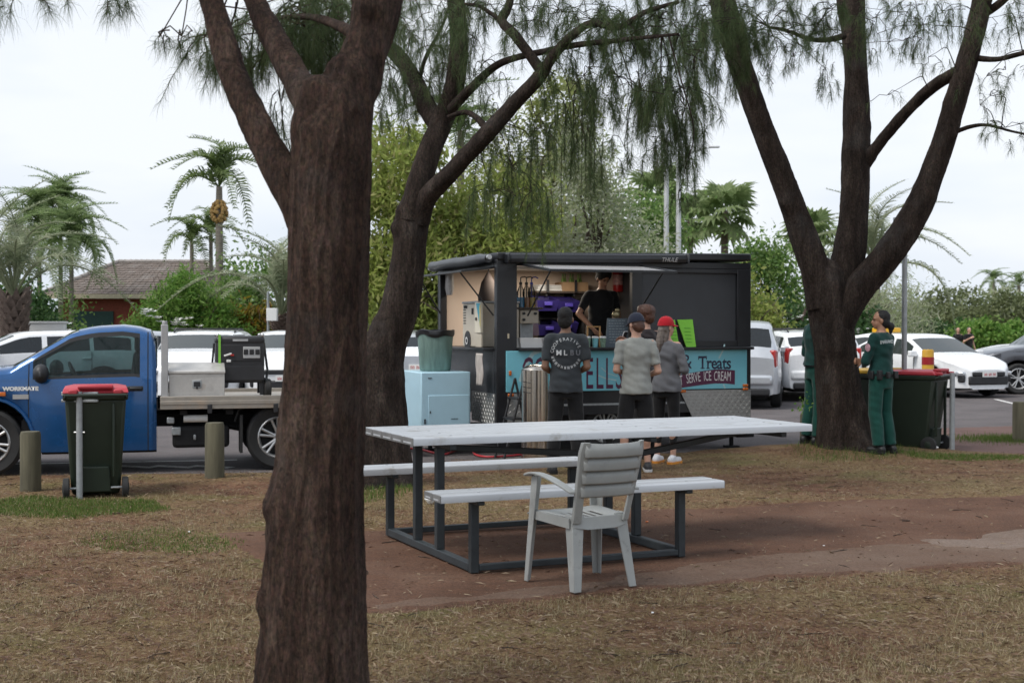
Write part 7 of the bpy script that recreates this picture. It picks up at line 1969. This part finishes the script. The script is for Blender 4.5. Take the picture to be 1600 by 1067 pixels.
m = M(); m.ball((-.252 * wk, .012 * wk, 1.3 * wk), (.008, .04, .05), 10, 8); m.obj('arm_patch', PATCHM, wrt, smooth=180)
g = G(1258, 704); gx, gy = P(1275, 0, 17.45).x, 17.45
mrt, msh, mk, mhp = person('man in a dark green uniform mostly hidden behind the three-limbed tree trunk', (gx, gy), radians(-78), 1.84, SK_B, GREENU, GREENT, BOOT, HAIR_K, dict(el=(-.26, -.02, 1.13), er=(.26, .03, 1.13), wl=(-.2, .18, 1.0), wr=(.0, .22, 1.12), al=(-.15, -.05, .085), ar=(.13, -.03, .085), kl=(-.13, .0, .5)), sleeve='mid', untucked=False, build=1.12, headyaw=-.3, seed=9.1, group='people in green uniforms')
belt(mrt, mk)
# two people far off beyond the car park
for px, lb, tp, hk, fem, rz_, tk in ((1497, 'distant woman in a black singlet beyond the parked cars, left of two', BLK, 'bun', True, 2.9, 'short'), (1514, 'distant person in a black top with fair hair beyond the parked cars, right of two', BLK, 'short', False, 3.4, 'short')):
    q = P(px, 516, 56)
    person(lb, (q.x, q.y), rz_, 1.68, SK_A, tp, BLK, SHOE_K, HAIR_G if not fem else HAIR_B, dict(wr=(.1, .25, 1.3), er=(.28, .05, 1.15)) if not fem else None, female=fem, hairkind=hk, legs='shorts', group='distant people beyond the car park', z=-.08, seed=px * .1)
# ------------------------------------------------------------------ picnic table, chair, bins
def towards(name, label, cat, p, rz): return empty(name, (p.x, p.y, gz(p.x, p.y)), rz, label, cat)
GL = lambda px, py: G(px, py) * ((CAM_H - .03) / CAM_H)
q = GL(740, 895)
TA = math.atan2(.615, 1.40)
tbl = empty('picnic_table', (q.x, q.y, gz(q.x, q.y) + .01), TA, 'long white slatted picnic table with attached benches on a dark grey steel frame', 'picnic table')
SLAT = simple('white_aluminium', (.48, .5, .525), .42, metal=.2, var=.1, scale=5, stretch=(.12, 2.5, 1), dirt=((.30, .29, .27), 5, .57))
ENDC = simple('slat_end', (.15, .15, .15), .6, var=.2)
FRM = simple('frame_steel', (.035, .043, .048), .5, metal=.2, var=.2, scale=10, dirt=((.09, .08, .075), 8, .66))
SLATE = .85
def slat(name, u0, u1, v0, v1, z0, z1, parent):
    m = M(); r = .012
    prof = [(v0, z0), (v1, z0), (v1, z1 - r), (v1 - r * .3, z1 - r * .3), (v1 - r, z1), (v0 + r, z1), (v0 + r * .3, z1 - r * .3), (v0, z1 - r)]
    m.prism(prof, lambda a, b: (u0, a, b), lambda a, b: (u1, a, b))
    o = m.obj(name, SLAT, parent, smooth=50)
    for ux, s_ in ((u0, -1), (u1, 1)):
        c = M(); c.span(ux + s_ * .0005, ux + s_ * .006, v0 + .002, v1 - .002, z0 + .002, z1 - .003); eo = c.obj('end_cap', ENDC, o, bevel=.002)
        c = M(); c.span(ux + s_ * .0062, ux + s_ * .0075, v0 + .03, v1 - .03, z0 + .012, z0 + .022); c.obj('slot', SLAT, o)
    return o
n = 5; v0, v1 = .30, 1.38; w_ = (v1 - v0) / n
for i in range(n): slat('table_slat', -.30, 2.85, v0 + i * w_ + .003, v0 + (i + 1) * w_ - .003, SLATE - .052, SLATE, tbl)
for c in (-.005, 1.685):
    for i in range(2): slat('bench_slat', -.28, 1.79, c - .15 + i * .15 + .002, c - .15 + (i + 1) * .15 - .002, .475, .525, tbl)
def rhs(name, a, b, w, h=None, up=(0, 0, 1), par=tbl):
    a, b = V3(a), V3(b); d = (b - a); L_ = d.length; t = d.normalized()
    s_ = t.cross(V3(up)); s_ = s_.normalized() if s_.length > .01 else V3((0, 1, 0)); u = s_.cross(t)
    m = M(); h = h or w
    P4 = lambda p: [p + s_ * w / 2 + u * h / 2, p - s_ * w / 2 + u * h / 2, p - s_ * w / 2 - u * h / 2, p + s_ * w / 2 - u * h / 2]
    m.add(P4(a) + P4(b), [(3, 2, 1, 0), (4, 5, 6, 7), (0, 1, 5, 4), (1, 2, 6, 5), (2, 3, 7, 6), (3, 0, 4, 7)])
    return m.obj(name, FRM, par, bevel=.006)
for u in (0, 1.53):
    for v in (0, 1.68): rhs('bench_post', (u, v, .0), (u, v, .445), .056, up=(1, 0, 0)); rhs('seat_bearer', (u, v - .13, .4575), (u, v + .13, .4575), .05, .026)
    for v in (.62, 1.06): rhs('table_post', (u, v, .0605), (u, v, .755), .058, up=(1, 0, 0))
    rhs('cross_rail', (u, .0285, .032), (u, 1.6515, .032), .056, .056); rhs('top_bearer', (u, .36, .776), (u, 1.32, .776), .05, .04)
for v in (0, 1.68): rhs('floor_rail', (.0285, v, .032), (1.5015, v, .032), .056, .04)
rhs('brace', (.06, .84, .735), (1.44, .84, .63), .045); rhs('brace', (1.62, .84, .62), (2.62, .84, .772), .045); rhs('top_bearer', (2.64, .36, .776), (2.64, 1.32, .776), .05, .04)
rhs('brace_tie', (1.53, .65, .62), (1.53, 1.03, .62), .05); 
for v_ in [v0 + (i + .5) * w_ for i in range(n)]:
    for u_ in (0, 1.53, 2.64):
        m = M(); m.lathe([(0, SLATE + .0035), (.008, SLATE + .003), (.011, SLATE + .0005)], 10, (u_, v_, 0)); m.obj('bolt', GALV, tbl)
for v_ in (-.08, .07, 1.61, 1.76):
    for u_ in (0, 1.53):
        m = M(); m.lathe([(0, .5285), (.008, .528), (.011, .5255)], 10, (u_, v_, 0)); m.obj('bolt', GALV, tbl)
# grey plastic armchair
fr_, rr = GL(905, 926), GL(985, 916)
fl = GL(828, 908); frt = GL(925, 896)
cc = (fr_ + rr + fl + frt) / 4
CA = radians(30)
ch = empty('plastic_chair', (cc.x, cc.y, gz(cc.x, cc.y) + .012), CA, 'grey plastic garden armchair with a slatted back, facing the white picnic table', 'chair')
PLG = simple('grey_plastic', (.315, .325, .315), .45, var=.1, scale=5, dirt=((.2, .2, .19), 9, .58))
# local: +Y is where the chair faces
rear, front = -.225, .225
def chleg(a, b, w0, w1, o):
    """angled leg: an L-shaped moulded section"""
    a, b = V3(a), V3(b); ox, oy = o
    m = M(); rings = []
    for p, w in ((a, w0), (a.lerp(b, .5), (w0 + w1) / 2), (b, w1)):
        t = .010
        rings.append([p + V3((0, 0, 0)), p + V3((ox * w, 0, 0)), p + V3((ox * w, oy * t, 0)), p + V3((ox * t, oy * t, 0)), p + V3((ox * t, oy * w, 0)), p + V3((0, oy * w, 0))])
    m.loft(rings); return m.obj('leg', PLG, ch, smooth=30, bevel=.003)
chleg((-.195, rear + .04, .445), (-.225, rear - .03, 0), .085, .052, (1, 1)); chleg((.195, rear + .04, .445), (.225, rear - .03, 0), .085, .052, (-1, 1))
chleg((-.245, front - .02, .655), (-.275, front + .02, 0), .07, .042, (1, -1)); chleg((.245, front - .02, .655), (.275, front + .02, 0), .07, .042, (-1, -1))
# seat: a dished sheet with slots at the back
m = M(); nu, nv = 17, 15; grid = []
for j in range(nv):
    for i in range(nu):
        a, b = i / (nu - 1), j / (nv - 1)
        wd = .19 + .045 * b; x = (a * 2 - 1) * wd; y = rear + .03 + (front - rear + .02) * b
        z = .435 - .018 * cos((a - .5) * pi) * (1 - .4 * b) + .008 * b - (.03 * max(0, b - .88) / .12)
        grid.append((x, y, z))
fs = []
for j in range(nv - 1):
    for i in range(nu - 1):
        if 3 <= j <= 7 and 3 <= i <= 12 and i % 2 == 1: continue
        fs.append((j * nu + i, j * nu + i + 1, (j + 1) * nu + i + 1, (j + 1) * nu + i))
m.add(grid, fs); so = m.obj('seat', PLG, ch, smooth=60); so.modifiers.new('s', 'SOLIDIFY').thickness = .008
m = M()
m.prism([(-.2, .435), (.2, .435), (.2, .375), (.1, .36), (-.1, .36), (-.2, .375)], lambda a, b: (a, rear + .03 + .03 * (1 - (a / .2) ** 2) * -1, b), lambda a, b: (a, rear + .038 - .03 * (1 - (a / .2) ** 2), b)); m.obj('rear_apron', PLG, ch, bevel=.004)
for s_ in (-1, 1):
    m = M(); m.prism([(rear + .05, .43), (front - .01, .44), (front - .01, .39), (rear + .05, .37)], lambda a, b: (s_ * (.2 + .04 * (a - rear) / .45), a, b), lambda a, b: (s_ * (.208 + .04 * (a - rear) / .45), a, b)); m.obj('side_apron', PLG, ch)
m = M(); m.prism([(-.23, .43), (.23, .43), (.23, .395), (-.23, .395)], lambda a, b: (a, front - .003, b), lambda a, b: (a, front + .006, b)); m.obj('front_apron', PLG, ch)
# backrest: two stiles, four broad slats stepped like louvres, curved in plan
def bk(a, zz):
    """point on the back: a -1..1 across, height zz"""
    t = (zz - .42) / .47
    wd = .20 + .03 * t - .012 * max(0, t - .9) * 10
    return V3((a * wd, rear + .02 - .13 * t - .05 * (1 - a * a) * (.5 + .5 * t), zz))
zs4 = [.565, .645, .725, .805, .888]
for i in range(4):
    m = M(); z0, z1 = zs4[i] + (.0 if i else 0), zs4[i + 1] - .005
    rows = []
    for zz, out in ((z0, .014), (z0 + .008, .017), ((z0 + z1) / 2, .006), (z1, -.002)):
        rows.append([bk(a, zz + (.012 * a * a if i == 3 and zz == z1 else 0)) + V3((0, -out, 0)) for a in np.linspace(-.90, .90, 15)])
    vs = [p for r in rows for p in r]
    m.add(vs, [(j * 15 + q, (j + 1) * 15 + q, (j + 1) * 15 + q + 1, j * 15 + q + 1) for j in range(3) for q in range(14)])
    o = m.obj('back_slat', PLG, ch, smooth=50); o.modifiers.new('s', 'SOLIDIFY').thickness = .007
m = M(); vs = [bk(a, zz) + V3((0, .006, 0)) for zz in np.linspace(.565, .885, 5) for a in np.linspace(-.92, .92, 15)]
m.add(vs, [(j * 15 + q, (j + 1) * 15 + q, (j + 1) * 15 + q + 1, j * 15 + q + 1) for j in range(4) for q in range(14)]); o = m.obj('back_panel', PLG, ch, smooth=60); o.modifiers.new('s', 'SOLIDIFY').thickness = .006
for s_ in (-1, 1):
    m = M(); rings = []
    for zz in np.linspace(.40, .895, 9):
        w_ = .05 - .012 * (zz - .4) / .5
        p0, p1 = bk(s_ * 1.0, zz), bk(s_ * (1 - w_ / .21), zz)
        rings.append([p0 + V3((0, .022, 0)), p1 + V3((0, .012, 0)), p1 + V3((0, -.012, 0)), p0 + V3((0, -.006, 0))])
    m.loft(rings); m.obj('back_stile', PLG, ch, smooth=40, bevel=.004)
    # arm: broad curved strap from the stile to the front leg top
    m = M(); rings = []
    for t in np.linspace(0, 1, 11):
        y = rear - .02 + (front + .03 - rear) * t; z = .60 + .085 * sin(min(1, t * 1.15) * pi * .52) - (.02 * max(0, t - .85) / .15)
        x = s_ * (.225 + .035 * t); w_ = .026 + .008 * sin(t * pi)
        rings.append([(x - w_, y, z), (x + w_, y, z - .004), (x + w_, y, z - .02), (x - w_, y, z - .014)])
    m.loft(rings); m.obj('armrest', PLG, ch, smooth=50, bevel=.004)

# wheelie bins
BING = simple('bin_green', (.014, .024, .014), .5, var=.12, scale=4, dirt=((.05, .06, .045), 5, .68)); LIDR = simple('bin_lid_red', (.42, .035, .05), .5, var=.08, scale=4, dirt=((.5, .22, .22), 6, .66)); LIDY = simple('bin_lid_yellow', (.62, .36, .02), .5, var=.08)
def bin_(label, loc, rz, lid):
    """240 litre wheelie bin; back (hinge, wheels) at local -Y"""
    o = empty('wheelie_bin', loc, rz, label, 'rubbish bin', 'wheelie bins')
    m = M()
    ring = lambda wx, y0, y1, z: [(wx, y0, z), (wx, y1, z), (-wx, y1, z), (-wx, y0, z)]
    m.loft([ring(.215, -.17, .22, .03), ring(.225, -.20, .24, .12), ring(.275, -.31, .34, .94)]); m.obj('body', BING, o, bevel=.03, seg=3)
    m = M(); m.loft([ring(.283, -.32, .355, .925), ring(.292, -.335, .365, .94), ring(.292, -.335, .365, .98), ring(.285, -.33, .36, .985)]); m.obj('rim', BING, o, bevel=.012)
    m = M()
    for x in (-.16, .16): m.span(x - .012, x + .012, -.318, -.28, .2, .9)
    m.prism([(-.14, .06), (.14, .06), (.12, .3), (-.12, .3)], lambda a, b: (a, -.245 - .1 * b, b), lambda a, b: (a, -.15, b)); m.obj('back_rib', BING, o, bevel=.01)
    m = M(); m.tube([(-.27, -.33, .95), (-.27, -.39, .975), (.27, -.39, .975), (.27, -.33, .95)], .016, 8)
    m.obj('handle', BING, o)
    m = M(); R2 = lambda wx, y0, y1, z: ring(wx, y0, y1, z)
    m.loft([R2(.292, -.33, .375, .99), R2(.295, -.33, .385, 1.0), R2(.285, -.30, .36, 1.035), R2(.2, -.22, .27, 1.055)]); lo = m.obj('lid', lid, o, bevel=.012, seg=3)
    m = M(); m.span(-.16, .16, -.36, -.25, 1.028, 1.072); m.obj('lid_hinge', lid, lo, bevel=.018)
    for s_ in (-1, 1):
        m = M(); m.span(s_ * .2 - .04, s_ * .2 + .04, -.395, -.31, .985, 1.03); m.obj('lid_hinge', lid, lo, bevel=.012)
        m = M(); m.lathe([(0, -.03), (.085, -.03), (.1, -.022), (.1, .022), (.085, .03), (0, .03)], 22, (0, 0, 0), 'x'); w_ = m.obj('wheel', RUBBER, o); w_.location = (s_ * .265, -.24, .1)
        m = M(); m.lathe([(.045, s_ * .031), (.03, s_ * .036), (0, s_ * .036)], 14, (0, 0, 0), 'x'); m.obj('hub', BING, w_)
    m = M(); m.cyl((-.25, -.24, .1), (.25, -.24, .1), .012, .012, 8); m.obj('axle', GALV, o)
    return o
q = G(139, 778); bl = bin_('dark green red-lidded wheelie bin strapped to a post in front of the blue ute', (q.x, q.y + .2, gz(q.x, q.y) - .01), radians(17), LIDR)
q = G(129, 779); o = empty('bin_post', (q.x, q.y - .1, gz(q.x, q.y)), 0, 'galvanised steel post in front of the left-hand red-lidded bin', 'post')
m = M(); m.cyl((0, 0, -.1), (0, 0, 1.0), .03, .03, 12); m.obj('post', GALV, o)
m = M(); m.span(-.17, .17, .0, .034, .96, .995); m.span(-.17, .17, .0, .034, .90, .925); m.obj('bracket', GALV, o, bevel=.004)
m = M(); m.cyl((-.05, 0, .62), (.05, 0, .62), .008, .008, 6); m.obj('bolt', ALLOY, o)
q = G(1444, 706); br = bin_('dark green wheelie bin with a red lid beside the woman in the green uniform', (q.x, q.y + .25, .0), radians(52), LIDR)
q = G(1487, 706); o = empty('bin_post', (q.x, q.y - .03, 0), 0, 'galvanised steel post at the right corner of the right-hand red-lidded bin', 'post')
m = M(); m.cyl((0, 0, -.1), (0, 0, 1.02), .034, .034, 12); m.obj('post', GALV, o)
m = M(); m.box((-.14, .05, .98), (.3, .03, .04), Matrix.Rotation(.2, 3, 'Z')); m.obj('bracket', GALV, o, bevel=.004)
bin_('dark wheelie bin with a yellow lid, half hidden behind the woman in green', (P(1372, 0, 18.0).x, 18.0, 0), radians(20), LIDY)
# litter: scrap of white paper under the table, bits on the grass
def scrap(label, px, py, r, mat, sq=.6):
    p = G(px, py); o = empty('paper_scrap', (p.x, p.y, gz(p.x, p.y) + .012), px * .7, label, 'litter')
    m = M(); rings = []
    rg = np.random.default_rng(int(px))
    m.ball((0, 0, r * sq * .6), (r, r * .8, r * sq), 9, 6)
    m.v = [tuple(np.array(v) * (1 + rg.uniform(-.3, .25))) for v in m.v]
    m.obj('paper', mat, o, smooth=0)
scrap('crumpled white paper under the near bench of the picnic table', 672, 790, .05, WHT, .9)
scrap('small orange scrap on the red dirt right of the plastic chair', 1011, 820, .018, ORANGEL, .3)
scrap('small white scrap on the grass at the right foreground', 1020, 967, .009, WHT, .5)
scrap('pale scrap on the dirt path right of the picnic table', 1288, 858, .009, WHT, .3)
scrap('small white scrap on the grass left of the thick dark trunk', 295, 836, .011, WHT, .4)
scrap('white scraps beside the right-hand red-lidded bin', 1463, 707, .03, WHT, .5)
# ------------------------------------------------------------------ grass, straw and leaf litter
GRASSM = leafmat('dry_grass', [(.15, .135, .045), (.21, .165, .06), (.29, .21, .09), (.39, .285, .155), (.23, .125, .065)], .25)
GREENM = leafmat('green_grass', [(.06, .12, .022), (.095, .17, .03), (.14, .2, .04), (.2, .19, .07)], .35)
LITTERM = leafmat('leaf_litter', [(.11, .058, .042), (.18, .1, .07), (.24, .15, .1), (.36, .28, .19), (.14, .08, .06)], .1)
def z_of(X, Y):
    return lawn_h(X, Y)
def blades(name, X, Y, h, w, mat, rng, lean=.5, label=None, cat=None):
    n = len(X); Z = z_of(X, Y) - .004
    a = rng.uniform(0, 2 * pi, n); ln = rng.uniform(.2, 1, n) * lean; hh = h * rng.uniform(.5, 1.25, n)
    tx, ty = np.cos(a) * ln * hh, np.sin(a) * ln * hh
    b = a + rng.normal(pi / 2, .8, n); bx, by = np.cos(b) * w / 2, np.sin(b) * w / 2
    hz = hh * np.sqrt(np.maximum(.03, 1 - np.minimum(ln, .98) ** 2))
    V = np.stack([np.stack([X - bx, Y - by, Z], -1), np.stack([X + bx, Y + by, Z], -1), np.stack([X + tx * .5 + bx * .7, Y + ty * .5 + by * .7, Z + hz * .62], -1), np.stack([X + tx * .5 - bx * .7, Y + ty * .5 - by * .7, Z + hz * .62], -1), np.stack([X + tx, Y + ty, Z + hz], -1)], 1).reshape(-1, 3)
    i = np.arange(n)[:, None] * 5
    o = fast_mesh(name, V, [i + np.array([[0, 1, 2, 3]]), i + np.array([[3, 2, 4]])], mat)
    return tag(o, label, cat, kind='stuff')
rg = np.random.default_rng(77)
def scatter(n, y0, y1, half=.44, pw=1.0):
    Y = y0 * (y1 / y0) ** rg.uniform(0, 1, n); X = rg.uniform(-1, 1, n) * (Y * half + .6)
    return X, Y
X, Y = scatter(260000, 5.0, 17.5)
sdl = lawn_sd(X, Y); sdd = poly_sd(DIRT_POLY, X, Y) + .07 * wav(X, Y, 2.6, 3); sde = poly_sd(EDGE_POLY, X, Y); sdp = poly_sd(PATCH_POLY, X, Y)
n_ = .5 + .5 * wav(X, Y, 2.2, 4); n2 = .5 + .5 * wav(X + 31, Y - 17, .8, 3)
dens = .12 + .88 * smoothstep(.36, .72, .55 * n_ + .45 * n2)
keep = (sdl > .05) & (sdd < rg.exponential(.05, len(X)) - .02) & (sdp < 0) & (rg.uniform(0, 1, len(X)) < dens)
blades('dry_grass', X[keep], Y[keep], .020, .0028, GRASSM, rg, .95, 'short dry grass over the park lawn', 'grass')
# flat straw, needles and dead leaves
X, Y = scatter(90000, 5.0, 17.0)
sdl = lawn_sd(X, Y); sdd = poly_sd(DIRT_POLY, X, Y)
keep = (sdl > .05) & ((sdd < 0) | (rg.uniform(0, 1, len(X)) < .16)); X, Y = X[keep], Y[keep]
n = len(X); a = rg.uniform(0, 2 * pi, n); L_ = rg.uniform(.01, .05, n) * rg.uniform(.5, 1.7, n); w = rg.uniform(.0012, .0032, n)
Z = z_of(X, Y) + rg.uniform(.002, .02, n); tz = rg.normal(0, .12, n) * L_
dx, dy = np.cos(a) * L_ / 2, np.sin(a) * L_ / 2; qx, qy = -np.sin(a) * w, np.cos(a) * w
V = np.stack([np.stack([X - dx, Y - dy, Z - tz], -1), np.stack([X + qx, Y + qy, Z + .3 * L_ * rg.uniform(0, .5, n)], -1), np.stack([X + dx, Y + dy, Z + tz], -1), np.stack([X - qx, Y - qy, Z], -1)], 1).reshape(-1, 3)
tag(fast_mesh('leaf_litter', V, np.arange(n)[:, None] * 4 + np.arange(4)[None, :], LITTERM), 'dead needles, straw and leaves strewn over the lawn', 'leaf litter', kind='stuff')
# fallen twigs
tw_ = M()
for _ in range(150):
    y = 5.2 * (15 / 5.2) ** rg.uniform(); x = rg.uniform(-1, 1) * (y * .44 + .4)
    if lawn_sd(np.array([x]), np.array([y]))[0] < .1: continue
    a, L_ = rg.uniform(0, 6.28), rg.uniform(.05, .2); p = Vector((x, y, gz(x, y) + .008)); d = Vector((cos(a), sin(a), rg.normal(0, .06)))
    k = p + d * L_ * .5 + Vector((rg.normal(0, .012), rg.normal(0, .012), .004))
    tw_.tube([p, k, p + d * L_], [.0035, .003, .0018], 4)
tag(tw_.obj('fallen_twigs', BARK_FAR, smooth=180), 'thin fallen twigs scattered over the lawn', 'twigs', kind='stuff')
# pale curled straw tufts
X, Y = scatter(17000, 5.0, 13.0)
sdl = lawn_sd(X, Y); sdd = poly_sd(DIRT_POLY, X, Y); n_ = .5 + .5 * wav(X + 5, Y, 3.1, 4)
keep = (sdl > .1) & (sdd < -.05) & (n_ > .5); X, Y = X[keep], Y[keep]
X = np.repeat(X, 6) + rg.normal(0, .03, len(X) * 6); Y = np.repeat(Y, 6) + rg.normal(0, .03, len(Y) * 6)
blades('straw_tufts', X, Y, .05, .003, leafmat('straw', [(.23, .17, .09), (.34, .265, .16), (.43, .35, .225), (.18, .155, .07)], .2), rg, 1.0, 'pale straw tufts on the park lawn', 'straw')
# greener grass: at the left bin, the tree feet and the right bollard
def patch(name, label, poly, n, h, lean=.6, w=.005):
    p = np.array(gpoly(poly)); x0, y0 = p.min(0) - .2; x1, y1 = p.max(0) + .2
    X, Y = rg.uniform(x0, x1, n), rg.uniform(y0, y1, n)
    d = poly_sd(p, X, Y) + .15 * wav(X, Y, 3, 3)
    k = d > rg.exponential(.06, n) - .02
    o = blades(name, X[k], Y[k], h, w, GREENM, rg, lean, label, 'grass')
patch('green_grass', 'bright green grass at the foot of the left-hand bin', [(-40, 783), (60, 778), (150, 782), (240, 783), (230, 800), (130, 812), (30, 812), (-40, 806)], 22000, .04)
patch('green_grass', 'green tinged grass left of the thick dark trunk', [(120, 838), (250, 822), (330, 838), (370, 862), (300, 872), (160, 866)], 9000, .03)
patch('green_grass', 'grass tufts round the foot of the forked she-oak', [(530, 772), (560, 757), (630, 752), (655, 766), (640, 782), (560, 790)], 4000, .07)
patch('green_grass', 'long grass tufts round the foot of the three-limbed she-oak', [(1232, 715), (1250, 706), (1300, 706), (1345, 708), (1400, 706), (1440, 712), (1390, 722), (1300, 726), (1245, 724)], 3200, .085, .8, .004)
patch('green_grass', 'strip of green grass along the lawn edge at the right', [(1400, 712), (1500, 713), (1700, 715), (1700, 722), (1500, 722), (1420, 720)], 14000, .04)
# little green island round the right-hand bollard, on the footpath
p_ = G(1590, 688)
X, Y = p_.x + rg.normal(0, .45, 5000), p_.y + rg.normal(0, .35, 5000)
_zo = z_of
z_of = lambda X, Y: np.full(X.shape, .01)
blades('green_grass', X, Y, .06, .005, GREENM, rg, .6, 'patch of green grass round the bollard at the right edge', 'grass')
z_of = _zo
# a leafy sucker on the trunk behind the man in green
c = np.array(P(1256, 635, 16.35)); V, F = leaves(c + rg.normal(0, 1, (26, 3)) * np.array([.06, .04, .10]), 26, .06, rg, .2, 1.8)
tag(fast_mesh('tree_sucker', V, F, LEAF_B), 'small bright green leafy shoots sprouting from the three-limbed tree trunk', 'shoots', kind='stuff')
